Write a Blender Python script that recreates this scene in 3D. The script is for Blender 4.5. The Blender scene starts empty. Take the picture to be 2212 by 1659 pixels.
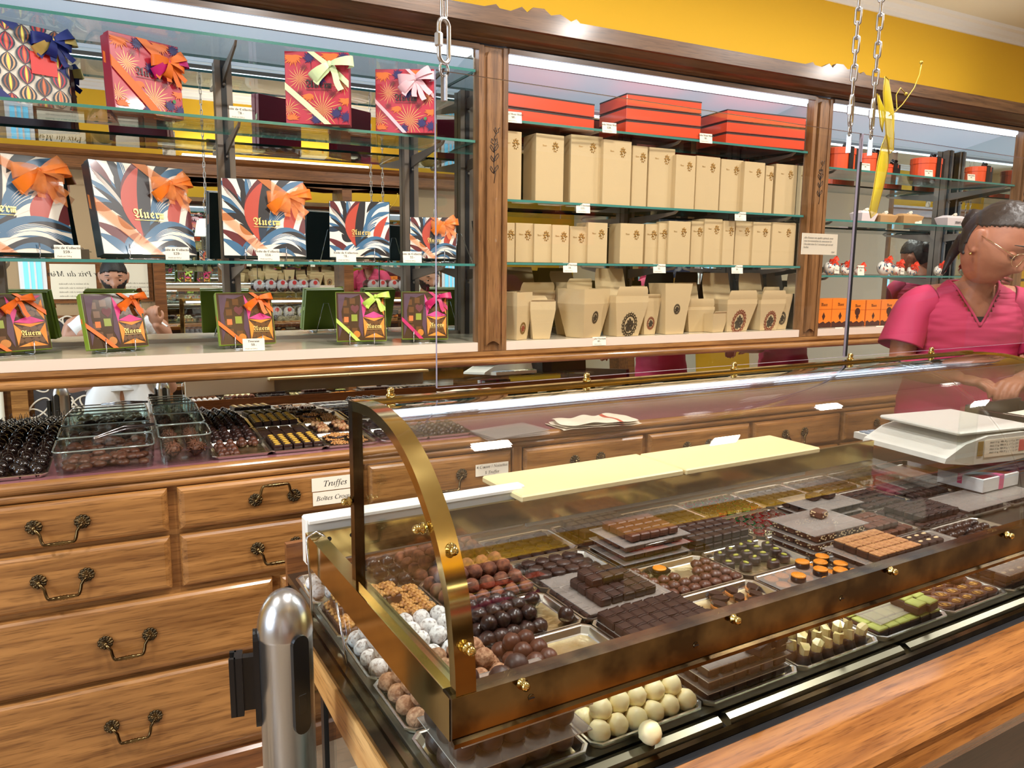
import bpy, math, random
from math import sin, cos, pi, radians, sqrt, atan2
from mathutils import Vector, Matrix, Euler, noise
random.seed(7)
S = bpy.context.scene
COL = S.collection
# ---------------------------------------------------------------- camera
FPX, CXP, CYP, EYE = 1640.0, 1106.0, 829.5, 1.444
PITCH, ROLL, YAW = radians(8.73), radians(0.55), radians(27.105)
_f = Vector((sin(YAW)*cos(PITCH), cos(YAW)*cos(PITCH), -sin(PITCH)))
_r0 = Vector((cos(YAW), -sin(YAW), 0)); _u0 = _r0.cross(_f)
_r = _r0*cos(ROLL) + _u0*sin(ROLL); _u = -_r0*sin(ROLL) + _u0*cos(ROLL)
cam = bpy.data.cameras.new('camera'); camo = bpy.data.objects.new('camera', cam); COL.objects.link(camo)
camo.matrix_world = Matrix(((_r.x, _u.x, -_f.x, 0), (_r.y, _u.y, -_f.y, 0), (_r.z, _u.z, -_f.z, EYE), (0, 0, 0, 1)))
cam.sensor_width = 36; cam.lens = FPX/2212*36; cam.clip_start = 0.02; cam.clip_end = 60
S.camera = camo
def ray(x, y): return _f + _r*((x-CXP)/FPX) - _u*((y-CYP)/FPX)
def at(x, y, Y): d = ray(x, y); t = Y/d.y; return Vector((d.x*t, Y, EYE + d.z*t))          # on a wall plane
def atz(x, y, z): d = ray(x, y); t = (z-EYE)/d.z; return Vector((d.x*t, d.y*t, z))        # on a shelf or table
# ---------------------------------------------------------------- light and exposure
S.view_settings.view_transform = 'Standard'; S.view_settings.look = 'None'
S.view_settings.gamma = 1; S.view_settings.use_curve_mapping = False
S.view_settings.exposure = -0.12
S.cycles.max_bounces = 14; S.cycles.transparent_max_bounces = 30; S.cycles.glossy_bounces = 8
S.cycles.transmission_bounces = 8; S.cycles.diffuse_bounces = 4
S.cycles.caustics_reflective = False; S.cycles.caustics_refractive = False
S.cycles.sample_clamp_indirect = 6
w = bpy.data.worlds.new('world'); S.world = w; w.use_nodes = True
w.node_tree.nodes['Background'].inputs[0].default_value = (0.62, 0.78, 1.0, 1)
w.node_tree.nodes['Background'].inputs[1].default_value = 2.0
def area(name, loc, rot, sx, sy, power, col):
    l = bpy.data.lights.new(name, 'AREA'); l.shape = 'RECTANGLE'; l.size = sx; l.size_y = sy
    l.energy = power; l.color = col
    o = bpy.data.objects.new(name, l); COL.objects.link(o); o.location = loc; o.rotation_euler = rot
    return o
LIGHTS = [(0.6, 0.7, 33), (2.3, 0.7, 33), (4.2, 0.8, 30), (-1.1, 0.9, 26), (1.2, 1.35, 24), (3.0, 1.35, 24)]
for lx, ly, p in LIGHTS:
    area('ceiling_lamp_light', (lx, ly, 2.735), (0, 0, 0), .15, .15, p*1.0, (1.0, .965, .92))
for lx, ly, cp_ in ((0.1, 2.5, 1.6), (1.9, 2.5, 1.6), (3.4, 2.5, 1.6), (1.2, -1.07, 6), (3.4, -1.07, 6)):
    area('cove_uplight', (lx, ly, 2.30), (pi, 0, 0), 1.5, .05, cp_, (1.0, .95, .84))
area('window_daylight', (-2.3, 0.3, 1.6), (0, radians(-80), 0), 1.5, 1.3, 60, (.72, .85, 1.0))
# ---------------------------------------------------------------- materials
def lin(c):
    return tuple(((v/255)/12.92 if v/255 <= .04045 else ((v/255+.055)/1.055)**2.4) for v in c) + (1.0,)
MATS = {}
def _bsdf(name):
    m = bpy.data.materials.new(name); m.use_nodes = True
    return m, m.node_tree, m.node_tree.nodes['Principled BSDF']
def mat(name, c, rough=.5, metal=0, spec=.5, bump=0, bscale=60, c2=None, nscale=30, coat=0, emit=0, alpha=1, sss=0, ramp=(.4, .6)):
    if name in MATS: return MATS[name]
    m, nt, b = _bsdf(name); N = nt.nodes; L = nt.links
    b.inputs['Base Color'].default_value = lin(c); b.inputs['Roughness'].default_value = rough
    b.inputs['Metallic'].default_value = metal; b.inputs['Specular IOR Level'].default_value = spec
    b.inputs['Coat Weight'].default_value = coat; b.inputs['Coat Roughness'].default_value = .08
    if emit: b.inputs['Emission Color'].default_value = lin(c); b.inputs['Emission Strength'].default_value = emit
    if alpha < 1: b.inputs['Alpha'].default_value = alpha
    if sss: b.inputs['Subsurface Weight'].default_value = sss; b.inputs['Subsurface Radius'].default_value = (.01, .004, .002)
    if bump or c2:
        tc = N.new('ShaderNodeTexCoord')
    if c2:
        n = N.new('ShaderNodeTexNoise'); n.inputs['Scale'].default_value = nscale; n.inputs['Detail'].default_value = 4
        L.new(tc.outputs['Object'], n.inputs['Vector'])
        r = N.new('ShaderNodeValToRGB'); r.color_ramp.elements[0].position = ramp[0]; r.color_ramp.elements[1].position = ramp[1]
        r.color_ramp.elements[0].color = lin(c); r.color_ramp.elements[1].color = lin(c2)
        L.new(n.outputs['Fac'], r.inputs[0]); L.new(r.outputs[0], b.inputs['Base Color'])
    if bump:
        n2 = N.new('ShaderNodeTexNoise'); n2.inputs['Scale'].default_value = bscale; n2.inputs['Detail'].default_value = 3
        L.new(tc.outputs['Object'], n2.inputs['Vector'])
        bp = N.new('ShaderNodeBump'); bp.inputs['Strength'].default_value = bump; bp.inputs['Distance'].default_value = .002
        L.new(n2.outputs['Fac'], bp.inputs['Height']); L.new(bp.outputs[0], b.inputs['Normal'])
    MATS[name] = m; return m
def wood(name, c1, c2, axis=0, rough=.38, coat=.25, s=1.0):
    m, nt, b = _bsdf(name); N = nt.nodes; L = nt.links
    tc = N.new('ShaderNodeTexCoord'); mp = N.new('ShaderNodeMapping')
    sc = [14*s, 14*s, 14*s]; sc[axis] = .9*s; mp.inputs['Scale'].default_value = sc
    L.new(tc.outputs['Object'], mp.inputs[0])
    n = N.new('ShaderNodeTexNoise'); n.inputs['Scale'].default_value = 3; n.inputs['Detail'].default_value = 6; n.inputs['Distortion'].default_value = .6
    L.new(mp.outputs[0], n.inputs['Vector'])
    r = N.new('ShaderNodeValToRGB'); e = r.color_ramp.elements
    e[0].position = .32; e[0].color = lin(c1); e[1].position = .66; e[1].color = lin(c2)
    L.new(n.outputs['Fac'], r.inputs[0])
    mp2 = N.new('ShaderNodeMapping'); sc2 = [110*s, 110*s, 110*s]; sc2[axis] = 7*s; mp2.inputs['Scale'].default_value = sc2
    L.new(tc.outputs['Object'], mp2.inputs[0])
    n2 = N.new('ShaderNodeTexNoise'); n2.inputs['Scale'].default_value = 2.2; n2.inputs['Detail'].default_value = 2
    L.new(mp2.outputs[0], n2.inputs['Vector'])
    r2 = N.new('ShaderNodeValToRGB'); r2.color_ramp.elements[0].position = .33; r2.color_ramp.elements[0].color = (.55, .5, .45, 1)
    r2.color_ramp.elements[1].position = .46; r2.color_ramp.elements[1].color = (1, 1, 1, 1)
    L.new(n2.outputs['Fac'], r2.inputs[0])
    mx = N.new('ShaderNodeMix'); mx.data_type = 'RGBA'; mx.blend_type = 'MULTIPLY'; mx.inputs[0].default_value = .8
    L.new(r.outputs[0], mx.inputs[6]); L.new(r2.outputs[0], mx.inputs[7]); L.new(mx.outputs[2], b.inputs['Base Color'])
    bp = N.new('ShaderNodeBump'); bp.inputs['Strength'].default_value = .12; bp.inputs['Distance'].default_value = .001
    L.new(n2.outputs['Fac'], bp.inputs['Height']); L.new(bp.outputs[0], b.inputs['Normal'])
    b.inputs['Roughness'].default_value = rough; b.inputs['Coat Weight'].default_value = coat; b.inputs['Coat Roughness'].default_value = .15
    MATS[name] = m; return m
def glass(name, tint=(.93, .98, .96), ior=1.5, rough=0.0, gain=1.0):
    m = bpy.data.materials.new(name); m.use_nodes = True; nt = m.node_tree; N = nt.nodes; L = nt.links
    N.remove(N['Principled BSDF']); out = N['Material Output']
    t = N.new('ShaderNodeBsdfTransparent'); t.inputs[0].default_value = (*tint, 1)
    g = N.new('ShaderNodeBsdfGlossy'); g.inputs['Roughness'].default_value = rough
    # thin pane: the same Schlick reflectance from either side
    f0 = ((ior-1)/(ior+1))**2
    ge = N.new('ShaderNodeNewGeometry'); dt = N.new('ShaderNodeVectorMath'); dt.operation = 'DOT_PRODUCT'
    L.new(ge.outputs['Normal'], dt.inputs[0]); L.new(ge.outputs['Incoming'], dt.inputs[1])
    def mth(op, a_, b_=None):
        n_ = N.new('ShaderNodeMath'); n_.operation = op
        for i_, v_ in enumerate((a_, b_)):
            if v_ is None: continue
            if isinstance(v_, (int, float)): n_.inputs[i_].default_value = v_
            else: L.new(v_, n_.inputs[i_])
        return n_.outputs[0]
    c1 = mth('SUBTRACT', 1.0, mth('ABSOLUTE', dt.outputs['Value']))
    fr_ = mth('MULTIPLY', mth('ADD', mth('MULTIPLY', mth('POWER', c1, 5.0), 1-f0), f0), gain)
    mx = N.new('ShaderNodeMixShader'); L.new(fr_, mx.inputs[0])
    L.new(t.outputs[0], mx.inputs[1]); L.new(g.outputs[0], mx.inputs[2]); L.new(mx.outputs[0], out.inputs[0])
    MATS[name] = m; return m
def film(name, c, a, rough=.4):
    m = bpy.data.materials.new(name); m.use_nodes = True; nt = m.node_tree; N = nt.nodes; L = nt.links
    b = N['Principled BSDF']; b.inputs['Base Color'].default_value = lin(c); b.inputs['Roughness'].default_value = rough
    t = N.new('ShaderNodeBsdfTransparent'); mx = N.new('ShaderNodeMixShader'); mx.inputs[0].default_value = a
    L.new(t.outputs[0], mx.inputs[1]); L.new(b.outputs[0], mx.inputs[2]); L.new(mx.outputs[0], N['Material Output'].inputs[0])
    MATS[name] = m; return m
WOODC = wood('honey_wood_x', (124, 80, 38), (176, 124, 68), 0)
WOODCZ = wood('honey_wood_z', (124, 80, 38), (176, 124, 68), 2)
WOODL = wood('ledge_wood', (126, 74, 30), (172, 112, 54), 0, rough=.22, coat=.6, s=1.6)
WOODO = wood('pale_oak_side', (196, 140, 76), (226, 178, 112), 1, rough=.4)
WOODK = wood('cabinet_wood_x', (78, 52, 30), (116, 82, 52), 0, rough=.35)
WOODKZ = wood('cabinet_wood_z', (104, 68, 36), (150, 106, 64), 2, rough=.35)
WOODD = wood('dark_brown_wood', (44, 26, 16), (72, 44, 28), 0, rough=.4)
WOODR = wood('mirror_side_wood', (104, 62, 32), (142, 90, 48), 0, rough=.4)
YEL = mat('yellow_wall_paint', (232, 184, 42), .7, bump=.1, bscale=90)
CREAM = mat('cream_paint', (226, 220, 204), .7)
WHITE = mat('white_paint', (240, 240, 242), .5)
PINKTOP = mat('old_rose_laminate', (150, 96, 102), .25, coat=.4)
LAM = mat('pale_ribbed_laminate', (232, 210, 190), .4)
BRASS = mat('polished_brass', (212, 188, 118), .12, 1, c2=(176, 146, 84), nscale=9, ramp=(.3, .8))
BRASSD = mat('worn_brass', (132, 112, 76), .17, 1, c2=(80, 64, 42), nscale=14)
BRONZE = mat('dark_antique_bronze', (74, 64, 48), .32, 1, c2=(150, 122, 78), nscale=60, ramp=(.5, .75))
STEEL = mat('brushed_steel', (190, 190, 192), .28, 1, bump=.05, bscale=200)
CHROME = mat('bright_wire_steel', (200, 200, 205), .18, 1)
GREYM = mat('grey_metal_track', (136, 124, 112), .4, .5)
BLACKP = mat('black_plastic', (14, 14, 16), .35)
MIRROR = mat('mirror_silver', (226, 232, 230), .0, 1)
GLASS = glass('clear_glass', (.965, .99, .98)); GLASSD = glass('dome_glass', (.975, .98, .975), 1.55, gain=2.0); GLASSG = glass('guard_glass', (.985, .99, .99), 1.45, gain=.75)
GEDGE = mat('green_glass_edge', (62, 128, 118), .15, coat=.5)
DOOR = mat('dark_seal', (24, 26, 30), .4)
BOARD = mat('cream_board', (236, 216, 162), .35)
BOARDW = mat('white_board', (240, 236, 226), .4)
PAPER = mat('cream_paper', (244, 234, 212), .7); INK = mat('black_ink', (28, 24, 24), .6)
GOLDINK = mat('gold_ink', (232, 200, 120), .35, .5)
TUBE = mat('fluorescent_diffuser', (222, 238, 255), .4, emit=3.2)
SOFF = mat('soffit_panel_added_glow', (206, 226, 244), .4, emit=.58)  # plain soffit board, no lamp: faint bluish glow added to brighten it
# ---------------------------------------------------------------- mesh builder
class MB:
    def __init__(s): s.v = []; s.f = []; s.m = []; s.s = []
    def add(s, vs, fs, mi=0, sm=False, T=None):
        o = len(s.v)
        s.v += [tuple(T @ Vector(p)) for p in vs] if T is not None else [tuple(p) for p in vs]
        for f in fs: s.f.append([o+i for i in f]); s.m.append(mi); s.s.append(sm)
        return s
    def box(s, x0, y0, z0, x1, y1, z1, mi=0, T=None):
        return s.add([(x0,y0,z0),(x1,y0,z0),(x1,y1,z0),(x0,y1,z0),(x0,y0,z1),(x1,y0,z1),(x1,y1,z1),(x0,y1,z1)],
                     [(0,3,2,1),(4,5,6,7),(0,1,5,4),(1,2,6,5),(2,3,7,6),(3,0,4,7)], mi, False, T)
    def rbox(s, x0, y0, z0, x1, y1, z1, c=.003, mi=0, T=None, sm=False):
        X = (x0, x1); Y = (y0, y1); Z = (z0, z1); vs = []; idx = {}
        for i in (0, 1):
            for j in (0, 1):
                for k in (0, 1):
                    sx, sy, sz = (c if i == 0 else -c), (c if j == 0 else -c), (c if k == 0 else -c)
                    for a, p in (('x', (X[i], Y[j]+sy, Z[k]+sz)), ('y', (X[i]+sx, Y[j], Z[k]+sz)), ('z', (X[i]+sx, Y[j]+sy, Z[k]))):
                        idx[(i, j, k, a)] = len(vs); vs.append(p)
        g = lambda i, j, k, a: idx[(i, j, k, a)]
        fs = []
        for i in (0, 1): fs.append([g(i,0,0,'x'), g(i,1,0,'x'), g(i,1,1,'x'), g(i,0,1,'x')][::(1 if i else -1)])
        for j in (0, 1): fs.append([g(0,j,0,'y'), g(0,j,1,'y'), g(1,j,1,'y'), g(1,j,0,'y')][::(1 if j else -1)])
        for k in (0, 1): fs.append([g(0,0,k,'z'), g(1,0,k,'z'), g(1,1,k,'z'), g(0,1,k,'z')][::(1 if k else -1)])
        for i in (0, 1):
            for j in (0, 1): fs.append([g(i,j,0,'x'), g(i,j,1,'x'), g(i,j,1,'y'), g(i,j,0,'y')][::(1 if i == j else -1)])
            for k in (0, 1): fs.append([g(i,0,k,'x'), g(i,1,k,'x'), g(i,1,k,'z'), g(i,0,k,'z')][::(-1 if i == k else 1)])
        for j in (0, 1):
            for k in (0, 1): fs.append([g(0,j,k,'y'), g(1,j,k,'y'), g(1,j,k,'z'), g(0,j,k,'z')][::(1 if j == k else -1)])
        for i in (0, 1):
            for j in (0, 1):
                for k in (0, 1):
                    fs.append([g(i,j,k,'x'), g(i,j,k,'y'), g(i,j,k,'z')][::(1 if (i+j+k) % 2 else -1)])
        return s.add(vs, fs, mi, sm, T)
    def lathe(s, prof, n=24, mi=0, sm=True, T=None, sq=None):
        vs = []; fs = []
        for r, z in prof:
            for k in range(n):
                a = 2*pi*k/n; q = 1
                vs.append((r*cos(a)*q, r*sin(a)*q*(sq or 1), z))
        for i in range(len(prof)-1):
            for k in range(n):
                k2 = (k+1) % n; fs.append((i*n+k, i*n+k2, (i+1)*n+k2, (i+1)*n+k))
        if prof[0][0] > 1e-6: fs.append(tuple(range(n))[::-1])
        if prof[-1][0] > 1e-6: fs.append(tuple((len(prof)-1)*n+k for k in range(n)))
        return s.add(vs, fs, mi, sm, T)
    def tube(s, pts, r, n=8, mi=0, closed=False, sm=True, T=None):
        P = [Vector(p) for p in pts]; m = len(P); R = r if isinstance(r, (list, tuple)) else [r]*m
        vs = []; up = None
        for i, p in enumerate(P):
            d = (P[(i+1) % m]-P[i-1]) if closed else (P[min(i+1, m-1)]-P[max(i-1, 0)])
            d.normalize()
            if up is None: up = d.orthogonal().normalized()
            up = (up - d*up.dot(d)); up = up.normalized() if up.length > 1e-6 else d.orthogonal().normalized()
            b = d.cross(up)
            for k in range(n):
                a = 2*pi*k/n; vs.append(p + (up*cos(a)+b*sin(a))*R[i])
        fs = []
        for i in range(m if closed else m-1):
            j = (i+1) % m
            for k in range(n): k2 = (k+1) % n; fs.append((i*n+k, i*n+k2, j*n+k2, j*n+k))
        if not closed: fs.append(tuple(range(n))[::-1]); fs.append(tuple((m-1)*n+k for k in range(n)))
        return s.add(vs, fs, mi, sm, T)
    def prism(s, poly, z0, z1, mi=0, T=None, mtop=None):     # polygon in XY extruded in Z
        n = len(poly); vs = [(x, y, z0) for x, y in poly]+[(x, y, z1) for x, y in poly]
        s.add(vs, [tuple(range(n))[::-1]]+[(i, (i+1) % n, n+(i+1) % n, n+i) for i in range(n)], mi, False, T)
        return s.add(vs[n:], [tuple(range(n))], mi if mtop is None else mtop, False, T)
    def ext(s, prof, x0, x1, mi=0, T=None, sm=False):        # profile (y,z) extruded along X
        n = len(prof); vs = [(x0, y, z) for y, z in prof]+[(x1, y, z) for y, z in prof]
        return s.add(vs, [tuple(range(n)), tuple(n+i for i in range(n))[::-1]]+[(i, n+i, n+(i+1) % n, (i+1) % n) for i in range(n)], mi, sm, T)
    def ball(s, r, n=14, m=9, mi=0, T=None, amp=0, fr=3, seed=0, sq=(1, 1, 1), ridge=0):
        vs = [(0, 0, -1)]; fs = []
        for i in range(1, m):
            t = -pi/2+pi*i/m
            for k in range(n): a = 2*pi*k/n; vs.append((cos(t)*cos(a), cos(t)*sin(a), sin(t)))
        vs.append((0, 0, 1))
        for k in range(n): fs.append((0, 1+(k+1) % n, 1+k))
        for i in range(m-2):
            for k in range(n): a = 1+i*n; fs.append((a+k, a+(k+1) % n, a+n+(k+1) % n, a+n+k))
        a = 1+(m-2)*n
        for k in range(n): fs.append((a+k, a+(k+1) % n, len(vs)-1))
        o = []
        for p in vs:
            q = 1.0
            if amp: q += amp*noise.noise(Vector(p)*fr+Vector((seed*3.1, seed*1.7, 5)))
            if ridge: q += ridge*abs(sin(9*(p[0]*cos(seed)+p[1]*sin(seed))+3*noise.noise(Vector(p)*2+Vector((seed, 0, 0)))))
            o.append((p[0]*r*q*sq[0], p[1]*r*q*sq[1], p[2]*r*q*sq[2]))
        return s.add(o, fs, mi, True, T)
    def strip(s, pts, wd, mi=0, T=None, sm=True):            # ribbon: centre points and a width vector each
        vs = []
        for p, wv in zip(pts, wd): p = Vector(p); wv = Vector(wv); vs += [p-wv, p+wv]
        return s.add(vs, [(2*i, 2*i+1, 2*i+3, 2*i+2) for i in range(len(pts)-1)], mi, sm, T)
    def mesh(s, name, mats):
        me = bpy.data.meshes.new(name); me.from_pydata(s.v, [], s.f)
        for m in (mats if isinstance(mats, (list, tuple)) else [mats]): me.materials.append(m)
        me.polygons.foreach_set('material_index', s.m); me.polygons.foreach_set('use_smooth', s.s)
        me.update(); return me
    def build(s, name, mats, parent=None, loc=(0, 0, 0), rz=0):
        return put(name, s.mesh(name, mats), parent, loc, rz)
def put(name, me, parent=None, loc=(0, 0, 0), rz=0):
    o = bpy.data.objects.new(name, me); COL.objects.link(o); o.location = loc; o.rotation_euler = (0, 0, rz)
    if parent: o.parent = parent
    return o
def tag(o, label=None, cat=None, group=None, kind=None):
    if label: o['label'] = label
    if cat: o['category'] = cat
    if group: o['group'] = group
    if kind: o['kind'] = kind
    return o
def thing(name, label, cat, loc=(0, 0, 0), rz=0, group=None):
    o = bpy.data.objects.new(name, None); COL.objects.link(o); o.location = loc; o.rotation_euler = (0, 0, rz)
    return tag(o, label, cat, group)
def copy_tree(o, parent=None):
    c = o.copy(); COL.objects.link(c)
    if parent: c.parent = parent
    for ch in list(o.children): copy_tree(ch, c)
    return c
def struct(o): o['kind'] = 'structure'; return o
TR = Matrix.Translation
def RX(a): return Matrix.Rotation(a, 4, 'X')
def RY(a): return Matrix.Rotation(a, 4, 'Y')
def RZ(a): return Matrix.Rotation(a, 4, 'Z')
def SC(x, y=None, z=None): return Matrix.Diagonal((x, x if y is None else y, x if z is None else z, 1))
FRONT = RX(pi/2)                      # XY drawing -> upright, facing -Y
# ---------------------------------------------------------------- lettering
def sty(t, k):
    o = ''
    for c in t:
        n = ord(c)
        if k == 'frak' and c.isascii() and c.isalpha(): o += chr((0x1D56C+n-65) if c.isupper() else (0x1D586+n-97))
        elif k == 'serif' and c.isascii() and c.isalpha(): o += chr((0x1D400+n-65) if c.isupper() else (0x1D41A+n-97))
        elif k == 'serif' and c.isdigit(): o += chr(0x1D7CE+n-48)
        elif k == 'ital' and c == 'h': o += '\u210e'
        elif k == 'ital' and c.isascii() and c.isalpha(): o += chr((0x1D434+n-65) if c.isupper() else (0x1D44E+n-97))
        else: o += c
    return o
_TX = {}
def words(mb, t, k, size, T, mi=1, align='CENTER'):
    key = (t, k, align)
    if key not in _TX:
        c = bpy.data.curves.new('lettering', 'FONT'); c.body = sty(t, k); c.size = 1; c.resolution_u = 1; c.align_x = align
        o = bpy.data.objects.new('lettering', c); COL.objects.link(o); bpy.context.view_layer.update()
        me = o.evaluated_get(bpy.context.evaluated_depsgraph_get()).to_mesh()
        _TX[key] = ([tuple(v.co) for v in me.vertices], [tuple(p.vertices) for p in me.polygons])
        COL.objects.unlink(o); bpy.data.objects.remove(o); bpy.data.curves.remove(c)
    vs, fs = _TX[key]
    mb.add(vs, fs, mi, False, T @ SC(size))
def crestmark(mb, T, mi):             # little tower beside the shop lettering
    for k in range(3): mb.prism([(k*.13, 0), (k*.13+.1, 0), (k*.13+.1, .3), (k*.13, .3)], 0, .001, mi, T)
    mb.prism([(-.04, .34), (.42, .34), (.36, .46), (.02, .46)], 0, .001, mi, T)
def auer(mb, size, T, mi=1):
    words(mb, 'Auer', 'frak', size, T, mi)
    crestmark(mb, T @ TR((size*1.05, 0, 0)) @ SC(size), mi)
    mb.prism([(-1.0, -.2), (1.45, -.2), (1.45, -.17), (-1.0, -.15)], 0, .0005, mi, T @ SC(size))
# ================================================================= room shell
MY, FY, CY0 = 2.706, 2.348, 2.128          # mirror plane, cabinet front, counter front
XL, XR, YF = -2.5, 6.4, -1.15
TLT, LMY = radians(3.1), 2.692
def imgt(px, py, Y):                          # a place seen in the tilted lower mirror strip
    d = ray(px, py); n = Vector((0, -cos(TLT), sin(TLT))); p0 = Vector((0, LMY, .9125)); C_ = Vector((0, 0, EYE))
    P = C_+d*((p0-C_).dot(n)/d.dot(n)); r = d-n*(2*d.dot(n)); return P+r*((Y-P.y)/r.y)
def img(px, py, Y): p = at(px, py, 2*MY-Y); return Vector((p.x, Y, p.z))     # a place seen in the cabinet mirror
mtile = mat('beige_marble_floor', (196, 176, 150), .25, c2=(160, 138, 112), nscale=5)
struct(MB().box(XL, YF, -.06, XR, 2.9, 0).build('floor', mtile))
struct(MB().box(XL, YF, 2.755, XR, 2.9, 2.85).build('ceiling', CREAM))
struct(MB().box(XL, 2.725, 0, XR, 2.9, 2.755).build('wall_back', YEL))
struct(MB().box(XL, YF-.12, 0, XR, YF, 2.755).build('wall_front', YEL))
# left wall with a tall shop window opening
lw = MB(); lw.box(XL-.12, YF, 0, XL, 2.9, .7).box(XL-.12, YF, 2.4, XL, 2.9, 2.755).box(XL-.12, YF, .7, XL, -.5, 2.4).box(XL-.12, 1.1, .7, XL, 2.9, 2.4)
struct(lw.build('wall_left', CREAM))
struct(MB().box(XR, YF, 0, XR+.12, 2.9, 2.755).build('wall_right', CREAM))
wn = MB().box(XL-.08, -.5, .7, XL-.03, 1.1, .76).box(XL-.08, -.5, 2.34, XL-.03, 1.1, 2.4).box(XL-.08, -.5, .7, XL-.03, -.44, 2.4).box(XL-.08, 1.04, .7, XL-.03, 1.1, 2.4).box(XL-.08, .28, .7, XL-.03, .32, 2.4)
struct(wn.build('window_1', WHITE))
cp = [(0, 0), (0, -.055), (.012, -.055), (.018, -.04), (.035, -.032), (.05, -.016), (.075, -.012), (.085, 0)]
def cornice(y, sgn, n):
    m = MB().ext([(y+sgn*a, 2.755+b*1.0) for a, b in cp][::(1 if sgn > 0 else -1)], XL, XR)
    struct(m.build(n, WHITE))
cornice(2.725, -1, 'trim_1'); cornice(YF, 1, 'trim_2')
dl = mat('downlight_glow', (255, 244, 224), .4, emit=12)
for i, (lx, ly, p) in enumerate(LIGHTS):
    t = thing('ceiling_downlight', 'flush round downlight in the cream ceiling, mirrored in the cabinet and glass', 'light', (lx, ly, 2.755), 0, 'ceiling downlights')
    MB().lathe([(.075, -.001), (.078, -.012), (.095, -.012), (.1, -.001)], 28).build('frame', WHITE, t)
    MB().lathe([(0, -.006), (.075, -.006), (.075, -.001), (0, -.001)], 24).build('diffuser', dl, t)
# ================================================================= drawer cabinet and its worktop
CZ = .884
cab = thing('drawer_cabinet', 'long honey-coloured wooden cabinet of drawers with bronze pulls, under the pink worktop', 'drawer cabinet', (0, 0, 0))
X0, X1 = -.92, 4.6
MB().box(X0, CY0+.016, .07, X1, 2.70, CZ-.002).build('carcass', WOODC, cab)
mb = MB(); mb.ext([(CY0-.005, 0), (CY0-.005, .062), (CY0+.004, .07), (CY0+.02, .075), (2.68, .075), (2.68, 0)], X0, X1)
mb.build('plinth', WOODR, cab)
MB().rbox(1.093, CY0-.002, .07, 1.129, CY0+.02, CZ-.01, .004).build('post', WOODCZ, cab)
hc = {}
def pull(parent, x, z, flip=False):
    k = flip
    if k not in hc:
        m = MB(); s = -1 if not flip else 1
        for sx in (-1, 1):
            T = TR((sx*.052, 0, 0)) @ RX(pi/2)
            m.lathe([(.0, .000), (.0165, .000), (.0175, .002), (.012, .006), (.006, .0065), (.0, .008)], 20, 0, True, T)
            for q in range(11):
                a = 2*pi*q/11; m.ball(.0048, 8, 6, 0, T @ TR((.0145*cos(a), .0145*sin(a), .003)), sq=(1, 1, .8))
                m.ball(.0036, 6, 5, 0, T @ RZ(a) @ TR((.009, 0, .005)), sq=(1.7, .6, .8))
            m.ball(.0048, 10, 7, 1, T @ TR((0, 0, .012))); m.tube([(sx*.052, 0, 0), (sx*.052, -.014, 0)], .0035, 8, 0)
        pts = []; rr = []
        for i in range(33):
            u = -1+2*i/32.; x_ = .040*math.copysign(min(1, abs(u)*1.35), u) if abs(u) > .0 else 0
            a = max(0, (abs(u)-.55)/.45)
            x_ = math.copysign(.030*min(abs(u)/.55, 1)+.012*a**.6, u); z_ = s*(.040*(1-a**1.6)+.002)
            if abs(u) > .9: x_ = math.copysign(.042+.009*(abs(u)-.9)/.1, u)
            y_ = -.012-.012*(1-a); pts.append((x_, y_, z_)); rr.append(.0038+(.0012 if abs(abs(u)-.12) < .04 or abs(u) < .04 else 0)+.001*(abs(u) < .4))
        m.tube(pts, rr, 8, 1)
        hc[k] = m.mesh('handle', [BRONZE, BRASSD])
    put('handle', hc[k], parent, (x, CY0-.012, z))
def drawer(x0, x1, z0, z1, hx=None, hz=None, flip=False):
    m = MB(); c = .012
    # raised front with a rounded, softly moulded rim
    rings = []
    for ins, y in ((0, CY0+.016), (0, CY0+.002), (.003, CY0-.004), (.009, CY0-.009), (.016, CY0-.011)):
        rings.append([(x0+ins, y, z0+ins), (x1-ins, y, z0+ins), (x1-ins, y, z1-ins), (x0+ins, y, z1-ins)])
    vs = [p for r in rings for p in r]; fs = []
    for i in range(len(rings)-1):
        for k in range(4): k2 = (k+1) % 4; fs.append((i*4+k, i*4+k2, i*4+4+k2, i*4+4+k))
    fs.append(tuple(range(len(vs)-4, len(vs)))); fs.append((3, 2, 1, 0))
    m.add(vs, fs, 0)
    d = m.build('drawer', WOODC, cab)
    if hx is not None: pull(d, hx, hz, flip)
    return d
R1, R2, R3, R4 = (.745, .862), (.586, .731), (.366, .568), (.095, .352)
D = {}
cols = [(-.424, .074, -.175), (.098, .592, .345), (.616, 1.088, .857), (1.134, 1.612, 1.374), (1.636, 2.112, 1.854), (2.136, 2.612, 2.347), (2.64, 3.116, 2.88), (3.14, 3.616, 3.38), (3.64, 4.116, 3.88)]
for i, (a, b, h) in enumerate(cols):
    D[1, i] = drawer(a, b, *R1, h, .805, i == 1)
    D[2, i] = drawer(a, b, *R2, h, .665)
for i, (a, b, h) in enumerate([(-.413, .331, -.041), (.354, 1.088, .72), (1.134, 1.87, 1.5), (1.9, 2.64, 2.27), (2.67, 3.4, 3.03), (3.43, 4.16, 3.8)]):
    D[3, i] = drawer(a, b, *R3, h, .474); D[4, i] = drawer(a, b, *R4, h, .238)
drawer(-.90, -.437, *R3, -.67, .474); drawer(-.90, -.437, *R4, -.67, .238); drawer(-.90, -.448, *R1, -.67, .805); drawer(-.90, -.448, *R2, -.67, .665)
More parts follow.
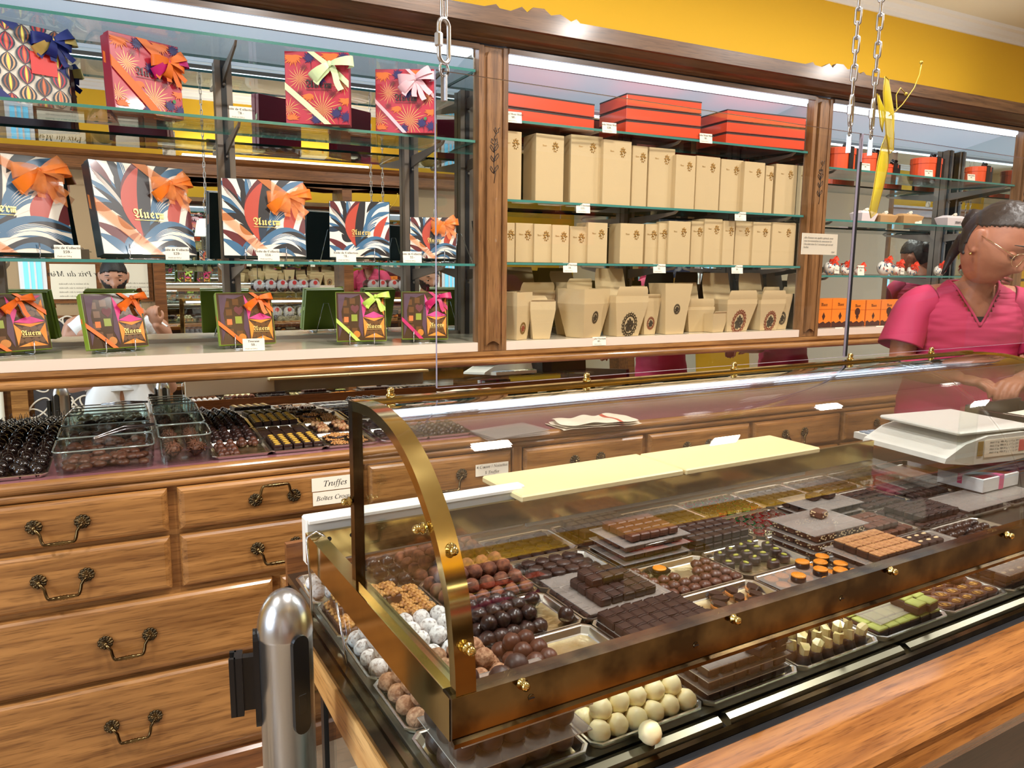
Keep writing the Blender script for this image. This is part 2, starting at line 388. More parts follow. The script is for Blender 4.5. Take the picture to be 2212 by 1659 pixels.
def sticker(parent, x0, z0, x1, z1, lines, size, k='ital', y=CY0-.0135):
    m = MB().box(x0, y, z0, x1, y+.0012, z1)
    n = len(lines)
    for i, t in enumerate(lines):
        zc = z1-(z1-z0)*(i+.5)/n-size*.3
        words(m, t, k, size, TR(((x0+x1)/2, y-.0004, zc)) @ FRONT)
    return m.build('paper_label', [PAPER, INK], parent)
sticker(D[1, 1], .447, .807, .592, .846, ['   Truffes  ©'], .024); sticker(D[1, 1], .449, .765, .592, .804, ['  Boîtes Croquants'], .019)
sticker(D[1, 2], .957, .791, 1.072, .829, ['4 Cœurs / Noisettes', '5 Truffes'], .0135)
sticker(D[2, 2], .944, .685, 1.06, .714, ['Pâtes de Fruits'], .014)
# worktop
wt = thing('worktop', 'rose-pink laminate worktop with a double-rounded wooden edge, on the drawer cabinet', 'worktop')
MB().box(X0, CY0+.0156, CZ+.0005, X1, 2.70, .912).build('laminate_top', PINKTOP, wt)
for xx in (-.1, .98, 2.1): pass
e = []
for i in range(9): a = -pi/2-pi*i/8; e.append((CY0+.004+.013*cos(a), .9+.0135*sin(a)))
e2 = [(CY0+.0155, .9135)]+[(CY0+.006+.014*cos(pi/2+pi*i/8), .8995+.014*sin(pi/2+pi*i/8)) for i in range(9)]+[(CY0+.01+.013*cos(pi/2+pi*i/8), .8745+.0115*sin(pi/2+pi*i/8)) for i in range(1, 9)]+[(CY0+.0155, .863)]
MB().ext(e2[::-1], X0, X1, sm=False).build('wooden_edge', WOODC, wt)
# ================================================================= wall display cabinet, three bays
Z0, ZT = 1.19, 2.146
bays = [(-.95, 1.068), (1.175, 2.585), (2.695, 4.05)]
posts = [(1.068, 1.175), (2.585, 2.695), (4.05, 4.16)]
def flower(m, x, z, mi):
    def stroke(P, r=.0011): m.tube([(x+a*.001, FY-.0128, z+b*.001) for a, b in P], r, 5, mi)
    stroke([(0, -80), (4, -50), (-2, -20), (2, 10), (0, 40), (4, 62)])
    for oy, s, k in ((-45, 1, 1), (-50, -1, 1), (-10, 1, 1.1), (-14, -1, .9), (22, 1, 1.0), (18, -1, 1.0)):
        stroke([(0, oy), (s*8*k, oy+6*k), (s*15*k, oy+16*k), (s*13*k, oy+24*k), (s*4*k, oy+14*k), (0, oy)])
    stroke([(-9, 62), (-12, 50), (0, 42), (12, 50), (10, 64), (4, 54), (0, 66), (-4, 54), (-9, 62)])
    stroke([(0, 66), (8, 80), (16, 84), (14, 94), (20, 98)]); stroke([(6, 78), (-2, 90), (4, 98), (8, 84)])
def glass_shelf(par, x0, x1, z, y0=FY+.008, y1=MY-.095):
    m = MB(); t = .008
    v = [(x0,y0,z),(x1,y0,z),(x1,y1,z),(x0,y1,z),(x0,y0,z+t),(x1,y0,z+t),(x1,y1,z+t),(x0,y1,z+t)]
    m.add(v, [(0,3,2,1),(4,5,6,7)], 0); m.add(v, [(0,1,5,4),(1,2,6,5),(2,3,7,6),(3,0,4,7)], 1)
    m.build('glass_shelf', [GLASS, GEDGE], par)
def bracket(par, x, z):
    m = MB()
    for s in (0,):
        m.prism([(MY-.03, z-.052), (MY-.045, z-.05), (FY+.03, z-.012), (FY+.012, z-.001), (FY+.02, z), (FY+.05, z-.004), (MY-.03, z-.012)], -.003, .003, 0, TR((x, 0, 0)) @ Matrix(((0, 0, 1, 0), (1, 0, 0, 0), (0, 1, 0, 0), (0, 0, 0, 1))))
    m.ball(.005, 8, 6, 0, TR((x, MY-.046, z-.06)))
    m.build('shelf_bracket', GREYM, par)
lay = [dict(sh=[1.447, 1.847, 2.068], st=[.328, .955, -.33], label='left display bay of the wall cabinet, mirror-backed, with patterned gift boxes on glass shelves'),
       dict(sh=[1.453, 1.665, 1.925], st=[at(1370, 200, 2.67).x, at(1608, 240, 2.67).x], label='middle display bay of the wall cabinet, filled with cream cartons and flat orange boxes'),
       dict(sh=[1.415, 1.655, 1.872], st=[at(2060, 300, 2.67).x, at(2120, 310, 2.67).x+.1, 2.76], label='right display bay of the wall cabinet, behind the saleswoman, with round orange boxes on top')]
for i, ((a, b), L_) in enumerate(zip(bays, lay)):
    t = thing('display_cabinet', L_['label'], 'display cabinet')
    MB().box(a, FY+.004, Z0-.022, b, MY-.004, Z0-.012).ext([(FY-.004, Z0-.03), (FY-.004, Z0), (FY+.004, Z0), (FY+.004, Z0-.03)], a, b, 1).box(a, FY+.004, Z0-.012, b, MY-.004, Z0, 2).build('floor_board', [LAM, LAM, mat('glossy_cream_laminate', (226, 216, 190), .18, coat=.5)], t)
    MB().box(a, MY, Z0-.06, posts[i][1], MY+.012, ZT+.012).build('mirror', MIRROR, t)
    MB().ext([(LMY, .9128), (LMY+sin(TLT)*.24, .9128+.24), (LMY+sin(TLT)*.24+.006, .9128+.24), (LMY+.006, .9128)][::-1], a, posts[i][1]).build('lower_mirror', MIRROR, t)
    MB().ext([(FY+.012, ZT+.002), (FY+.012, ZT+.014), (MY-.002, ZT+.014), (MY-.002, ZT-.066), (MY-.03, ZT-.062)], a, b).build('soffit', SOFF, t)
    MB().rbox(a+.01, FY+.014, ZT-.024, b-.01, FY+.06, ZT-.002, .006).build('light_tube', TUBE, t)
    MB().box(a, FY+.064, ZT-.022, b, FY+.074, ZT-.008).build('light_rail', GREYM if i == 0 else STEEL, t)
    m = MB()
    m.ext([(FY-.012, ZT-.012), (FY-.012, ZT+.004), (FY, ZT+.008), (FY+.012, ZT+.008), (FY+.012, ZT-.006), (FY, ZT-.012)], a, b)
    m.build('top_trim', WOODK, t)
    # post to the right of the bay: fluted, with a carved tulip
    pa, pb = posts[i]; m = MB()
    m.box(pa, FY, Z0-.03, pb, FY+.03, ZT+.005).box(pa, FY-.006, Z0-.03, pa+.018, FY, ZT+.005).box(pb-.018, FY-.006, Z0-.03, pb, FY, ZT+.005)
    c = (pa+pb)/2
    pl_ = [(c-.026, Z0-.01)]+[(c-.026+.052*k/10, Z0-.01+.014*sin(pi*k/10)) for k in range(11)]+[(c+.026, ZT-.03)]+[(c+.02, ZT-.014), (c, ZT-.008), (c-.02, ZT-.014)]+[(c-.026, ZT-.03)]
    m.prism([(x_, z_) for x_, z_ in pl_], 0, .012, 0, TR((0, FY, 0)) @ FRONT)
    flower(m, c, 1.80, 1) ; flower(m, c, 1.64, 1) if False else None
    m.build('post', [WOODKZ, DOOR], t)
    for sx in (pa-.004, pb):
        MB().box(sx, FY+.03, Z0, sx+.004, MY-.002, ZT).build('mirror_side_panel', MIRROR, t)
    for x in L_['st']:
        MB().box(x-.026, MY-.03, Z0, x+.026, MY-.002, ZT).box(x-.008, MY-.034, Z0, x+.008, MY-.03, ZT, 1).build('shelf_track', [GREYM, DOOR], t)
    for z in L_['sh']:
        glass_shelf(t, a+.006, b-.006, z)
        for x in L_['st']: bracket(t, x, z)
    m = MB().box(a, MY-.012, Z0, b, MY-.002, Z0+.012); m.build('mirror_strip', GREYM, t)
rail = MB()
rail.ext([(FY-.004, Z0-.032), (FY-.012, Z0-.030), (FY-.014, Z0-.044), (FY-.006, Z0-.052), (MY-.002, Z0-.052), (MY-.002, Z0-.032)][::-1], X0, 4.4)
rp = [(FY-.0+.0, Z0-.052)]+[(FY-.008+.013*cos(pi/2+pi*i/8), Z0-.0655+.0135*sin(pi/2+pi*i/8)) for i in range(9)]+[(FY+.03, Z0-.079), (FY+.03, Z0-.052)]
rail.ext(rp, X0, 4.4)
tag(rail.build('bottom_moulding', WOODC), 'worn golden wooden moulding running along the underside of the wall cabinet', 'moulding')
cr = MB()
cr.ext([(MY, ZT+.0165), (FY+.01, ZT+.0165), (FY+.01, ZT+.009), (FY-.010, ZT+.009), (FY-.018, ZT+.014), (FY-.024, ZT+.016), (FY-.03, ZT+.02), (FY-.05, ZT+.026), (FY-.075, ZT+.04), (FY-.092, ZT+.05), (MY, ZT+.05)][::-1], X0, 4.4)
Xs = [(X0, .0)]
gp = [(0, 0), (.02, .0), (.05, .014), (.058, .008), (.075, .020), (.10, .020), (.118, .006), (.15, -.004), (.165, .006), (.172, .0)]
def crest_outline(x0, x1):
    out = []; g = [(0, .0), (.04, .012), (.052, .002), (.09, .0), (.13, .018), (.15, .004), (.17, .022), (.21, .024), (.235, .008), (.27, .016), (.31, .000), (.33, .010), (.345, .0)]
    xs = [(k, z) for c in (-.5, 1.07, 2.44, 4.0) for k, z in [(c+a-.03, b) for a, b in g]]
    return [(x, z) for x, z in xs if x0 < x < x1]
o = [(X0, 2.185)]+[(4.4, 2.185), (4.4, 2.236)]+[(x, 2.236+z-.003) for x, z in crest_outline(X0, 4.4)][::-1]+[(X0, 2.236)]
cr.prism(o, 0, .018, 0, TR((0, FY-.088, 0)) @ FRONT)
tag(cr.build('crown_moulding', WOODK), 'dark wooden crown moulding with a scalloped top edge above the three display bays', 'moulding')
# ================================================================= the opposite side of the shop (seen in the mirrors)
OY = YF+.15
oc = thing('opposite_cabinet', 'dark wooden mirrored shelving on the customer side, seen only in the mirrors', 'shelving')
ox0 = img(345, 600, OY).x
m = MB()
m.box(-2.0, YF+.002, 2.12, 5.6, OY+.06, 2.2).ext([(YF+.002, 2.2), (YF+.002, 2.24), (OY+.11, 2.24), (OY+.10, 2.215), (OY+.07, 2.2)][::-1], -2.0, 5.6)
m.build('crown', WOODR, oc)
m = MB(); pts = [(ox0, 2.12), (5.6, 2.12)]
k = 5.6
while k > ox0+.3: pts += [(k, 2.06), (k-.2, 2.07), (k-.5, 2.10), (k-.8, 2.07)]; k -= 1.0
pts += [(ox0, 2.06)]
m.prism([(x, z) for x, z in pts], 0, .02, 0, TR((0, OY+.03, 0)) @ FRONT)
for x in (ox0, ox0+1.45, ox0+2.9, ox0+4.35): m.box(x-.04, YF+.002, .0, x+.04, OY+.03, 2.12)
m.box(ox0, YF+.002, 0, 5.6, OY+.02, .62).box(ox0, YF+.002, .62, 5.6, OY+.06, .66)
m.build('frame', WOODR, oc)
MB().box(ox0, YF+.002, .66, 5.6, YF+.012, 2.12).build('mirror', MIRROR, oc)
for z in (1.0, 1.22, 1.55, 1.82): MB().box(ox0, YF+.012, z, 5.6, OY, z+.008).build('glass_shelf', GLASS, oc)
m = MB()
for k in range(7): m.rbox(ox0+.08+k*.75, OY+.018, .1, ox0+.74+k*.75, OY+.03, .56, .006)
m.build('door_panel', WOODR, oc)
# panelled wall left of it
m = MB().box(-2.4, YF+.001, 0, ox0-.04, YF+.03, 1.02).box(-2.4, YF+.001, 1.02, ox0-.04, YF+.05, 1.06).box(-2.4, YF+.001, 1.06, ox0-.04, YF+.02, 2.12, 1)
tag(m.build('wall_panelling', [WOODR, mat('warm_beige_panel', (176, 148, 112), .6)]), 'wood-panelled stretch of wall behind the customer, seen in the mirror', 'panelling')
p = img(50, 560, YF); q = img(96, 650, YF)
m = MB().box(p.x-.03, YF+.021, q.z-.03, q.x+.03, YF+.04, p.z+.03).box(p.x, YF+.041, q.z, q.x, YF+.045, p.z, 1)
for u in (.33, .66): m.box(p.x+(q.x-p.x)*u-.006, YF+.045, q.z, p.x+(q.x-p.x)*u+.006, YF+.05, p.z)
struct(m.build('window_2', [WHITE, mat('lit_window_pane', (120, 200, 235), .3, emit=1.1)]))
for (l, t_, r_, b_), lab, txt in (((107, 570, 211, 645), 'wide framed certificate on the wall behind the customer, mirrored lettering', 1), ((268, 570, 322, 642), 'narrow framed certificate beside the customer, seen in the mirror', 0)):
    p = img(l, t_, YF); q = img(r_, b_, YF)
    m = MB().box(p.x-.03, YF+.02, q.z-.03, q.x+.03, YF+.034, p.z+.03).box(p.x, YF+.034, q.z, q.x, YF+.038, p.z, 1)
    T = TR(((p.x+q.x)/2, YF+.0385, p.z-.09)) @ RZ(pi) @ FRONT
    if txt: words(m, '1er Prix du Mérite', 'ital', .055, T, 2)
    for j in range(6): words(m, 'de la maison et des chocolats', 'ital', .016, T @ TR((0, -.06-.03*j, 0)), 2)
    tag(m.build('framed_certificate', [WOODR, PAPER, INK]), lab, 'picture')
# scroll panel, curtain, gilded post
p = img(62, 690, YF); q = imgt(245, 912, YF); q.x = img(245, 912, YF).x
m = MB().box(p.x, YF+.053, q.z-.15, q.x, YF+.06, p.z)
sw = mat('white_scroll_paint', (226, 214, 196), .6)
def loopy(cx, cz, s):
    for a in (0, pi/2, pi, 3*pi/2):
        P = []
        for i in range(29):
            u = 2*pi*i/28; r = .16*s*(1+.0*cos(u)); x_ = r*1.0*(cos(u))*.55+.13*s; z_ = r*sin(u)*.28
            P.append((cx+x_*cos(a+.785)-z_*sin(a+.785), YF+.062, cz+x_*sin(a+.785)+z_*cos(a+.785)))
        m.tube(P, .006, 6, 1)
for cx in (p.x+.12, (p.x+q.x)/2+.02, q.x-.12):
    for cz in (p.z-.14, p.z-.40, p.z-.66): loopy(cx, cz, 1)
tag(m.build('scrollwork_panel', [mat('charcoal_panel', (58, 56, 60), .5), sw]), 'dark panel with pale looping scrollwork behind the customer, seen in the mirror', 'panel')
m = MB().box(img(24, 800, YF).x, YF+.05, 0, img(60, 800, YF).x, YF+.09, 1.0)
tag(m.build('gilded_post', WOODC), 'mottled golden post beside the dark scrollwork panel, in the mirror', 'post')
m = MB()
for k in range(9): m.tube([(img(0, 800, YF).x-.28+k*.035, YF+.09+.02*(k % 2), .02), (img(0, 800, YF).x-.28+k*.035, YF+.09+.02*((k+1) % 2), 1.0)], .026, 8)
tag(m.build('cream_curtain', CREAM), 'cream pleated curtain at the far left of the mirrored strip', 'curtain')
# bags of chocolates on the opposite shelves
bagm = film('crinkled_cellophane', (226, 226, 230), .45, .15); chm = mat('dark_bag_chocolate', (46, 26, 18), .4); redl = mat('red_round_sticker', (176, 40, 44), .5)
bt = thing('chocolate_bag', 'clear cellophane bag of dark chocolates with a red sticker on the mirrored shelves opposite', 'bag', (0, 0, 0), 0, 'cellophane bags on the opposite shelves')
m = MB(); 
for k in range(9): m.ball(.016, 8, 6, 0, TR((.03*sin(k*2.3), .014*cos(k*1.9), .016+.008*(k % 3))))
m.build('chocolates', chm, bt)
MB().ball(.05, 12, 8, 0, TR((0, 0, .05)) @ SC(.9, .5, 1.0), amp=.3, fr=3).build('cellophane', bagm, bt)
MB().lathe([(0, 0), (.017, 0), (.017, .002), (0, .002)], 14, 0, False, TR((0, .03, .075)) @ RX(-pi/2)).build('sticker', redl, bt)
k = 0
for py, pz_, xs in ((622, 1.228, (560, 585, 610, 635, 655, 680, 805, 825, 850, 870, 890)), (690, 1.008, (598, 625, 655, 680))):
    for px in xs:
        b = bt if k == 0 else copy_tree(bt)
        q = img(px, py, OY-.06); b.location = (q.x, OY-.06, pz_); k += 1
omat = mat('bright_orange_card', (240, 84, 30), .45); blkr = mat('black_satin_ribbon', (18, 16, 18), .35)
for i, (px, py) in enumerate(((675, 505), (872, 470))):
    q = img(px, py, OY-.06)
    t = thing('ribboned_box', ['orange box with a black bow and mirrored lettering, left of the dark boxes', 'orange box with a black bow mirrored beside the smallest patterned box'][i], 'gift box', (q.x, OY-.055, 1.559))
    m = MB().rbox(-.13, -.05, 0, .13, .05, .2, .004); words(m, 'Auer', 'frak', .07, TR((0, .0505, .07)) @ RZ(pi) @ FRONT); m.build('carton', [omat, INK], t)
    MB().box(-.02, .05, 0, .02, .053, .2).ball(.03, 8, 6, 0, TR((-.04, .055, .17)), sq=(1.4, .5, .8)).ball(.03, 8, 6, 0, TR((.04, .055, .17)), sq=(1.4, .5, .8)).build('ribbon', blkr, t)
# glass table lamp opposite
q = img(450, 545, OY)
t = thing('crystal_lamp', 'glowing clear glass candle lamp seen in the mirror beside the patterned boxes', 'lamp', (q.x, OY-.03, 1.558))
MB().lathe([(.05, 0), (.05, .01), (.012, .03), (.012, .12), (.03, .14)], 16).build('base', GLASS, t)
MB().lathe([(.075, .11), (.05, .235)], 18).lathe([(.03, .14), (.03, .18), (0, .19)], 12).build('lamp_shade', mat('glowing_glass_shade', (255, 250, 240), .3, emit=1.5), t)
# painting opposite, mirrored in the right bay
q = img(1905, 480, YF); q.x = min(q.x, 5.2)
bl = mat('night_blue_leaf_canvas', (30, 48, 84), .5, c2=(150, 160, 170), nscale=9, ramp=(.5, .6))
m = MB(); T = TR((q.x, OY+.16, 1.62)) @ RY(radians(-8))
m.rbox(-.62, -.02, -.36, .62, .02, .36, .01, 0, T).rbox(-.56, .015, -.30, .56, .03, .30, .006, 1, T).box(-.5, .028, -.24, .5, .034, .24, 2, T)
tag(m.build('framed_painting', [mat('pale_blue_frame', (150, 196, 210), .4), mat('gilt_frame', (206, 160, 62), .3, .8), bl]), 'blue leaf painting in a gold and pale blue frame, mirrored in the right bay', 'picture')

cv = mat('warm_cove_tube', (255, 244, 222), .4, emit=3)
for i, (lx, ly) in enumerate(((0.1, 2.5), (1.9, 2.5), (3.4, 2.5), (1.2, -1.07), (3.4, -1.07))):
    t = thing('cove_light', ['warm tube light lying on top of the wall cabinet, washing the yellow wall', 'warm tube light lying on top of the opposite shelving'][i > 2], 'light', (lx, ly, 2.241 if i > 2 else 2.197), 0, ['tube lights on the wall cabinet', 'tube lights on the opposite shelving'][i > 2])
    MB().box(-.75, -.03, 0, .75, .03, .02).build('housing', WHITE, t)
    MB().rbox(-.73, -.012, .021, .73, .012, .04, .005).build('tube', cv, t)
# ================================================================= the glass counter of loose chocolates
CA = radians(3.0); CO = Vector((.2874, .6859, 0)); EX = Vector((cos(CA), sin(CA), 0)); EYv = Vector((-sin(CA), cos(CA), 0))
def cw(x, y, z): return CO + EX*x + EYv*y + Vector((0, 0, z))
def cpl(px, py, yl):                          # point on the upright plane y = yl of the counter
    d = ray(px, py); p0 = CO+EYv*yl; t = (p0.dot(EYv))/(d.dot(EYv)); P = Vector((0, 0, EYE))+d*t
    return Vector(((P-CO).dot(EX), yl, P.z))
PX, PY, TZ = .1855, .1378, .861
LN = 2.5
case = thing('glass_counter', 'large brass-framed glass display counter full of loose chocolates, with a curved glass hood', 'display counter', CO, CA)
alu = mat('silver_deck', (150, 146, 136), .3, 1)
MB().box(0, .002, .845, LN, .735, .8602).build('deck', alu, case)
m = MB()
for a, b in ((.0, .38), (.386, .77), (.776, 1.16), (1.166, 1.55)):
    m.ext([(-.022, .846), (-.024, .852), (-.02, .860), (-.012, .864), (-.004, .861), (0, .85)][::-1], a+.004, b-.004)
m.build('silver_channel', mat('champagne_aluminium', (104, 102, 86), .3, 1), case)
MB().box(-.012, -.034, .835, LN, -.026, .857).box(-.012, -.034, .846, LN, -.022, .8465).build('brass_trim', BRASSD, case)
MB().box(-.012, -.05, .83, LN, -.0345, .8475).build('dark_seal', DOOR, case)
lp = [(-.05, .82), (-.05, .852), (-.055, .856), (-.158, .8555), (-.166, .850), (-.168, .842), (-.172, .838), (-.178, .830), (-.176, .820), (-.168, .815), (-.166, .800), (-.14, .795)]
MB().ext(lp, -.14, LN).build('wooden_ledge', WOODL, case)
MB().box(-.0, -.13, .0, LN, -.06, .81).build('front_panel', WOODD, case)
# pale wooden side piece with a curved underside, glass and shelves under it
ap = [(-.16, .845), (.60, .845), (.60, .815), (.575, .775), (.54, .765), (.50, .785), (.44, .80), (.3, .79), (.1, .772), (-.16, .765)]
YZ = Matrix(((0, 0, 1, 0), (1, 0, 0, 0), (0, 1, 0, 0), (0, 0, 0, 1)))
m = MB().prism(ap, -.034, -.012, 0, YZ); m.build('side_rail_wood', WOODO, case)
MB().box(-.03, -.03, .8455, -.012, .6, .853).box(-.014, -.0, .853, -.002, .57, .8575).build('side_channel', BRASSD, case)
for y in (.0, .245, .49, .72): MB().box(-.008, y-.008, .0, .012, y+.008, .84).build('corner_post', [GEDGE, DOOR][y != .245], case)
MB().box(-.004, .008, .02, 0, .715, .765).build('lower_side_glass', GLASS, case)
mar = mat('beige_marble_shelf', (222, 204, 180), .3, c2=(196, 172, 146), nscale=7)
MB().box(.012, -.055, .40, LN, .73, .42).box(.012, -.055, 0, LN, .73, .03).build('lower_shelf', mar, case)
MB().box(.0, .735, 0, LN, .75, .92).build('rear_panel', WOODR, case)
MB().box(LN, -.13, 0, LN+.02, .75, .95).build('end_panel', WOODD, case)
# vertical lower panes
MB().box(0, -.003, .8645, LN, .001, .95).build('front_pane', GLASS, case)
MB().box(-.002, .002, .8578, .001, .56, .95).build('side_pane', GLASS, case)
# brass rails
ZR0, ZR1 = .948, .9985
m = MB(); m.ext([(-.012, ZR0-.004), (-.012, ZR0+.001), (-.007, ZR0+.003), (-.007, ZR1), (.016, ZR1), (.016, ZR1-.003), (-.003, ZR1-.003), (-.003, ZR0-.004)][::-1], -.007, LN)
m.build('front_rail', BRASSD, case)
m = MB(); q = [(-.007, ZR0-.002), (-.007, ZR1), (.018, ZR1), (.018, ZR1-.003), (-.003, ZR1-.003), (-.003, ZR0-.002)]
m.prism([(a, b) for a, b in q], -.565, .0, 0, FRONT); m.build('side_rail', BRASS, case)
MB().box(.0, .553, ZR0, 1.5, .562, ZR1).build('rear_rail', BRASS, case)
MB().box(.0, .0, ZR1, .010, .317, ZR1+.008).build('arch_base_rail', BRASS, case)
prof = [(.3165, 1.2590), (.30, 1.2612), (.279, 1.2622), (.248, 1.2626), (.208, 1.2575), (.168, 1.2474), (.131, 1.2310), (.099, 1.2103), (.071, 1.1850), (.0485, 1.1609), (.030, 1.1320), (.0143, 1.1011), (.005, 1.0650), (-.001, 1.026), (-.003, ZR1)]
def smooth(P, k=3):
    out = []
    for i in range(len(P)-1):
        p0, p1, p2, p3 = P[max(i-1, 0)], P[i], P[i+1], P[min(i+2, len(P)-1)]
        for j in range(k):
            t = j/k; out.append(tuple(.5*((2*b)+(-a+c)*t+(2*a-5*b+4*c-d)*t*t+(-a+3*b-3*c+d)*t**3) for a, b, c, d in zip(p0, p1, p2, p3)))
    return out+[P[-1]]
pf = smooth(prof)
def offs(P, d):
    out = []
    for i, p in enumerate(P):
        a, b = P[max(i-1, 0)], P[min(i+1, len(P)-1)]; ty, tz = b[0]-a[0], b[1]-a[1]; l = sqrt(ty*ty+tz*tz) or 1
        out.append((p[0]-tz/l*d*-1 if False else p[0]+tz/l*d*-1, p[1]+ty/l*d))
    return out
def band(x0, x1, d0, d1, m, mi=0, sm=True, em=None):
    A = offs(pf, d0); B = offs(pf, d1); n = len(A)
    vs = [(x0, *p) for p in A]+[(x1, *p) for p in A]+[(x0, *p) for p in B]+[(x1, *p) for p in B]
    q = lambda k, i: k*n+i
    for i in range(n-1):
        pass
    m.add(vs, [(q(0, i), q(1, i), q(1, i+1), q(0, i+1)) for i in range(n-1)]+[(q(2, i), q(2, i+1), q(3, i+1), q(3, i)) for i in range(n-1)], mi, sm)
    m.add(vs, [(q(0, i), q(0, i+1), q(2, i+1), q(2, i)) for i in range(n-1)]+[(q(1, i), q(3, i), q(3, i+1), q(1, i+1)) for i in range(n-1)]+[(q(0, 0), q(2, 0), q(3, 0), q(1, 0)), (q(0, n-1), q(1, n-1), q(3, n-1), q(2, n-1))], mi if em is None else em, False)
XE = 1.475
m = MB(); band(-.002, .022, -.003, .011, m); m.build('left_arch', BRASS, case)
m = MB(); band(XE, XE+.012, -.001, .006, m); m.build('right_arch', BRASS, case)
MB().box(-.002, .3165, ZR1, .010, .3325, 1.262).box(.010, .322, ZR1, .014, .330, 1.255).build('rear_post', BRASSD, case)
m = MB(); band(.022, 1.118, .002, .006, m, 0, True, 0); m.build('curved_hood_glass', [GLASSD], case)
m = MB(); band(1.122, XE, .002, .006, m, 0, True, 0); m.build('curved_hood_glass', [GLASSD], case)
m = MB(); P = [(a, b) for a, b in offs(pf, .004)]+[(0, ZR1+.008), (.3165, ZR1+.008)]
m.prism([(a, b) for a, b in P], .006, .009, 0, YZ); m.build('arch_pane', GLASS, case)
m.mesh if False else None
MB().box(0, .3125, 1.2535, XE+.01, .3255, 1.2635).build('top_rail', BRASS, case)
MB().tube([(.03, .300, 1.244), (1.46, .300, 1.244)], .005, 10).build('light_tube', mat('slim_counter_tube', (226, 238, 255), .4, emit=9), case)
MB().box(1.468, .28, ZR1, 1.474, .32, 1.25).build('glass_joint', GLASS, case)
kn = MB().lathe([(.0028, -.012), (.0028, -.003), (.0065, -.002), (.0068, .001), (.004, .003), (.0055, .006), (.0045, .010), (0, .012)], 12).mesh('knob', BRASS)
def knob(x, y, z, ax='z'):
    o = put('knob', kn, case, (x, y, z)); o.rotation_euler = {'z': (0, 0, 0), 'y': (pi/2, 0, 0), 'x': (0, -pi/2, 0)}[ax]
for x in (.055, .39, .72, 1.05, 1.33): knob(x, .319, 1.266)
for x in (.075, .395, .725, 1.05): knob(x, -.012, ZR1-.003, 'y')
knob(-.006, .325, 1.12, 'x'); knob(.012, .035, 1.145, 'y'); knob(.012, -.006, 1.05, 'y'); knob(-.006, .07, 1.16, 'x')
for x in (.09, .335, .62): MB().lathe([(0, 0), (.0045, 0), (.004, .0016), (0, .0018)], 12, 0, False, TR((x, -.0065, .972)) @ RX(pi/2)).box(x-.0035, -.0088, .9713, x+.0035, -.008, .9727, 1).build('screw', [BRASSD, DOOR], case)
for y in (.49, .53): MB().lathe([(0, 0), (.004, 0), (0, .001)], 10, 0, False, TR((.03+.0*y, .552, .985-.0)) @ RX(pi/2) @ TR((y-.49, 0, 0))).build('screw', DOOR, case)
m = MB(); P = [(-.014, .515, .855)]+[(-.014, .515+.0*i, .93+.0*i) for i in range(1)]+[(-.016, .52, .985), (-.014, .53, 1.002), (.004, .54, 1.006), (.016, .535, .998), (.016, .532, .96)]
m.tube(P, .0022, 6); m.build('wire_clip', CHROME, case)
m = MB(); m.tube([(-.006, .40, .94), (-.004, .36, .862)], .0018, 6); m.build('wire_clip', CHROME, case)
# boards lying across the back
bd = [(.395, .806, .528, .69), (.811, 1.25, .526, .685)]
for i, (a, b, c, d) in enumerate(bd):
    tag(MB().rbox(a, c, 0, b, d, .014, .003).build('serving_board', BOARD, None, cw(0, 0, .9995), CA), ['cream work board lying across the back of the counter, nearer the brass arch', 'cream work board on the counter back, the one farther right'][i], 'board')
t = MB().rbox(-.004, .572, .0, .43, .60, .085, .003).rbox(-.0, .566, .075, .42, .572, .082, .001)
tag(t.build('sliding_panel', BOARDW, None, cw(0, 0, .935), CA), 'white sliding back panel standing behind the left end of the glass counter', 'panel')
tag(MB().box(.43, .566, .0, 1.25, .572, .06).build('grey_back_strip', mat('pale_grey_plastic', (196, 198, 196), .3), None, cw(0, 0, .935), CA), 'pale grey strip under the cream boards along the counter back', 'panel')
tag(MB().rbox(1.262, .34, 0, 2.3, .70, .008, .001).build('clear_shelf', GLASSG, None, cw(0, 0, .938), CA), 'clear acrylic shelf at the back of the counter under the scale', 'shelf')
# ----------------------------------------------------------------- hanging guard glass, chains
gy = .345
for i, (a, b) in enumerate(((.138, 1.068), (1.074, 2.25))):
    m = MB(); v = [(a,gy,1.266),(b,gy,1.266),(b,gy+.005,1.266),(a,gy+.005,1.266),(a,gy,1.715),(b,gy,1.715),(b,gy+.005,1.715),(a,gy+.005,1.715)]
    m.add(v, [(0,1,5,4),(2,3,7,6)], 0); m.add(v, [(0,3,2,1),(4,5,6,7),(1,2,6,5),(3,0,4,7)], 1)
    tag(m.build('guard_glass', [GLASSG, mat('violet_glass_edge', (150, 140, 156), .2)], None, cw(0, 0, 0), CA), ['hanging glass guard over the counter, the left sheet', 'hanging glass guard over the counter, the right sheet by the saleswoman'][i], 'glass guard')
tag(MB().box(1.0685, gy-.001, 1.268, 1.0735, gy+.006, 1.66).build('black_seal_strip', DOOR, None, cw(0, 0, 0), CA), 'thin black seal between the two hanging glass sheets', 'seal')
def link(m, z, ax, L=.032, W=.0085, r=.0022):
    P = []
    for i in range(16):
        a = 2*pi*i/16; x = W*.62*cos(a); zz = W*.62*sin(a)+(L/2-W*.62)*(1 if sin(a) > 0 else -1)
        P.append((x, 0, z+zz) if ax == 0 else (0, x, z+zz))
    m.tube(P, r, 6, 0, True)
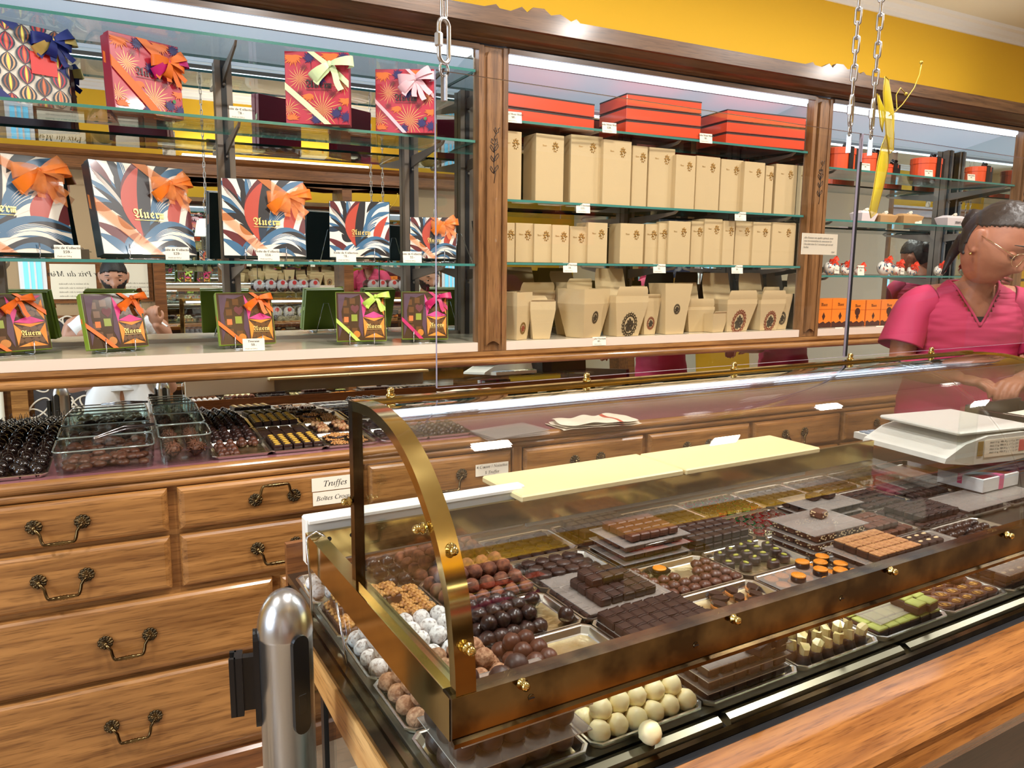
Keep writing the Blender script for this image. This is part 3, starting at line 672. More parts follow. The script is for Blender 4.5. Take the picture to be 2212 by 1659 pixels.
for i, (x, z0, lb) in enumerate(((.152, 1.80, 'steel chain holding the left corner of the hanging glass guard'), (1.033, 1.80, 'steel chain above the glass seam, left of the yellow butterfly'), (1.10, 1.80, 'steel chain with the yellow butterfly hanging on it'))):
    t = thing('steel_chain', lb, 'chain', cw(x, gy+.0025, z0), CA+radians(25))
    m = MB(); k = 0; z = 0
    while z0+z < 2.74: link(m, z, k % 2); z += .0262; k += 1
    m.build('chain_links', STEEL, t)
    m = MB(); P = [(.011*cos(2*pi*q/20), 0, -.045+.011*sin(2*pi*q/20)+(.018 if sin(2*pi*q/20) > 0 else -.018)) for q in range(20)]
    m.tube(P, .0032, 8, 0, True).rbox(-.016, -.005, -.055, -.006, .005, -.036, .002); m.build('carabiner', STEEL, t)
    m = MB(); P = [(.009*cos(2*pi*q/16), 0, -.083+.010*sin(2*pi*q/16)) for q in range(16)]
    m.tube(P, .002, 6, 0, True).box(-.002, -.0045, -.125, .002, .0045, -.09); m.build('glass_hook', STEEL, t)
org = film('yellow_organza', (240, 214, 40), .78, .5); wr = mat('yellow_wire', (190, 160, 60), .4, .5)
bf = thing('butterfly_ornament', 'translucent yellow organza butterfly with wire feelers, hanging from the chain', 'ornament', cw(0, 0, 0), CA)
def wing(name, pts, dy):
    P = [cpl(px, py, gy-.03+dy) for px, py in pts]; n = len(P)
    c = sum(P, Vector())/n; vs = [tuple(p) for p in P]+[(c.x, c.y-.012, c.z)]
    m = MB().add(vs, [(i, (i+1) % n, n) for i in range(n)], 0, True)
    m.tube(P, .0012, 5, 1, True); m.build(name, [org, wr], bf)
wing('upper_wing', [(1912, 165), (1920, 172), (1921, 240), (1928, 250), (1931, 290), (1930, 325), (1921, 332), (1914, 290), (1908, 200)], 0)
wing('upper_wing', [(1895, 202), (1899, 206), (1907, 262), (1906, 285), (1902, 270)], -.01)
wing('lower_wing', [(1914, 290), (1921, 300), (1918, 360), (1909, 400), (1893, 460), (1881, 471), (1878, 455), (1886, 415), (1896, 350), (1903, 320)], .004)
m = MB(); m.tube([cpl(px, py, gy-.03) for px, py in ((1920, 250), (1932, 243), (1950, 225), (1975, 190), (1987, 160), (1990, 138))], .0011, 5)
m.ball(.0035, 8, 6, 0, TR(cpl(1990, 135, gy-.03)))
m.tube([cpl(px, py, gy-.03) for px, py in ((1920, 250), (1938, 238), (1936, 205), (1945, 190), (1957, 203))], .0011, 5)
m.ball(.0035, 8, 6, 0, TR(cpl(1957, 203, gy-.03))); m.build('feelers', wr, bf)
# note taped to the guard
p = cpl(1733, 503, gy-.002); q = cpl(1806, 551, gy-.002)
m = MB().box(p.x, p.y-.001, q.z, q.x, p.y, p.z); h = (p.z-q.z)
for j, s_ in enumerate(['Afin d\'assurer une qualité optimale, nous', 'vous recommandons de consommer les', 'chocolats dans les 3 semaines qui suivent', "l'achat."]):
    words(m, s_, 'ital', h*.125, TR((p.x+h*.12, p.y-.0013, p.z-h*(.25+.15*j))) @ FRONT, 1, 'LEFT')
words(m, 'Auer', 'ital', h*.12, TR((q.x-h*.3, p.y-.0013, q.z+h*.1)) @ FRONT)
tag(m.build('paper_notice', [PAPER, INK], None, cw(0, 0, 0), CA), 'small cream notice with italic lines taped to the guard glass before a post', 'notice')
# ----------------------------------------------------------------- chocolate materials
DK = mat('dark_chocolate', (52, 28, 22), .30, c2=(38, 20, 16), nscale=60, bump=.15, bscale=120)
DKM = mat('matt_dark_chocolate', (56, 32, 26), .45, c2=(42, 24, 20), nscale=50, bump=.2, bscale=140)
MK = mat('milk_chocolate', (96, 54, 36), .38, c2=(80, 44, 30), nscale=50, bump=.15, bscale=120)
CC = mat('cocoa_dust', (136, 80, 52), .85, c2=(92, 50, 34), nscale=80, bump=.5, bscale=160)
CN = mat('coconut_sugar', (238, 236, 236), .8, c2=(160, 148, 144), nscale=190, bump=.8, bscale=220, ramp=(.5, .66))
HZ = mat('nut_crumbs', (190, 146, 112), .8, c2=(146, 98, 68), nscale=160, bump=1, bscale=260)
WC = mat('white_chocolate', (250, 236, 186), .42, sss=.15, bump=.1, bscale=90)
WN = mat('walnut', (214, 160, 88), .5, c2=(160, 104, 48), nscale=90, bump=.6, bscale=200)
OR = mat('orange_icing', (246, 156, 44), .4); GR = mat('pistachio_green', (176, 184, 96), .5, c2=(160, 170, 80), nscale=40)
GI = mat('candied_ginger', (232, 218, 160), .25, c2=(206, 188, 122), nscale=60, sss=.3, coat=.4)
SE = mat('caramel_crisp', (214, 160, 104), .4, c2=(170, 110, 66), nscale=120, bump=.5, bscale=200)
PI = mat('pistachio_nut', (164, 160, 50), .5); AL = mat('split_almond', (236, 208, 160), .5)
GD = mat('gold_squiggle', (190, 140, 66), .35, .5); OP = mat('candied_peel', (222, 138, 60), .3, coat=.5)
FOILS = [mat('silver_foil', (220, 224, 222), .25, .9), mat('green_foil', (30, 150, 90), .3, .7), mat('red_foil', (200, 30, 50), .3, .7)]
TRM = mat('gilt_tray_foil', (250, 240, 200), .3, 1, c2=(226, 206, 146), nscale=24, bump=1, bscale=60, ramp=(.35, .65))
TRR = mat('silver_tray_rim', (236, 234, 226), .24, 1)
SHM = film('frosted_divider_sheet', (186, 176, 168), .34, .3); SHE = mat('frosted_sheet_edge', (205, 202, 198), .35)
def tray_mesh(wx, wy, h=.013):
    m = MB(); a, b = wx/2, wy/2
    def ring(x, y, z, c): return [(-x+c, -y, z), (x-c, -y, z), (x, -y+c, z), (x, y-c, z), (x-c, y, z), (-x+c, y, z), (-x, y-c, z), (-x, -y+c, z)]
    R = [ring(a-.012, b-.012, .0012, .008), ring(a-.010, b-.010, .003, .009), ring(a-.005, b-.005, h-.001, .01), ring(a-.003, b-.003, h, .01), ring(a, b, h, .011), ring(a, b, h-.0025, .011), ring(a-.004, b-.004, h-.004, .01), ring(a-.009, b-.009, .0, .009)]
    vs = [p for r in R for p in r]
    for i in range(len(R)-1):
        m.add(vs[i*8:i*8+16], [(k, (k+1) % 8, 8+(k+1) % 8, 8+k) for k in range(8)], 1 if i in (0, 1, 2, 3, 4, 5, 6) else 0, False)
    m.add(R[0], [tuple(range(8))], 0); m.add(R[-1], [tuple(range(8))[::-1]], 1)
    return m.mesh('tray', [TRM, TRR])
TM = tray_mesh(PX-.003, PY-.003)
sheet = MB().box(-.078, -.055, 0, .078, .055, .0012).mesh('divider_sheet', [SHM])
def sheet_at(x, y, z, lab, sx=1, sy=1, rz=0):
    m = MB(); a, b = .078*sx, .055*sy; v = [(-a,-b,0),(a,-b,0),(a,b,0),(-a,b,0),(-a,-b,.0014),(a,-b,.0014),(a,b,.0014),(-a,b,.0014)]
    m.add(v, [(0,3,2,1),(4,5,6,7)], 0).add(v, [(0,1,5,4),(1,2,6,5),(2,3,7,6),(3,0,4,7)], 1)
    o = m.build('divider_sheet', [SHM, SHE], None, cw(x, y, z), CA+rz); return tag(o, lab, 'plastic sheet')
R_ = random.Random(3)
# prototypes: (list of mesh variants, [(child name, mesh variants)])
def rmesh(name, mt, r, amp, fr, n=4, ridge=0, sq=(1, 1, 1)): return [MB().ball(r, 16, 11, 0, None, amp, fr, s+1, sq, ridge).mesh(name, mt) for s in range(n)]
tr_coco = rmesh('truffle', CN, .0140, .05, 3); tr_hz = rmesh('truffle', HZ, .0138, .07, 6); tr_cc = rmesh('truffle', CC, .0135, .14, 2.2)
tr_dk = rmesh('truffle', DK, .0132, .16, 4, ridge=.05); tr_mk = rmesh('truffle', MK, .0138, .05, 2, ridge=.05); tr_wc = rmesh('truffle', WC, .0144, .09, 3, ridge=.03)
bonb = [MB().lathe([(0, .0), (.008, 0), (.0135, .004), (.0160, .010), (.0164, .0155), (.0150, .022), (.0112, .0275), (.006, .0305), (0, .0315)], 20).mesh('bonbon', DKM)]
def sqr(mt, a=.0115, b=.0115, h=.0145, lines=0, top=None):
    out = []
    for s in range(2):
        m = MB().rbox(-a, -b, 0, a, b, h, .0022, 0, None)
        for k in range(lines):
            u = -b*.8+1.6*b*k/max(1, lines-1); m.tube([(-a*.9, u-.001, h), (0, u+.0015*(s*2-1), h+.0004), (a*.9, u+.001, h)], .0009, 5, 0)
        out.append(m.mesh('square', mt))
    return out
sq_dk = sqr(DKM, lines=2); sq_dk2 = sqr(DKM, lines=0); sq_mk = sqr(MK, lines=0); sq_big = sqr(DKM, .016, .013, .013, 4)
def cyl(mt, r, h, n=20, ln=0):
    m = MB().lathe([(0, 0), (r*.94, 0), (r, .0015), (r*.97, h-.002), (r*.9, h), (0, h)], n)
    for k in range(ln): u = -r*.6+1.2*r*k/max(1, ln-1); c = sqrt(max(.0, 1-(u/r)**2))*r*.85; m.tube([(-c, u, h), (c, u+.001, h)], .0008, 5)
    return [m.mesh('disc', mt)]
disc = cyl(DKM, .0145, .009, ln=2); disc_o = cyl(DK, .0138, .0095); disc_p = cyl(DKM, .0125, .014)
ico = [MB().lathe([(0, .0095), (.0132, .0095), (.0134, .0115), (.0125, .0125), (0, .0125)], 18).mesh('orange_top', OR)]
m = ico_m = MB().lathe([(0, .0095), (.0132, .0095), (.0134, .0115), (.0125, .0125), (0, .0125)], 18)
for k in range(6): u = -.009+.0036*k; c = sqrt(.0128**2-u*u)*.9; m.tube([(-c, u, .0125), (c, u, .0125)], .0008, 4)
ico = [m.mesh('orange_top', OR)]
pist = [MB().ball(.0055, 10, 7, 0, TR((0, 0, .015)), sq=(1.2, .7, .5)).mesh('pistachio', PI)]
alm = [MB().ball(.0055, 10, 7, 0, TR((0, 0, .0145)), sq=(1.3, .7, .35)).mesh('almond', AL)]
wal = []
for s in range(3):
    m = MB()
    for q in range(16):
        a = q*2.4; rr = .0028+.0095*(q/16)**.5; m.ball(.0042, 7, 5, 0, TR((rr*cos(a), rr*sin(a)*.95, .0165+.004*(1-(q/16)))), amp=.5, fr=2, seed=q+s*9, sq=(1.1, 1.1, .8))
    wal.append(m.mesh('walnut_half', WN))
rr_mk = []
for s in range(2):
    m = MB().ball(.0125, 12, 8, 0, TR((0, 0, .0085)), sq=(1, .95, .68), amp=.03, seed=s)
    for k in range(5): u = -.008+.004*k; c = sqrt(.0115**2-u*u); m.tube([(u, -c*.85, .0105), (u, 0, .0175-abs(u)*.25), (u, c*.85, .0105)], .0008, 4)
    rr_mk.append(m.mesh('bonbon', MK))
grt = [MB().rbox(-.0125, -.0125, .0125, .0125, .0125, .0165, .0012).mesh('green_top', GR)]; grb = [MB().rbox(-.0132, -.0132, 0, .0132, .0132, .0128, .0015).mesh('square', DKM)]
seb = [MB().rbox(-.0128, -.0128, 0, .0128, .0128, .013, .002, 0, RZ(.0)).mesh('square', DK)]; set_ = [MB().rbox(-.0118, -.0118, .0126, .0118, .0118, .0162, .001).mesh('crisp_top', SE)]
mka = []
for s in range(3):
    m = MB().rbox(-.0145, -.0145, 0, .0145, .0145, .0155, .003)
    mka.append(m.mesh('square', MK))
nib = []
for s in range(2):
    m = MB()
    for q in range(9): m.ball(.0016, 6, 4, 0, TR((R_.uniform(-.012, .012), -.0146, R_.uniform(.003, .013))), sq=(1.6, .6, 1))
    for q in range(6): m.ball(.0016, 6, 4, 0, TR((-.0146, R_.uniform(-.012, .012), R_.uniform(.003, .013))), sq=(.6, 1.6, 1))
    nib.append(m.mesh('nut_pieces', AL))
gin = []; gic = []
for s in range(3):
    gin.append(MB().lathe([(0, 0), (.0105, 0), (.0115, .002), (.0085, .014), (.0075, .017), (0, .0175)], 14).mesh('cone', DKM))
    m = MB(); rs = random.Random(s); k = 7; P = [(cos(2*pi*i/k)*(.0062+rs.uniform(0, .0022)), sin(2*pi*i/k)*(.0062+rs.uniform(0, .0022))) for i in range(k)]
    Q = [(x*1.12+.001*s, y*1.1) for x, y in P]; vs = [(x, y, .0155) for x, y in P]+[(x, y, .030+rs.uniform(-.004, .004)) for x, y in Q]
    m.add(vs, [(i, (i+1) % k, k+(i+1) % k, k+i) for i in range(k)]+[tuple(range(k, 2*k))], 0)
    gic.append(m.mesh('candied_ginger', GI))
ovb = [MB().lathe([(0, 0), (.0165, 0), (.0175, .002), (.0175, .0115), (.016, .0115), (.0155, .0105), (0, .0105)], 22, 0, True, None, .74).mesh('oval', MK)]
m = MB()
for o in range(2): m.tube([(.010*sin(t*.55+o)*cos(t*.21), .0065*cos(t*.8+o), .0112) for t in range(16)], .0006, 4)
ovg = [m.mesh('gold_swirl', GD)]
peel = []; peelc = []
for s in range(3):
    P = [(-.016, -.004), (-.006, -.010), (.010, -.008), (.017, .0), (.002, .010), (-.010, .006)]
    m = MB().prism(P, .004, .0095); peel.append(m.mesh('chocolate_half', DK))
    m = MB().prism([(-.014, -.0085), (-.002, -.0135), (.012, -.011), (.017, .0), (.002, .007), (-.01, .003)], 0, .0042); peelc.append(m.mesh('orange_peel', OP))
pip = []
m = MB()
for t in range(1): pass
P = []; 
for t in range(54): a = t*.42; r = .0088*(1-t/60); P.append((r*cos(a), r*sin(a), .009+.010*t/54))
m.tube(P, [.0032*(1-.6*i/54) for i in range(54)], 6); m.lathe([(0, .006), (.011, .006), (.0115, .009), (0, .0105)], 14)
pip = [m.mesh('piped_swirl', MK)]
cup = []
for f in FOILS:
    m = MB(); n = 28; vs = []
    for j, (r, z) in enumerate(((.0085, 0), (.0125, .013))):
        for k in range(n): q = r*(1+(.04 if k % 2 else -.04)); vs.append((q*cos(2*pi*k/n), q*sin(2*pi*k/n), z))
    m.add(vs, [(k, (k+1) % n, n+(k+1) % n, n+k) for k in range(n)]+[tuple(range(n))[::-1]], 0); cup.append(m.mesh('foil_cup', f))
dome = [MB().lathe([(0, 0), (.0145, 0), (.015, .002), (.0125, .009), (.007, .0125), (0, .0135)], 16, 0, True, None, .8).mesh('bonbon', DK)]
pbox = MB().rbox(-.0125, -.0125, 0, .0125, .0125, .013, .0015)
for q in range(7): pbox.tube([(-.011+.0036*q, -.0125, .0132), (-.0125+.0036*q, .0, .0138), (-.011+.0036*q, .0125, .0132)], .0008, 4)
KIND = dict(
 coco=(tr_coco, None, 'truffle'), hz=(tr_hz, None, 'truffle'), cc=(tr_cc, None, 'truffle'), dk=(tr_dk, None, 'truffle'), mk=(tr_mk, None, 'truffle'), wc=(tr_wc, None, 'truffle'),
 bonb=(bonb, None, 'bonbon'), sq=(sq_dk, None, 'chocolate_square'), sq2=(sq_dk2, None, 'chocolate_square'), sqm=(sq_mk, None, 'chocolate_square'), big=(sq_big, None, 'chocolate_block'),
 disc=(disc, None, 'chocolate_disc'), orr=(disc_o, ico, 'orange_chocolate'), pis=(disc_p, pist, 'pistachio_chocolate'), alm=(sq_dk2, alm, 'almond_chocolate'), wal=([MB().rbox(-.0135, -.0125, 0, .0135, .0125, .0145, .002).mesh('square', MK)], wal, 'walnut_chocolate'),
 rmk=(rr_mk, None, 'bonbon'), grn=(grb, grt, 'green_top_chocolate'), ses=(seb, set_, 'crisp_chocolate'), mka=(mka, nib, 'nut_chocolate'), gin=(gin, gic, 'ginger_chocolate'), ova=(ovb, ovg, 'oval_chocolate'),
 peel=(peel, peelc, 'candied_orange'), pip=(cup, pip, 'piped_chocolate'), dome=(dome, None, 'bonbon'))
FAR = MB()
def put_choc(kind, P, rz, label, group, sc=1.0):
    V, Ch, nm = KIND[kind]; k = R_.randrange(len(V))
    if nm == 'chocolate_square':
        lp = P-CO; i_, j_ = lp.dot(EX)/PX, lp.dot(EYv)/PY
        if i_ > 6 or j_ > 4:
            me = V[k]; FAR.add([v.co for v in me.vertices], [tuple(p_.vertices) for p_ in me.polygons], 1 if kind == 'sqm' else 0, False, TR(P) @ RZ(CA+rz)); return None
    o = put(nm, V[k], None, P, CA+rz); tag(o, label, 'chocolate', group)
    if sc != 1: o.scale = (sc, sc, sc)
    if kind in ('coco', 'hz', 'cc', 'dk', 'mk', 'wc'): o.rotation_euler = (R_.uniform(0, 6), R_.uniform(0, 6), R_.uniform(0, 6))
    if Ch: c = put(Ch[R_.randrange(len(Ch))].name.split('.')[0], Ch[R_.randrange(len(Ch))], o)
    return o
def tray(i, j, lab, di=0, dj=0):
    o = put('tray', TM, None, cw((i+.5)*PX+di, (j+.5)*PY+dj, TZ), CA); return tag(o, lab, 'tray')
def pile(i, j, kind, label, group, r, nx, ny, layers, x0=None, x1=None, y0=None, y1=None, keep=1.0):
    cx, cy = (i+.5)*PX, (j+.5)*PY; wx, wy = PX-.014, PY-.014
    X0_ = cx-wx/2 if x0 is None else cx-wx/2+wx*x0; X1_ = cx+wx/2 if x1 is None else cx-wx/2+wx*x1
    Y0_ = cy-wy/2 if y0 is None else cy-wy/2+wy*y0; Y1_ = cy+wy/2 if y1 is None else cy-wy/2+wy*y1
    for L in range(layers):
        ax, ay = nx-L, ny-L
        sx = (X1_-X0_-2*r)/max(1, nx-1); sy = (Y1_-Y0_-2*r)/max(1, ny-1)
        for a in range(ax):
            for b in range(ay):
                if R_.random() > keep and L: continue
                x = X0_+r+(a+L*.5)*sx+R_.uniform(-.1, .1)*r; y = Y0_+r+(b+L*.5)*sy+R_.uniform(-.1, .1)*r
                put_choc(kind, cw(x, y, TZ+.0025+r*.97+L*r*1.32), 0, label, group)
def grid(i, j, kind, label, group, nx, ny, px=.0245, py=.0245, z=TZ+.002, edge=False, dx=0, dy=0, rz=0, jit=.0008, skip=0, jr=.06):
    cx, cy = (i+.5)*PX+dx, (j+.5)*PY+dy
    for a in range(nx):
        for b in range(ny):
            if edge and 0 < a < nx-1 and 0 < b < ny-1: continue
            if R_.random() < skip: continue
            u, v = (a-(nx-1)/2)*px, (b-(ny-1)/2)*py
            x = cx+u*cos(rz)-v*sin(rz)+R_.uniform(-jit, jit); y = cy+u*sin(rz)+v*cos(rz)+R_.uniform(-jit, jit)
            put_choc(kind, cw(x, y, z), rz+R_.uniform(-jr, jr), label, group)
def spots(i, j, kind, label, group, L, z=TZ+.002, rz=None):
    for u, v in L: put_choc(kind, cw((i+u)*PX, (j+v)*PY, z), R_.uniform(-3, 3) if rz is None else rz, label, group)
TL = {(0, 0): 'dark bonbons under frosted sheets', (0, 1): 'nut-crumbed truffles', (0, 2): 'sugared white truffles', (0, 3): 'walnut chocolates', (0, 4): 'few sugared truffles at the far left back',
 (1, 0): 'cream-coloured white chocolate truffles', (1, 1): 'few milk truffles, mostly bare gilt', (1, 2): 'dark ridged truffles', (1, 3): 'brown cocoa truffles', (1, 4): 'cocoa truffles by the rear rail',
 (2, 0): 'two dark blocks on stacked frosted sheets', (2, 1): 'packed dark squares, two layers', (2, 2): 'dark squares topped by a loose sheet', (2, 3): 'flat dark discs', (2, 4): 'flat dark discs by the rear rail',
 (3, 0): 'ginger-tipped cones', (3, 1): 'candied orange wedges', (3, 2): 'ring of striped milk bonbons', (3, 3): 'tall stack of milk squares', (3, 4): 'brown squares under a sheet at the back',
 (4, 0): 'green-topped squares', (4, 1): 'orange-iced discs', (4, 2): 'pistachio-topped rounds', (4, 3): 'mosaic of matt dark squares', (4, 4): 'dark squares at the back beside the piped cups',
 (5, 0): 'gold-swirled ovals', (5, 1): 'caramel-crisp squares in a stack', (5, 2): 'tall stack of nut-flecked squares', (5, 3): 'piped swirls in foil cups', (5, 4): 'piped swirls farther back'}
for j in range(5):
    for i in range(10 if j > 1 else 8):
        if (i, j) in TL: lab = 'gilt tray holding ' + TL[i, j]
        else: lab = 'gilt tray of dark chocolates, row %s from the front, column %s from the arch' % (['one', 'two', 'three', 'four', 'five'][j], ['one', 'two', 'three', 'four', 'five', 'six', 'seven', 'eight', 'nine', 'ten'][i])
        tray(i, j, lab)
g = lambda t: t
# column 0
for L in range(3):
    grid(0, 0, 'bonb', 'smooth dark bonbon between frosted sheets at the front left corner of the counter', 'dark bonbons at the front left corner', 5 if L < 2 else 4, 3, .033, .034, TZ+.002+L*.0335, dx=.0 if L < 2 else -.014, jr=2) if L < 2 else None
for L in range(2): sheet_at(.5*PX+.006, .5*PY, TZ+.0335+L*.0335, ['lower frosted sheet on the dark bonbons at the front left corner', 'upper frosted sheet on the dark bonbons at the front left corner'][L], 1.12, 1.13)
spots(0, 0, 'bonb', 'smooth dark bonbon on the topmost sheet at the front left corner', 'bonbons on the topmost sheet', [(.12, .3), (.15, .6), (.3, .45), (.35, .75), (.55, .6), (.72, .72)], TZ+.0695)
pile(0, 1, 'hz', 'round truffle rolled in tan nut crumbs, in the left front tray', 'nut-crumbed truffles', .0138, 6, 4, 3)
pile(0, 2, 'coco', 'round white truffle dusted with sugar and coconut, left end of the counter', 'sugared white truffles', .0140, 6, 4, 2)
pile(1, 1, 'mk', 'glossy milk chocolate truffle beside the bare gilt tray', 'milk truffles', .0138, 3, 4, 2, x0=-.05, x1=.38)
pile(1, 2, 'dk', 'dark ridged truffle heaped in the tray left of the bare gilt', 'dark ridged truffles', .0132, 5, 4, 2, x0=-.05, x1=.66)
spots(1, 2, 'dk', 'single dark ridged truffle on the bare gilt foil', 'stray dark truffles on bare foil', [(.80, .80), (.90, .25)], TZ+.015)
pile(1, 3, 'cc', 'cocoa-dusted brown truffle in the big heap behind the brass arch', 'cocoa truffles, front heap', .0135, 6, 4, 3)
pile(1, 4, 'cc', 'cocoa-dusted brown truffle heaped nearest the rear rail', 'cocoa truffles, rear heap', .0135, 6, 4, 2)
pile(0, 4, 'dk', 'glossy dark truffle in the rear left corner beside the cocoa heap', 'dark truffles in the rear left corner', .0132, 2, 3, 1, x0=.72, x1=1.05)
spots(0, 4, 'coco', 'white sugared truffle in the rear left tray', 'sugared truffles in the rear left tray', [(.1, .3), (.22, .25), (.12, .6), (.3, .5), (.5, .3), (.48, .6), (.25, .8)], TZ+.016)
grid(0, 3, 'wal', 'square milk chocolate topped with a walnut half, lower layer', 'walnut chocolates, lower layer', 6, 4, .0275, .0265)
grid(0, 3, 'wal', 'square milk chocolate topped with a walnut half, upper layer', 'walnut chocolates, upper layer', 4, 2, .0275, .0265, TZ+.0225, dx=-.02, dy=.012)
# front row
pile(1, 0, 'wc', 'round cream-white chocolate truffle in the front tray', 'white chocolate truffles', .0142, 6, 4, 3)
put_choc('wc', cw(1*PX+.075, -.012, TZ+.0165), 0, 'single white chocolate truffle fallen in front of its tray', None)
for L in range(3):
    grid(2, 0, 'sq2', 'flat dark chocolate square between the stacked frosted sheets, front row', 'dark squares between sheets, front row', 6, 4, .0262, .0262, TZ+.002+L*.0175, edge=True)
    sheet_at(2.5*PX, .5*PY, TZ+.0168+L*.0175, ['lowest', 'middle', 'topmost'][L]+' frosted sheet of the front stack that carries two dark blocks', 1.04, 1.0)
spots(2, 0, 'big', 'dark ribbed block lying on the topmost frosted sheet of the front stack', 'two ribbed blocks', [(.58, .13), (.80, .17)], TZ+.0535, .25)
grid(3, 0, 'gin', 'dark chocolate cone tipped with a chunk of candied ginger', 'ginger chocolates', 6, 5, .0262, .0235, jit=.002, jr=3)
grid(4, 0, 'grn', 'dark square with a pale green top, under the frosted sheet', 'green-topped squares under the sheet', 6, 4, .0275, .0275)
sheet_at(4.5*PX+.006, .5*PY+.006, TZ+.0196, 'frosted sheet over the green-topped squares', .95, .85, .06)
spots(4, 0, 'grn', 'green-topped square lying on the frosted sheet', 'four loose green-topped squares', [(.66, .20), (.81, .18), (.68, .39), (.83, .37)], TZ+.0212, .1)
grid(5, 0, 'ova', 'oval milk chocolate with a gold swirl, lower layer', 'gold-swirled ovals', 5, 4, .034, .028, jr=.4)
spots(5, 0, 'ova', 'gold-swirled oval lying on top of the others', 'ovals of the upper layer', [(.25, .7), (.5, .75), (.75, .55), (.7, .82)], TZ+.0145, .2)
# second row
for L in range(2): grid(2, 1, 'sq', 'small dark square with drizzled lines, packed in the near slab', 'packed dark squares', 7, 5, .0236, .0236, TZ+.002+L*.0158, edge=(L == 0))
sheet_at(2.5*PX, 1.5*PY, TZ+.0166, 'frosted sheet between the two layers of packed dark squares', 1.06, 1.05)
spots(3, 1, 'peel', 'candied orange wedge half dipped in dark chocolate', 'candied orange wedges', [(.12, .5), (.24, .36), (.32, .62), (.42, .74), (.5, .42), (.6, .66), (.7, .5), (.66, .85), (.8, .62), (.9, .8), (.45, .9)])
grid(4, 1, 'orr', 'dark disc with ribbed orange icing, in the bottom layer', 'orange-iced discs, bottom layer', 5, 4, .031, .029, jr=2)
sheet_at(4.4*PX, 1.5*PY, TZ+.0152, 'frosted sheet between the orange-iced discs', .9, .95)
spots(4, 1, 'orr', 'dark disc with ribbed orange icing on top of the sheet', 'orange-iced discs, top layer', [(.33, .55), (.5, .25), (.66, .85), (.66, .55), (.66, .22), (.82, .72), (.82, .40), (.97, .85), (.97, .55), (.93, .25)], TZ+.017)
for L in range(3):
    grid(5, 1, 'ses', 'dark square with a caramel-crisp top, layer %s of the stack' % ['one', 'two', 'three'][L], 'caramel-crisp squares, layer '+['one', 'two', 'three'][L], 5, 4, .0262, .0262, TZ+.002+L*.019, edge=L < 2, rz=.0)
    if L < 2: sheet_at(5.5*PX, 1.5*PY, TZ+.0189+L*.019, ['lower', 'upper'][L]+' frosted sheet in the stack of caramel-crisp squares', 1.1, 1.08)
grid(6, 1, 'alm', 'dark square with a split almond on top', 'almond squares', 4, 2, .0262, .0262, TZ+.0175, dx=-.03, dy=.01)
grid(6, 1, 'sq2', 'dark square in the layer under the almond squares', 'dark squares under the almond squares', 6, 4, .0262, .0262)
sheet_at(6.5*PX, 1.5*PY, TZ+.0168, 'frosted sheet under the almond squares', 1.05, 1.0)
grid(7, 1, 'dome', 'glossy dark oval dome bonbon at the right of the almond squares', 'glossy dark domes', 5, 5, .032, .025)
# third row
grid(2, 2, 'sq', 'dark square in the bottom layer under the loose sheet', 'dark squares under the loose sheet', 7, 5, .0245, .0236, edge=True)
sheet_at(2.5*PX+.01, 2.5*PY, TZ+.0168, 'loose frosted sheet carrying dark squares in the middle of the counter', 1.15, 1.1)
grid(2, 2, 'sq', 'dark square lying on the loose sheet, mid-counter', 'dark squares on the loose sheet', 5, 4, .0245, .0245, TZ+.0185, dx=.012)
grid(2, 2, 'sq', 'dark square of the third layer, mid-counter', 'dark squares, third layer', 3, 2, .0245, .0245, TZ+.0335, dx=0, dy=.02)
spots(3, 2, 'rmk', 'small rounded milk bonbon with ridges, in the broken ring', 'ridged milk bonbons', [(u, v) for u in (.08, .22, .36, .5, .64, .78, .92) for v in (.13, .32)]+[(.08, .52), (.08, .72), (.22, .52), (.80, .52), (.92, .52), (.80, .72), (.92, .72), (.68, .52), (.08, .9), (.36, .52)])
o = put_choc('orr', cw(3.33*PX, 2.78*PY, TZ+.006), 0, 'single orange-iced disc in a dark paper cup among the milk bonbons', None); 
m = MB(); n = 30; vs = [(r*(1+(.05 if k % 2 else -.05))*cos(2*pi*k/n), r*(1+(.05 if k % 2 else -.05))*sin(2*pi*k/n), z) for r, z in ((.013, 0), (.0215, .010)) for k in range(n)]
m.add(vs, [(k, (k+1) % n, n+(k+1) % n, n+k) for k in range(n)]+[tuple(range(n))[::-1]], 0)
tag(m.build('paper_cup', mat('dark_paper_cup', (30, 20, 18), .5), None, cw(3.33*PX, 2.78*PY, TZ+.0035), CA), 'dark fluted paper cup holding the single orange-iced disc', 'paper cup')
spots(4, 2, 'pis', 'round dark chocolate with a pistachio on top', 'pistachio rounds', [(.1, .5), (.24, .35), (.3, .62), (.4, .85), (.45, .45), (.5, .66), (.6, .9), (.62, .5), (.7, .72), (.78, .3), (.84, .52), (.9, .75), (.75, .92), (.2, .8), (.55, .22)])
for L in range(3):
    grid(5, 2, 'mka', 'nut-flecked milk square, layer %s of the tall stack' % ['one', 'two', 'three'][L], 'nut-flecked squares, layer '+['one', 'two', 'three'][L], 5, 4, .0298, .0298, TZ+.002+L*.0185, edge=True, jr=.03)
    sheet_at(5.5*PX, 2.5*PY, TZ+.0185+L*.0185, ['lowest', 'middle', 'topmost'][L]+' frosted sheet in the stack of nut-flecked squares', 1.1, 1.1)
put_choc('mka', cw(5.62*PX, 2.62*PY, TZ+.0575), .2, 'single nut-flecked square on top of the topmost sheet', None)
grid(6, 2, 'sqm', 'flat milk square in the slab right of the nut-flecked stack', 'milk squares right of the nut stack', 6, 4, .026, .026, TZ+.002)
grid(6, 2, 'sqm', 'milk square of the second layer, right of the nut-flecked stack', 'milk squares, second layer', 4, 3, .026, .026, TZ+.0175, dx=-.01)
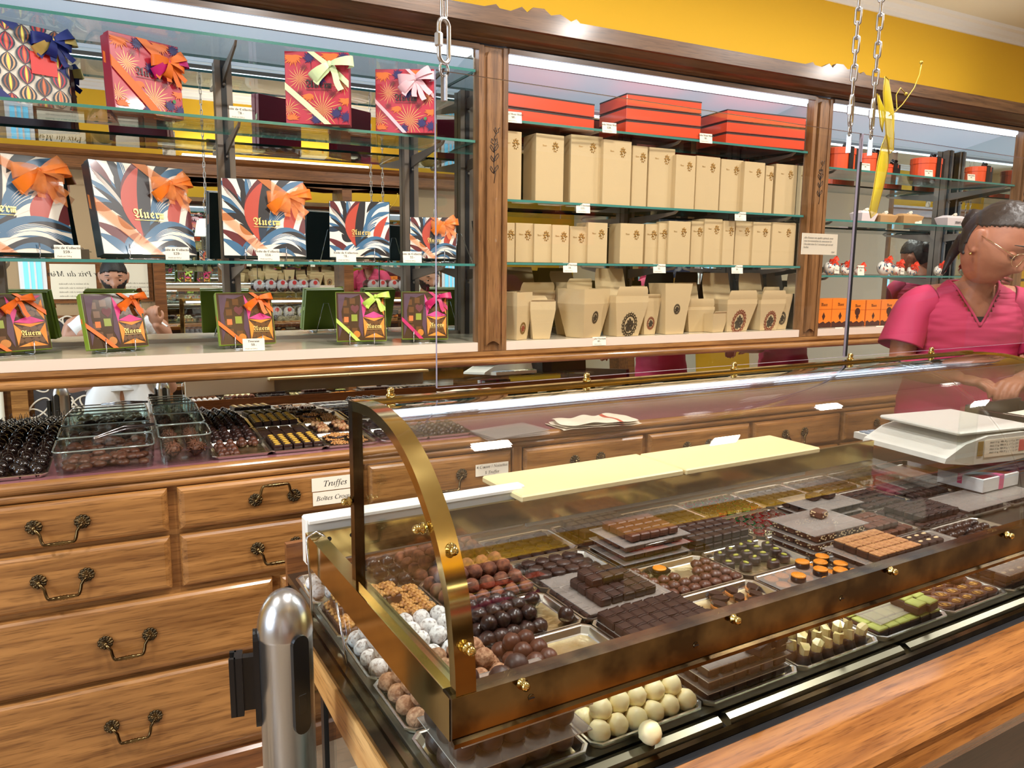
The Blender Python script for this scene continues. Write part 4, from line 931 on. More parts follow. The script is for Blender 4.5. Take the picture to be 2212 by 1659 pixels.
grid(7, 2, 'sq', 'dark ridged square in the long shining rows toward the right', 'dark ridged squares toward the right', 7, 5, .0245, .0245)
grid(7, 2, 'sq', 'dark ridged square of the upper layer toward the right', 'dark ridged squares, upper layer right', 6, 4, .0245, .0245, TZ+.0175)
# fourth row
grid(2, 3, 'disc', 'flat round dark disc behind the loose sheet', 'flat discs, front heap', 5, 4, .031, .029, jr=1)
grid(2, 3, 'disc', 'flat round dark disc of the second layer', 'flat discs, second layer', 4, 3, .031, .029, TZ+.012, dx=-.01, dy=.008, jr=1)
sheet_at(2.5*PX-.0, 2.98*PY, TZ+.0135, 'frosted sheet sliding out from under the flat discs', .95, .7)
grid(2, 4, 'disc', 'flat round dark disc nearest the rear rail', 'flat discs, rear heap', 5, 4, .031, .029, jr=1)
for L in range(4):
    grid(3, 3, 'sqm', 'milk square, layer %s of the tallest stack' % ['one', 'two', 'three', 'four'][L], 'tallest stack, layer '+['one', 'two', 'three', 'four'][L], 6 if L < 3 else 5, 4, .0245, .0245, TZ+.002+L*.0178, edge=L < 3)
    if L < 3: sheet_at(3.5*PX, 3.5*PY, TZ+.0168+L*.0178, ['lowest', 'middle', 'topmost'][L]+' frosted sheet in the tallest stack of milk squares', 1.08, 1.06)
for L in range(2): grid(3, 4, 'sqm', 'milk square behind the tallest stack, layer '+['one', 'two'][L], 'milk squares behind the tallest stack, layer '+['one', 'two'][L], 6, 4, .0245, .0245, TZ+.002+L*.0178, edge=L < 1)
for L in range(2): grid(4, 3, 'sq2', 'matt dark square in the mosaic behind the pistachio rounds, layer '+['one', 'two'][L], 'dark mosaic, layer '+['one', 'two'][L], 6, 4, .0262, .0262, TZ+.002+L*.0155, edge=L < 1, jr=.12)
grid(4, 4, 'sq2', 'dark square at the back beside the piped cups', 'dark squares beside the piped cups', 6, 4, .0262, .0262)
grid(5, 3, 'pip', 'piped milk swirl in a foil cup, nearer row', 'piped cups, nearer tray', 6, 4, .0262, .0262, jit=.001, jr=3)
grid(5, 4, 'pip', 'piped milk swirl in a foil cup, farther row', 'piped cups, farther tray', 6, 4, .0262, .0262, jit=.001, jr=3)
for L in range(2):
    grid(6, 3, 'sq2', 'dark square between the sheets right of the piped cups, layer '+['one', 'two'][L], 'dark squares right of the piped cups, layer '+['one', 'two'][L], 6, 4, .0262, .0262, TZ+.002+L*.0178, edge=True)
    sheet_at(6.5*PX, 3.5*PY, TZ+.0168+L*.0178, ['lower', 'upper'][L]+' frosted sheet right of the piped cups', 1.08, 1.05)
spots(6, 3, 'big', 'dark block on the upper sheet right of the piped cups', 'blocks on the rear sheet', [(.45, .6), (.68, .55)], TZ+.0378, .1)
grid(6, 4, 'sq2', 'dark square at the very back, seventh tray', 'dark squares at the back, seventh tray', 6, 4, .0262, .0262)
for (i, j) in ((7, 3), (8, 2), (8, 3), (9, 2), (9, 3), (7, 4), (8, 4)):
    grid(i, j, 'sq', 'dark ridged square far right, tray %s of row %s' % (['eight', 'nine', 'ten'][i-7], ['three', 'four', 'five'][j-2]), 'dark squares far right, tray %d row %d' % (i+1, j+1), 6, 4, .0262, .0262)
sheet_at(8.5*PX, 2.5*PY, TZ+.018, 'frosted sheet over the dark squares near the right end', 1.05, 1)
sheet_at(9.4*PX, 2.5*PY, TZ+.018, 'frosted sheet over the dark squares at the right end', 1.05, 1)
for i in (6, 7):
    grid(i, 0, 'sq2', 'dark square under the almond-specked sheet, front row right', 'dark squares front row right', 6, 4, .0262, .0262)
    grid(i, 0, 'alm', 'almond-topped dark square at the front right', 'almond squares front right', 6, 4, .0262, .0262, TZ+.0175)
    sheet_at((i+.5)*PX, .5*PY, TZ+.037, ['frosted sheet over the almond squares, front right', 'frosted sheet over the almond squares at the frame edge'][i-6], 1.12, 1.1)

tag(FAR.build('chocolate_squares', [DKM, MK]), 'close rows of dark and milk chocolate squares filling the far and rear trays', 'chocolates', None, 'stuff')
# ================================================================= sweets on the worktop
WTZ = .9125
TM2 = tray_mesh(.162, .176, .012)
clm = []
for s in range(3):
    m = MB()
    for q, (x, y, z) in enumerate(((-.008, -.004, .008), (.008, -.005, .008), (.0, .008, .008), (.0, .0, .018))): m.ball(.0098, 9, 7, 0, TR((x, y, z)), amp=.15, seed=s*5+q)
    clm.append(m)
KIND['clm'] = ([m.mesh('nut_cluster', MK) for m in clm], None, 'nut_cluster'); KIND['cld'] = ([m.mesh('nut_cluster', DK) for m in clm], None, 'nut_cluster')
gb = [MB().rbox(-.0125, -.0125, 0, .0125, .0125, .022, .002).mesh('square', DK)]
gl = [MB().ball(.006, 9, 6, 0, TR((.0, .0, .0225)), sq=(1.5, .9, .5)).mesh('candied_top', mat('amber_candy', (206, 160, 56), .3))]
KIND['gld'] = (gb, gl, 'topped_square')
KIND['flat'] = (sqr(DK, .0165, .012, .011), None, 'praline_bar')
fl = []
for s in range(2):
    m = MB()
    for q in range(34): a = q*2.4; r = .026*(q/34)**.5; m.ball(.0042, 6, 4, 0, TR((r*cos(a), r*sin(a), .006+.001*(q % 2))), sq=(1.2, .8, .6))
    fl.append(m.mesh('nut_topping', mat('toasted_nut', (208, 156, 92), .5, c2=(170, 112, 58), nscale=90)))
flb = [MB().lathe([(0, 0), (.027, 0), (.028, .002), (.026, .006), (0, .006)], 20).mesh('florentine', DK)]
KIND['flo'] = (flb, fl, 'florentine')
men = []
m = MB()
for q in range(7): a = q*2.4; m.ball(.0075, 9, 6, 0, TR((.019*(q/7)**.5*cos(a), .019*(q/7)**.5*sin(a), .011)))
KIND['men'] = (flb, [m.mesh('hazelnuts', mat('roasted_hazelnut', (196, 160, 116), .35, c2=(150, 84, 44), nscale=30))], 'mendiant')
chb = [MB().ball(.0148, 14, 10, 0, TR((0, 0, .0155))).mesh('cherry', mat('glossy_black_chocolate', (26, 16, 14), .14, coat=.6))]
m = MB(); n = 24; vs = []
for r, z in ((.010, 0), (.0188, .012)):
    for k in range(n): q = r*(1+(.06 if k % 2 else -.06)); vs.append((q*cos(2*pi*k/n), q*sin(2*pi*k/n), z))
m.add(vs, [(k, (k+1) % n, n+(k+1) % n, n+k) for k in range(n)]+[tuple(range(n))[::-1]], 0); m.tube([(0, 0, .028), (.002, .001, .038), (.001, .003, .048)], .0008, 5, 1)
chc = [m.mesh('fluted_cup', [mat('dark_fluted_paper', (58, 34, 26), .6), mat('cherry_stem', (60, 44, 26), .6)])]
KIND['che'] = (chb, chc, 'cherry_chocolate')
alo = [MB().ball(.0145, 12, 8, 0, TR((0, 0, .009)), sq=(1.15, .9, .62), amp=.06, seed=s).mesh('almond_chocolate', MK) for s in range(2)]
KIND['alo'] = (alo, None, 'coated_almond')
ro = []
for s in range(2):
    m = MB(); rs = random.Random(s+40)
    for q in range(46):
        a = rs.uniform(0, 6.28); b = rs.uniform(-.2, 1.5); c = Vector((cos(a)*cos(b)*.019, sin(a)*cos(b)*.019, .012+.016*sin(b))); d = Vector((rs.uniform(-1, 1), rs.uniform(-1, 1), rs.uniform(-1, 1))).normalized()*.007
        m.tube([c-d, c+d*.2+Vector((0, 0, .001)), c+d], .0016, 4, 0)
    m.ball(.017, 8, 6, 0, TR((0, 0, .014)), amp=.2); ro.append(m.mesh('rocher', mat('shredded_milk_chocolate', (112, 66, 44), .5)))
KIND['roc'] = (ro, chc, 'shredded_cluster')
def wput(kind, x, y, z, lab, grp, rz=None, sc=1.0):
    P = Vector((x, y, z)); return put_choc(kind, P, R_.uniform(-3, 3) if rz is None else rz-CA, lab, grp, sc)
def wtray(px, j, lab, depth0=2.168):
    x0 = at(px, 985, depth0).x; c = (x0+.081, depth0+.088+j*.178)
    tag(put('tray', TM2, None, (c[0], c[1], WTZ), 0), lab, 'tray'); return c
def fill(c, kind, nx, ny, lab, grp, rz=None, keep=1, dz=0, sx=.13, sy=.146, jit=.002):
    for a in range(nx):
        for b in range(ny):
            if R_.random() > keep: continue
            wput(kind, c[0]-sx/2+sx*(a+.5)/nx+R_.uniform(-jit, jit), c[1]-sy/2+sy*(b+.5)/ny+R_.uniform(-jit, jit), WTZ+.002+dz, lab, grp, rz)
xr = atz(105, 1030, WTZ).x
for j in range(3):
    tag(put('tray', tray_mesh(.42, .176, .012), None, (xr-.21, 2.168+.088+j*.178, WTZ), 0), 'wide tray of black cherry chocolates at the left, '+['nearest the edge', 'in the middle', 'against the mirror'][j], 'tray')
    for a in range(10):
        for b in range(5):
            wput('che', xr-.022-a*.040-(.010 if b % 2 else 0)+R_.uniform(-.003, .003), 2.168+.017+j*.178+b*.0355+R_.uniform(-.003, .003), WTZ+.003, 'black glazed cherry chocolate with its stem in a fluted cup', 'cherry chocolates in cups')
def dish(x0, x1, y0, dep, h, lab, cont, n, grp, clab, top=0):
    t = thing('glass_dish', lab, 'dish', ((x0+x1)/2, y0+dep/2, WTZ))
    a, b = (x1-x0)/2, dep/2; m = MB()
    def ring(s, z, c): x, y = a*s, b-(a-a*s); return [(-x+c, -y, z), (x-c, -y, z), (x-c*.3, -y+c*.3, z), (x, -y+c, z), (x, y-c, z), (x-c*.3, y-c*.3, z), (x-c, y, z), (-x+c, y, z), (-x+c*.3, y-c*.3, z), (-x, y-c, z), (-x, -y+c, z), (-x+c*.3, -y+c*.3, z)]
    Rr = [ring(.93, .004, .015), ring(.965, h*.5, .018), ring(.985, h-.004, .02), ring(1.0, h, .02), ring(1.0, h-.004, .02), ring(.985, h*.5, .02), ring(.95, 0, .016)]
    vs = [p for r in Rr for p in r]
    for i in range(len(Rr)-1): m.add(vs[i*12:i*12+24], [(k, (k+1) % 12, 12+(k+1) % 12, 12+k) for k in range(12)], 0, True)
    m.add(Rr[0], [tuple(range(12))], 0); m.add(Rr[-1], [tuple(range(12))[::-1]], 0); m.build('bowl', GLASS, t)
    MB().tube([Vector(p)+Vector((0, 0, -.001)) for p in Rr[3]], .0022, 6, 0, True).build('rim', mat('thick_glass_rim', (160, 176, 170), .08, coat=1, metal=.6), t)
    for q in range(n):
        x = (x0+x1)/2+R_.uniform(-a+.022, a-.022); y = y0+dep/2+R_.uniform(-b+.024, b-.024)
        wput(cont, x, y, WTZ+.0045+R_.choice((0, 0, .012 if cont == 'alo' else 0)), clab, grp)
    return t
a0 = atz(120, 1018, WTZ).x; a1 = atz(336, 1003, WTZ).x
for j in range(3): dish(a0, a1, 2.165+j*.178, .174, .062, ['wide glass dish of coated almonds, nearest the worktop edge', 'wide glass dish of coated almonds, the middle one', 'wide glass dish of coated almonds against the mirror'][j], 'alo', 38, 'coated almonds in the wide dishes', 'chocolate-coated almond in a wide glass dish')
b0 = a1+.012; b1 = atz(462, 1000, WTZ).x
for j in range(3):
    t = dish(b0, b1, 2.165+j*.178, .174, .078, ['small glass dish of shredded chocolate clusters, nearest the edge', 'small glass dish in the middle of the three', 'small glass dish at the back, covered with film'][j], 'roc', 0, '', '')
    for q in range(6): wput('roc', b0+.035+(q % 2)*(b1-b0-.07), 2.165+j*.178+.038+(q//2)*.046, WTZ+.006+.014*(j == 0 and q < 2), 'shredded milk chocolate cluster in a dark paper cup', 'shredded clusters in the small dishes')
sp = thing('serving_tongs', 'steel tongs lying across the wide glass dishes', 'tongs', (a0+.11, 2.33, WTZ+.066), 0)
MB().tube([(-.02, -.05, 0), (.05, .03, .004), (.13, .06, .006)], .003, 6).tube([(-.02, -.05, .003), (.05, .035, .012), (.13, .06, .008)], .003, 6).build('arms', CHROME, sp)
c = wtray(459, 0, 'silver tray with milk nut clusters, half empty, beside the small dish'); fill((c[0]-.035, c[1]-.01), 'clm', 2, 3, 'milk chocolate nut cluster on the half-empty tray', 'milk nut clusters', sx=.06); fill((c[0]+.03, c[1]+.05), 'clm', 2, 1, 'milk chocolate nut cluster on the half-empty tray', 'milk nut clusters', sx=.06, sy=.04)
for j, n in ((1, 'middle'), (2, 'rear')): c = wtray(459, j, 'silver tray of black nut clusters, the %s one of its column' % n); fill(c, 'cld', 4, 5, 'black chocolate nut cluster on the %s tray' % n, 'black nut clusters, %s tray' % n)
c = wtray(585, 0, 'silver tray of dark squares topped with amber candied peel, front'); fill(c, 'gld', 5, 6, 'dark square topped with amber candied peel, front tray', 'amber-topped squares, front tray', 0, jit=.0008, sx=.14)
c = wtray(585, 1, 'silver tray of flat dark praline bars'); fill(c, 'flat', 4, 6, 'flat dark praline bar on the worktop tray', 'flat praline bars', 0, jit=.001, sx=.145, sy=.15)
c = wtray(585, 2, 'silver tray of amber-topped squares against the mirror'); fill(c, 'gld', 5, 6, 'dark square topped with amber candied peel, rear tray', 'amber-topped squares, rear tray', 0, jit=.0008, sx=.14)
for j, k, n in ((0, 'flo', 'toasted nut florentines'), (1, 'men', 'hazelnut mendiants'), (2, 'flo', 'toasted florentines against the mirror')):
    c = wtray(703, j, 'silver tray of '+n); fill(c, k, 2, 3, 'round of '+n+' on a tray', n, jit=.004, dz=.001); 
    if j != 1: wput(k, c[0]-.02, c[1]+.02, WTZ+.012, 'round of '+n+' on a tray', n)
for j in range(3):
    c = wtray(826, j, 'silver tray of dark fruit rounds behind the brass post, '+['front', 'middle', 'rear'][j]); fill(c, 'disc', 4, 5, 'dark fruit round behind the brass post', 'dark fruit rounds', jit=.003)
c = wtray(920, 0, 'tray of small dark sweets seen through the hood glass'); fill(c, 'cld', 4, 5, 'black nut cluster seen through the hood', 'nut clusters seen through the hood')
q = atz(1120, 945, WTZ)
for k in range(3): tag(MB().rbox(-.11, -.07, 0, .11, .07, .003, .0008).build('acrylic_sheet', SHM, None, (q.x, q.y+.06, WTZ+.001+k*.0045), .1*k), ['lowest', 'middle', 'topmost'][k]+' clear acrylic sheet lying on the worktop seen through the hood', 'sheet')
# folded towel
q = atz(1308, 925, WTZ); m = MB(); nx, ny = 40, 16
for lay_ in range(3):
    vs = []; wx_, wy_ = .155-.008*lay_, .065
    for j in range(ny):
        for i in range(nx):
            x = -wx_+2*wx_*i/(nx-1); y = -wy_+2*wy_*j/(ny-1)
            z = .004+lay_*.007+.006*noise.noise(Vector((x*14, y*16, lay_*3.0)))+.004*sin(x*60+lay_)*(.5+.5*sin(y*30))
            vs.append((x*(1+.04*sin(y*40+lay_)), y*(1+.1*sin(x*18)), max(.001, z)))
    for j in range(ny-1):
        for i in range(nx-1): m.add([], [], 0)
    fs = [(j*nx+i, j*nx+i+1, j*nx+nx+i+1, j*nx+nx+i) for j in range(ny-1) for i in range(nx-1)]
    o_ = len(m.v); m.v += vs
    for f in fs:
        i = f[0] % nx; m.f.append([o_+k_ for k_ in f]); m.m.append(1 if i in (28, 29) else 0); m.s.append(True)
tag(m.build('folded_towel', [mat('off_white_cotton', (240, 228, 206), .9), mat('red_stripe_cotton', (196, 84, 60), .9)], None, (q.x, q.y+.07, WTZ), -.05), 'crumpled off-white tea towel with a red stripe on the worktop', 'towel')
# ================================================================= gift boxes in the left bay
CRM = mat('art_cream', (240, 230, 212), .35, coat=.3); BLK = mat('art_black', (24, 20, 22), .35, coat=.3); BLU = mat('art_blue', (58, 104, 136), .35, coat=.3)
NAV = mat('art_navy', (22, 44, 62), .35, coat=.3); REDO = mat('art_vermilion', (188, 66, 44), .35, coat=.3); MAR = mat('art_maroon', (98, 26, 28), .35, coat=.3); TEAL = mat('box_side_teal', (14, 40, 46), .4)
ORG = film('orange_organza', (252, 150, 72), .5, .5); ORS = mat('orange_satin', (242, 124, 28), .4); 
def clip(poly):
    for ax, lim, sg in ((0, 0, 1), (0, 1, -1), (1, 0, 1), (1, 1, -1)):
        out = []
        for i in range(len(poly)):
            a, b = poly[i-1], poly[i]; da, db = sg*(a[ax]-lim), sg*(b[ax]-lim)
            if (da < 0) != (db < 0): t = da/(da-db); out.append((a[0]+(b[0]-a[0])*t, a[1]+(b[1]-a[1])*t))
            if db >= 0: out.append(b)
        poly = out
        if not poly: break
    return poly
class Art:
    def __init__(s, w, h): s.w, s.h, s.L = w, h, []; s.z = 0
    def poly(s, P, mi, cl=True):
        if cl: P = clip(P)
        if len(P) > 2: s.L.append(([(x*s.w, -.0004-s.z*.00002, y*s.h) for x, y in P], mi))
    def blade(s, x0, y0, x1, y1, bend, wd, mi, n=12, pw=1.0):
        s.z += 1; dx, dy = x1-x0, y1-y0; l = sqrt(dx*dx+dy*dy); nx_, ny_ = -dy/l, dx/l; A = []; B = []
        for i in range(n+1):
            t = i/n; b = bend*4*t*(1-t); w_ = wd*sin(pi*t**pw)**.8; cx, cy = x0+dx*t+nx_*b, y0+dy*t+ny_*b
            A.append((cx+nx_*w_, cy+ny_*w_)); B.append((cx-nx_*w_, cy-ny_*w_))
        for i in range(n): s.poly([A[i], A[i+1], B[i+1], B[i]], mi)
    def onto(s, m, T=None):
        for P, mi in s.L: m.add(P, [tuple(range(len(P)))], mi, False, T)
def tropical(m, w, h):
    a = Art(w, h); a.poly([(0, 0), (1, 0), (1, 1), (0, 1)], 2)
    for P in ((-.05, 1.0, .36, .42, .03, .05, 4), (-.05, .8, .36, .4, .03, .045, 4), (-.05, .62, .34, .34, .04, .04, 4), (.02, 1.05, .2, .7, -.02, .06, 6), (-.1, .5, .2, .5, .0, .05, 7),
              (.16, 1.1, .40, .45, .03, .06, 3), (.30, 1.1, .42, .5, -.02, .05, 4), (.0, .72, .38, .32, .03, .028, 3), (.05, .55, .38, .3, .05, .05, 3), (.2, .42, .38, .28, -.03, .05, 3), (.06, .88, .38, .38, .02, .028, 3), (.24, .9, .4, .5, -.04, .045, 3)): a.blade(*P)
    for k in range(5): a.blade(.30+.02*k, 1.05, .36+.008*k, .62, .01, .0035, 2)
    for k in range(5): a.blade(-.04, .95-.02*k, .3, .50-.012*k, .03, .003, 2)
    a.blade(-.05, .34, .40, -.05, .05, .06, 6); a.blade(-.03, .22, .3, -.08, .04, .05, 4); a.blade(.2, .02, .46, .24, .03, .05, 4)
    for k in range(6): a.blade(.22+.02*k, -.02, .44, .26, .02, .0035, 2)
    a.blade(.44, .18, .52, 1.08, .10, .12, 6); a.blade(.50, .2, .60, 1.1, .06, .09, 3); a.blade(.43, .2, .50, .98, .12, .085, 5)
    a.blade(.42, .18, .62, .5, -.06, .05, 3); a.blade(.46, .2, .54, .5, .02, .05, 7)
    for P in ((.52, .32, 1.05, .62, .10, .06, 4), (.55, .45, 1.05, .82, .10, .055, 4), (.60, .62, 1.05, 1.0, .08, .06, 4), (.62, .8, .95, 1.1, .05, .05, 3), (.75, .55, 1.06, .72, .05, .035, 2), (.7, .72, 1.05, .92, .05, .03, 2), (.62, .36, .95, .52, .05, .03, 2)): a.blade(*P)
    for k in range(5): a.blade(.62, .42+.03*k, .98, .60+.035*k, .07, .0035, 2)
    a.blade(.70, .24, 1.02, .36, .09, .10, 2); a.blade(.80, .16, .98, .75, .08, .07, 5); a.blade(.9, .2, 1.04, .62, -.02, .05, 6)
    for P in ((.42, .16, 1.1, .18, .14, .07, 4), (.42, .12, 1.1, .02, .14, .06, 4), (.5, .02, 1.1, -.04, .12, .06, 3), (.52, .10, .95, .06, .12, .022, 2), (.6, .2, 1.05, .12, .08, .018, 2), (.55, .0, .9, -.05, .1, .03, 4), (.7, .3, 1.05, .2, .04, .03, 3)): a.blade(*P)
    for k in range(6): a.blade(.55, .13+.012*k, .95, .1+.02*k, .10, .003, 2)
    a.onto(m); auer(m, h*.135, TR((.5*w, -.0035, .40*h)) @ FRONT, 8)
TROP = [TEAL, BLK, CRM, BLK, BLU, REDO, MAR, NAV, GOLDINK]
RB = mat('crimson_card', (186, 40, 62), .35, coat=.3); RBS = mat('crimson_card_side', (150, 28, 50), .4); GLD = mat('gold_print', (226, 176, 106), .4, .4); ORP = mat('orange_print', (226, 112, 40), .45); NVP = mat('navy_print', (40, 34, 92), .45); GRN = mat('green_print', (60, 130, 70), .5)
def floral(m, w, h):
    a = Art(w, h)
    def star(cx, cy, r, n, mi, wd=.004, a0=0, span=2*pi):
        for k in range(n): t = a0+span*k/n; a.blade(cx, cy, cx+r*cos(t)*(h/w)*(1 if k % 2 else .8), cy+r*sin(t)*(1 if k % 2 else .8), .01, wd, mi, 4)
    star(.22, .63, .2, 18, 3); star(.58, .2, .3, 22, 3, .005); star(.90, .55, .16, 14, 3); star(.05, .2, .18, 14, 3)
    star(.12, .95, .17, 12, 4, .014, pi, pi); star(.36, .42, .13, 9, 4, .013, pi*1.1, pi*.8); star(.72, .98, .17, 12, 4, .014, pi, pi); star(.95, .36, .12, 9, 4, .014, pi, pi); star(.1, .05, .12, 9, 4, .012, 0, pi)
    for cx, cy in ((.38, .92), (.92, .93), (.55, .62), (.8, .15), (.48, .06), (.96, .1)): star(cx, cy, .1, 14, 5, .010); a.blade(cx, cy, cx+.02, cy-.2, .02, .003, 1, 4)
    for cx, cy in ((.22, .42), (.74, .42), (.86, .5), (.66, .5), (.3, .78)): star(cx, cy, .07, 12, 1, .003)
    star(.86, .22, .03, 8, 6, .01)
    a.onto(m); auer(m, h*.15, TR((.49*w, -.0035, .50*h)) @ FRONT, 1)
FLOR = [RBS, BLK, RB, GLD, ORP, NVP, GRN]
def ogee(m, w, h):
    a = Art(w, h); a.poly([(0, 0), (1, 0), (1, 1), (0, 1)], 2); k = 0
    for i in range(-1, 10):
        for j in range(-1, 6):
            cx = i*.13; cy = j*.25+(.125 if i % 2 else 0); k += 1
            a.blade(cx, cy-.125, cx, cy+.125, 0, .068, 3, 8); a.blade(cx, cy-.115, cx, cy+.115, 0, .052, (4, 5, 6, 4)[(i*2+j) % 4], 8)
            for s_ in (-1, 1): a.blade(cx, cy-.115, cx, cy+.115, s_*.028, .009, 3, 6)
            a.blade(cx, cy-.11, cx, cy+.11, 0, .010, (7, 8, 7)[(i+j) % 3], 6)
    a.z += 2; a.poly([(.69, .40), (.90, .40), (.90, .68), (.69, .68)], 9); a.onto(m)
    auer(m, h*.085, TR((.79*w, -.0055, .53*h)) @ FRONT, 10)
OGE = [mat('plum_box_side', (70, 20, 40), .4), BLK, CRM, NAV, mat('ogee_red', (200, 34, 60), .4), mat('ogee_brown', (150, 84, 50), .4), mat('ogee_tan', (220, 170, 120), .4), mat('ogee_yellow', (238, 224, 90), .4), mat('ogee_orange', (222, 112, 60), .4), mat('red_tag', (222, 40, 34), .4), GOLDINK]
GRB = mat('apple_green_card', (126, 152, 28), .4); BRW = mat('brown_window_tray', (70, 46, 22), .15, coat=.8); PUR = mat('purple_facet', (78, 44, 60), .4); PNK = mat('pink_facet', (222, 60, 132), .4); ORF = mat('orange_facet', (244, 140, 30), .4); CH1 = mat('boxed_milk_chocolate', (104, 66, 28), .2, coat=.6); CH2 = mat('boxed_green_square', (140, 150, 40), .3, coat=.6); CH3 = mat('boxed_amber_round', (196, 120, 24), .3, coat=.6)
def facets(m, w, h):
    a = Art(w, h); R4_ = lambda P, mi: (setattr(a, 'z', a.z+1), a.poly(P, mi))
    R4_([(.04, .05), (.96, .05), (.96, .96), (.04, .96)], 2)
    def circ(cx, cy, r, mi, n=10): R4_([(cx+r*cos(2*pi*k/n), cy+r*1.05*sin(2*pi*k/n)) for k in range(n)], mi)
    for x in range(4):
        for y in range(3): circ(.60+.105*x+(.05 if y % 2 else 0), .64+.1*y, .052, 4)
    for x in range(4):
        for y in range(3): circ(.60+.1*x+(.05 if y % 2 else 0), .17+.1*y, .052, 4)
    for cx, cy, k in ((.16, .78, 4), (.33, .82, 4), (.2, .62, 4), (.17, .40, 4), (.36, .2, 4), (.2, .24, 4)): R4_([(cx-.055, cy-.06), (cx+.055, cy-.06), (cx+.055, cy+.06), (cx-.055, cy+.06)], k)
    R4_([(.30, .40), (.42, .40), (.42, .54), (.30, .54)], 5); circ(.40, .13, .07, 6, 14)
    R4_([(.38, .56), (.30, .64), (.29, .70), (.33, .74), (.38, .71), (.43, .74), (.46, .70), (.45, .64)], 7); R4_([(.15, .38), (.24, .38), (.24, .49), (.15, .49)], 8)
    R4_([(.04, .96), (.18, .90), (.10, .6), (.12, .3), (.04, .05)], 3); R4_([(.04, .96), (.5, .96), (.3, .88), (.18, .9)], 3); R4_([(.50, .96), (.54, .5), (.52, .05), (.44, .3), (.47, .62)], 3)
    R4_([(.49, .96), (.62, .70), (.54, .46)], 9); R4_([(.54, .50), (.76, .60), (.97, .50), (.76, .46)], 9); R4_([(.80, .96), (.97, .96), (.9, .90)], 9)
    R4_([(.54, .47), (.64, .33), (.56, .08)], 10); R4_([(.54, .48), (.76, .46), (.97, .48), (.76, .40)], 10); R4_([(.97, .47), (.88, .32), (.96, .08)], 10); R4_([(.56, .06), (.78, .15), (.96, .06)], 10); R4_([(.97, .9), (.88, .7), (.97, .52)], 10)
    a.onto(m); auer(m, h*.125, TR((.73*w, -.0035, .25*h)) @ FRONT, 11)
FAC = [GRB, BLK, BRW, PUR, CH1, CH2, CH3, MAR, ORP, PNK, ORF, GOLDINK]
def ribbon_band(m, w, h, d, u, v, wd, mi):      # diagonal ribbon across the lower left corner
    P = [(-.001, d*.8, v*h+.02), (-.0015, -.0045, v*h), (u*w*.5, -.005, v*h*.5), (u*w, -.0045, -.001), (u*w+.02, d*.8, -.001)]
    W_ = Vector((wd*.5, 0, wd*.6)); m.strip(P, [Vector((0, 0, wd)), Vector((0, 0, wd)), W_, Vector((wd, 0, 0)), Vector((wd, 0, 0))], mi, None, False)
    P = [(w*(1-u*.9)-.0, -.0045, h*1.001), (w*(1-u*.4), -.005, h*(1-v*.42)), (w+.001, -.0045, h*(1-v*.85))]
    m.strip(P, [Vector((wd, 0, 0)), W_, Vector((0, 0, wd))], mi, None, False)
def bow(m, s, mi, mi2=None, full=3):
    mi2 = mi if mi2 is None else mi2; rs = random.Random(int(s*1e4))
    def loop(ang, L, W, tw, k):
        pts = []; wd = []
        for i in range(13):
            t = i/12*2*pi; r = L*.5*(1-cos(t)); y = -.012*s/.1-sin(t)*L*.26; ca, sa = cos(ang), sin(ang)
            pts.append((r*ca, y-.01*k*s/.1, r*sa)); q = W*(.25+.75*sin(t/2)**1.2); wd.append(Vector((-sa*q*.8, .25*q*tw, ca*q*.8)))
        m.strip(pts, wd, k)
    for k in range(full):
        for sg in (0, 1): loop(pi*sg+(.35, -.25, 1.0)[k % 3]*(1 if sg else -.6)+.35, s*(1-.12*k), s*.30, 1, mi if k == 0 else mi2)
    for ang, L in ((-1.15, 1.15), (-2.2, 1.0))+(((-.75, 1.1), (-1.6, .9)) if full > 1 else ()):
        pts = [(0, -.008, 0)]; wd = [Vector((s*.07, 0, 0))]
        for i in range(1, 7): t = i/6; pts.append((L*s*t*cos(ang)+.05*s*sin(6*t), -.012-.02*s*sin(pi*t), L*s*t*sin(ang))); wd.append(Vector((-sin(ang)*s*.13, .02*s, cos(ang)*s*.13)))
        m.strip(pts, wd, mi2)
    m.ball(s*.12, 8, 6, mi, TR((0, -.014, 0)), sq=(1, .6, 1.1), amp=.3)
def az(px, py): d = ray(px, py); return d.x/d.y
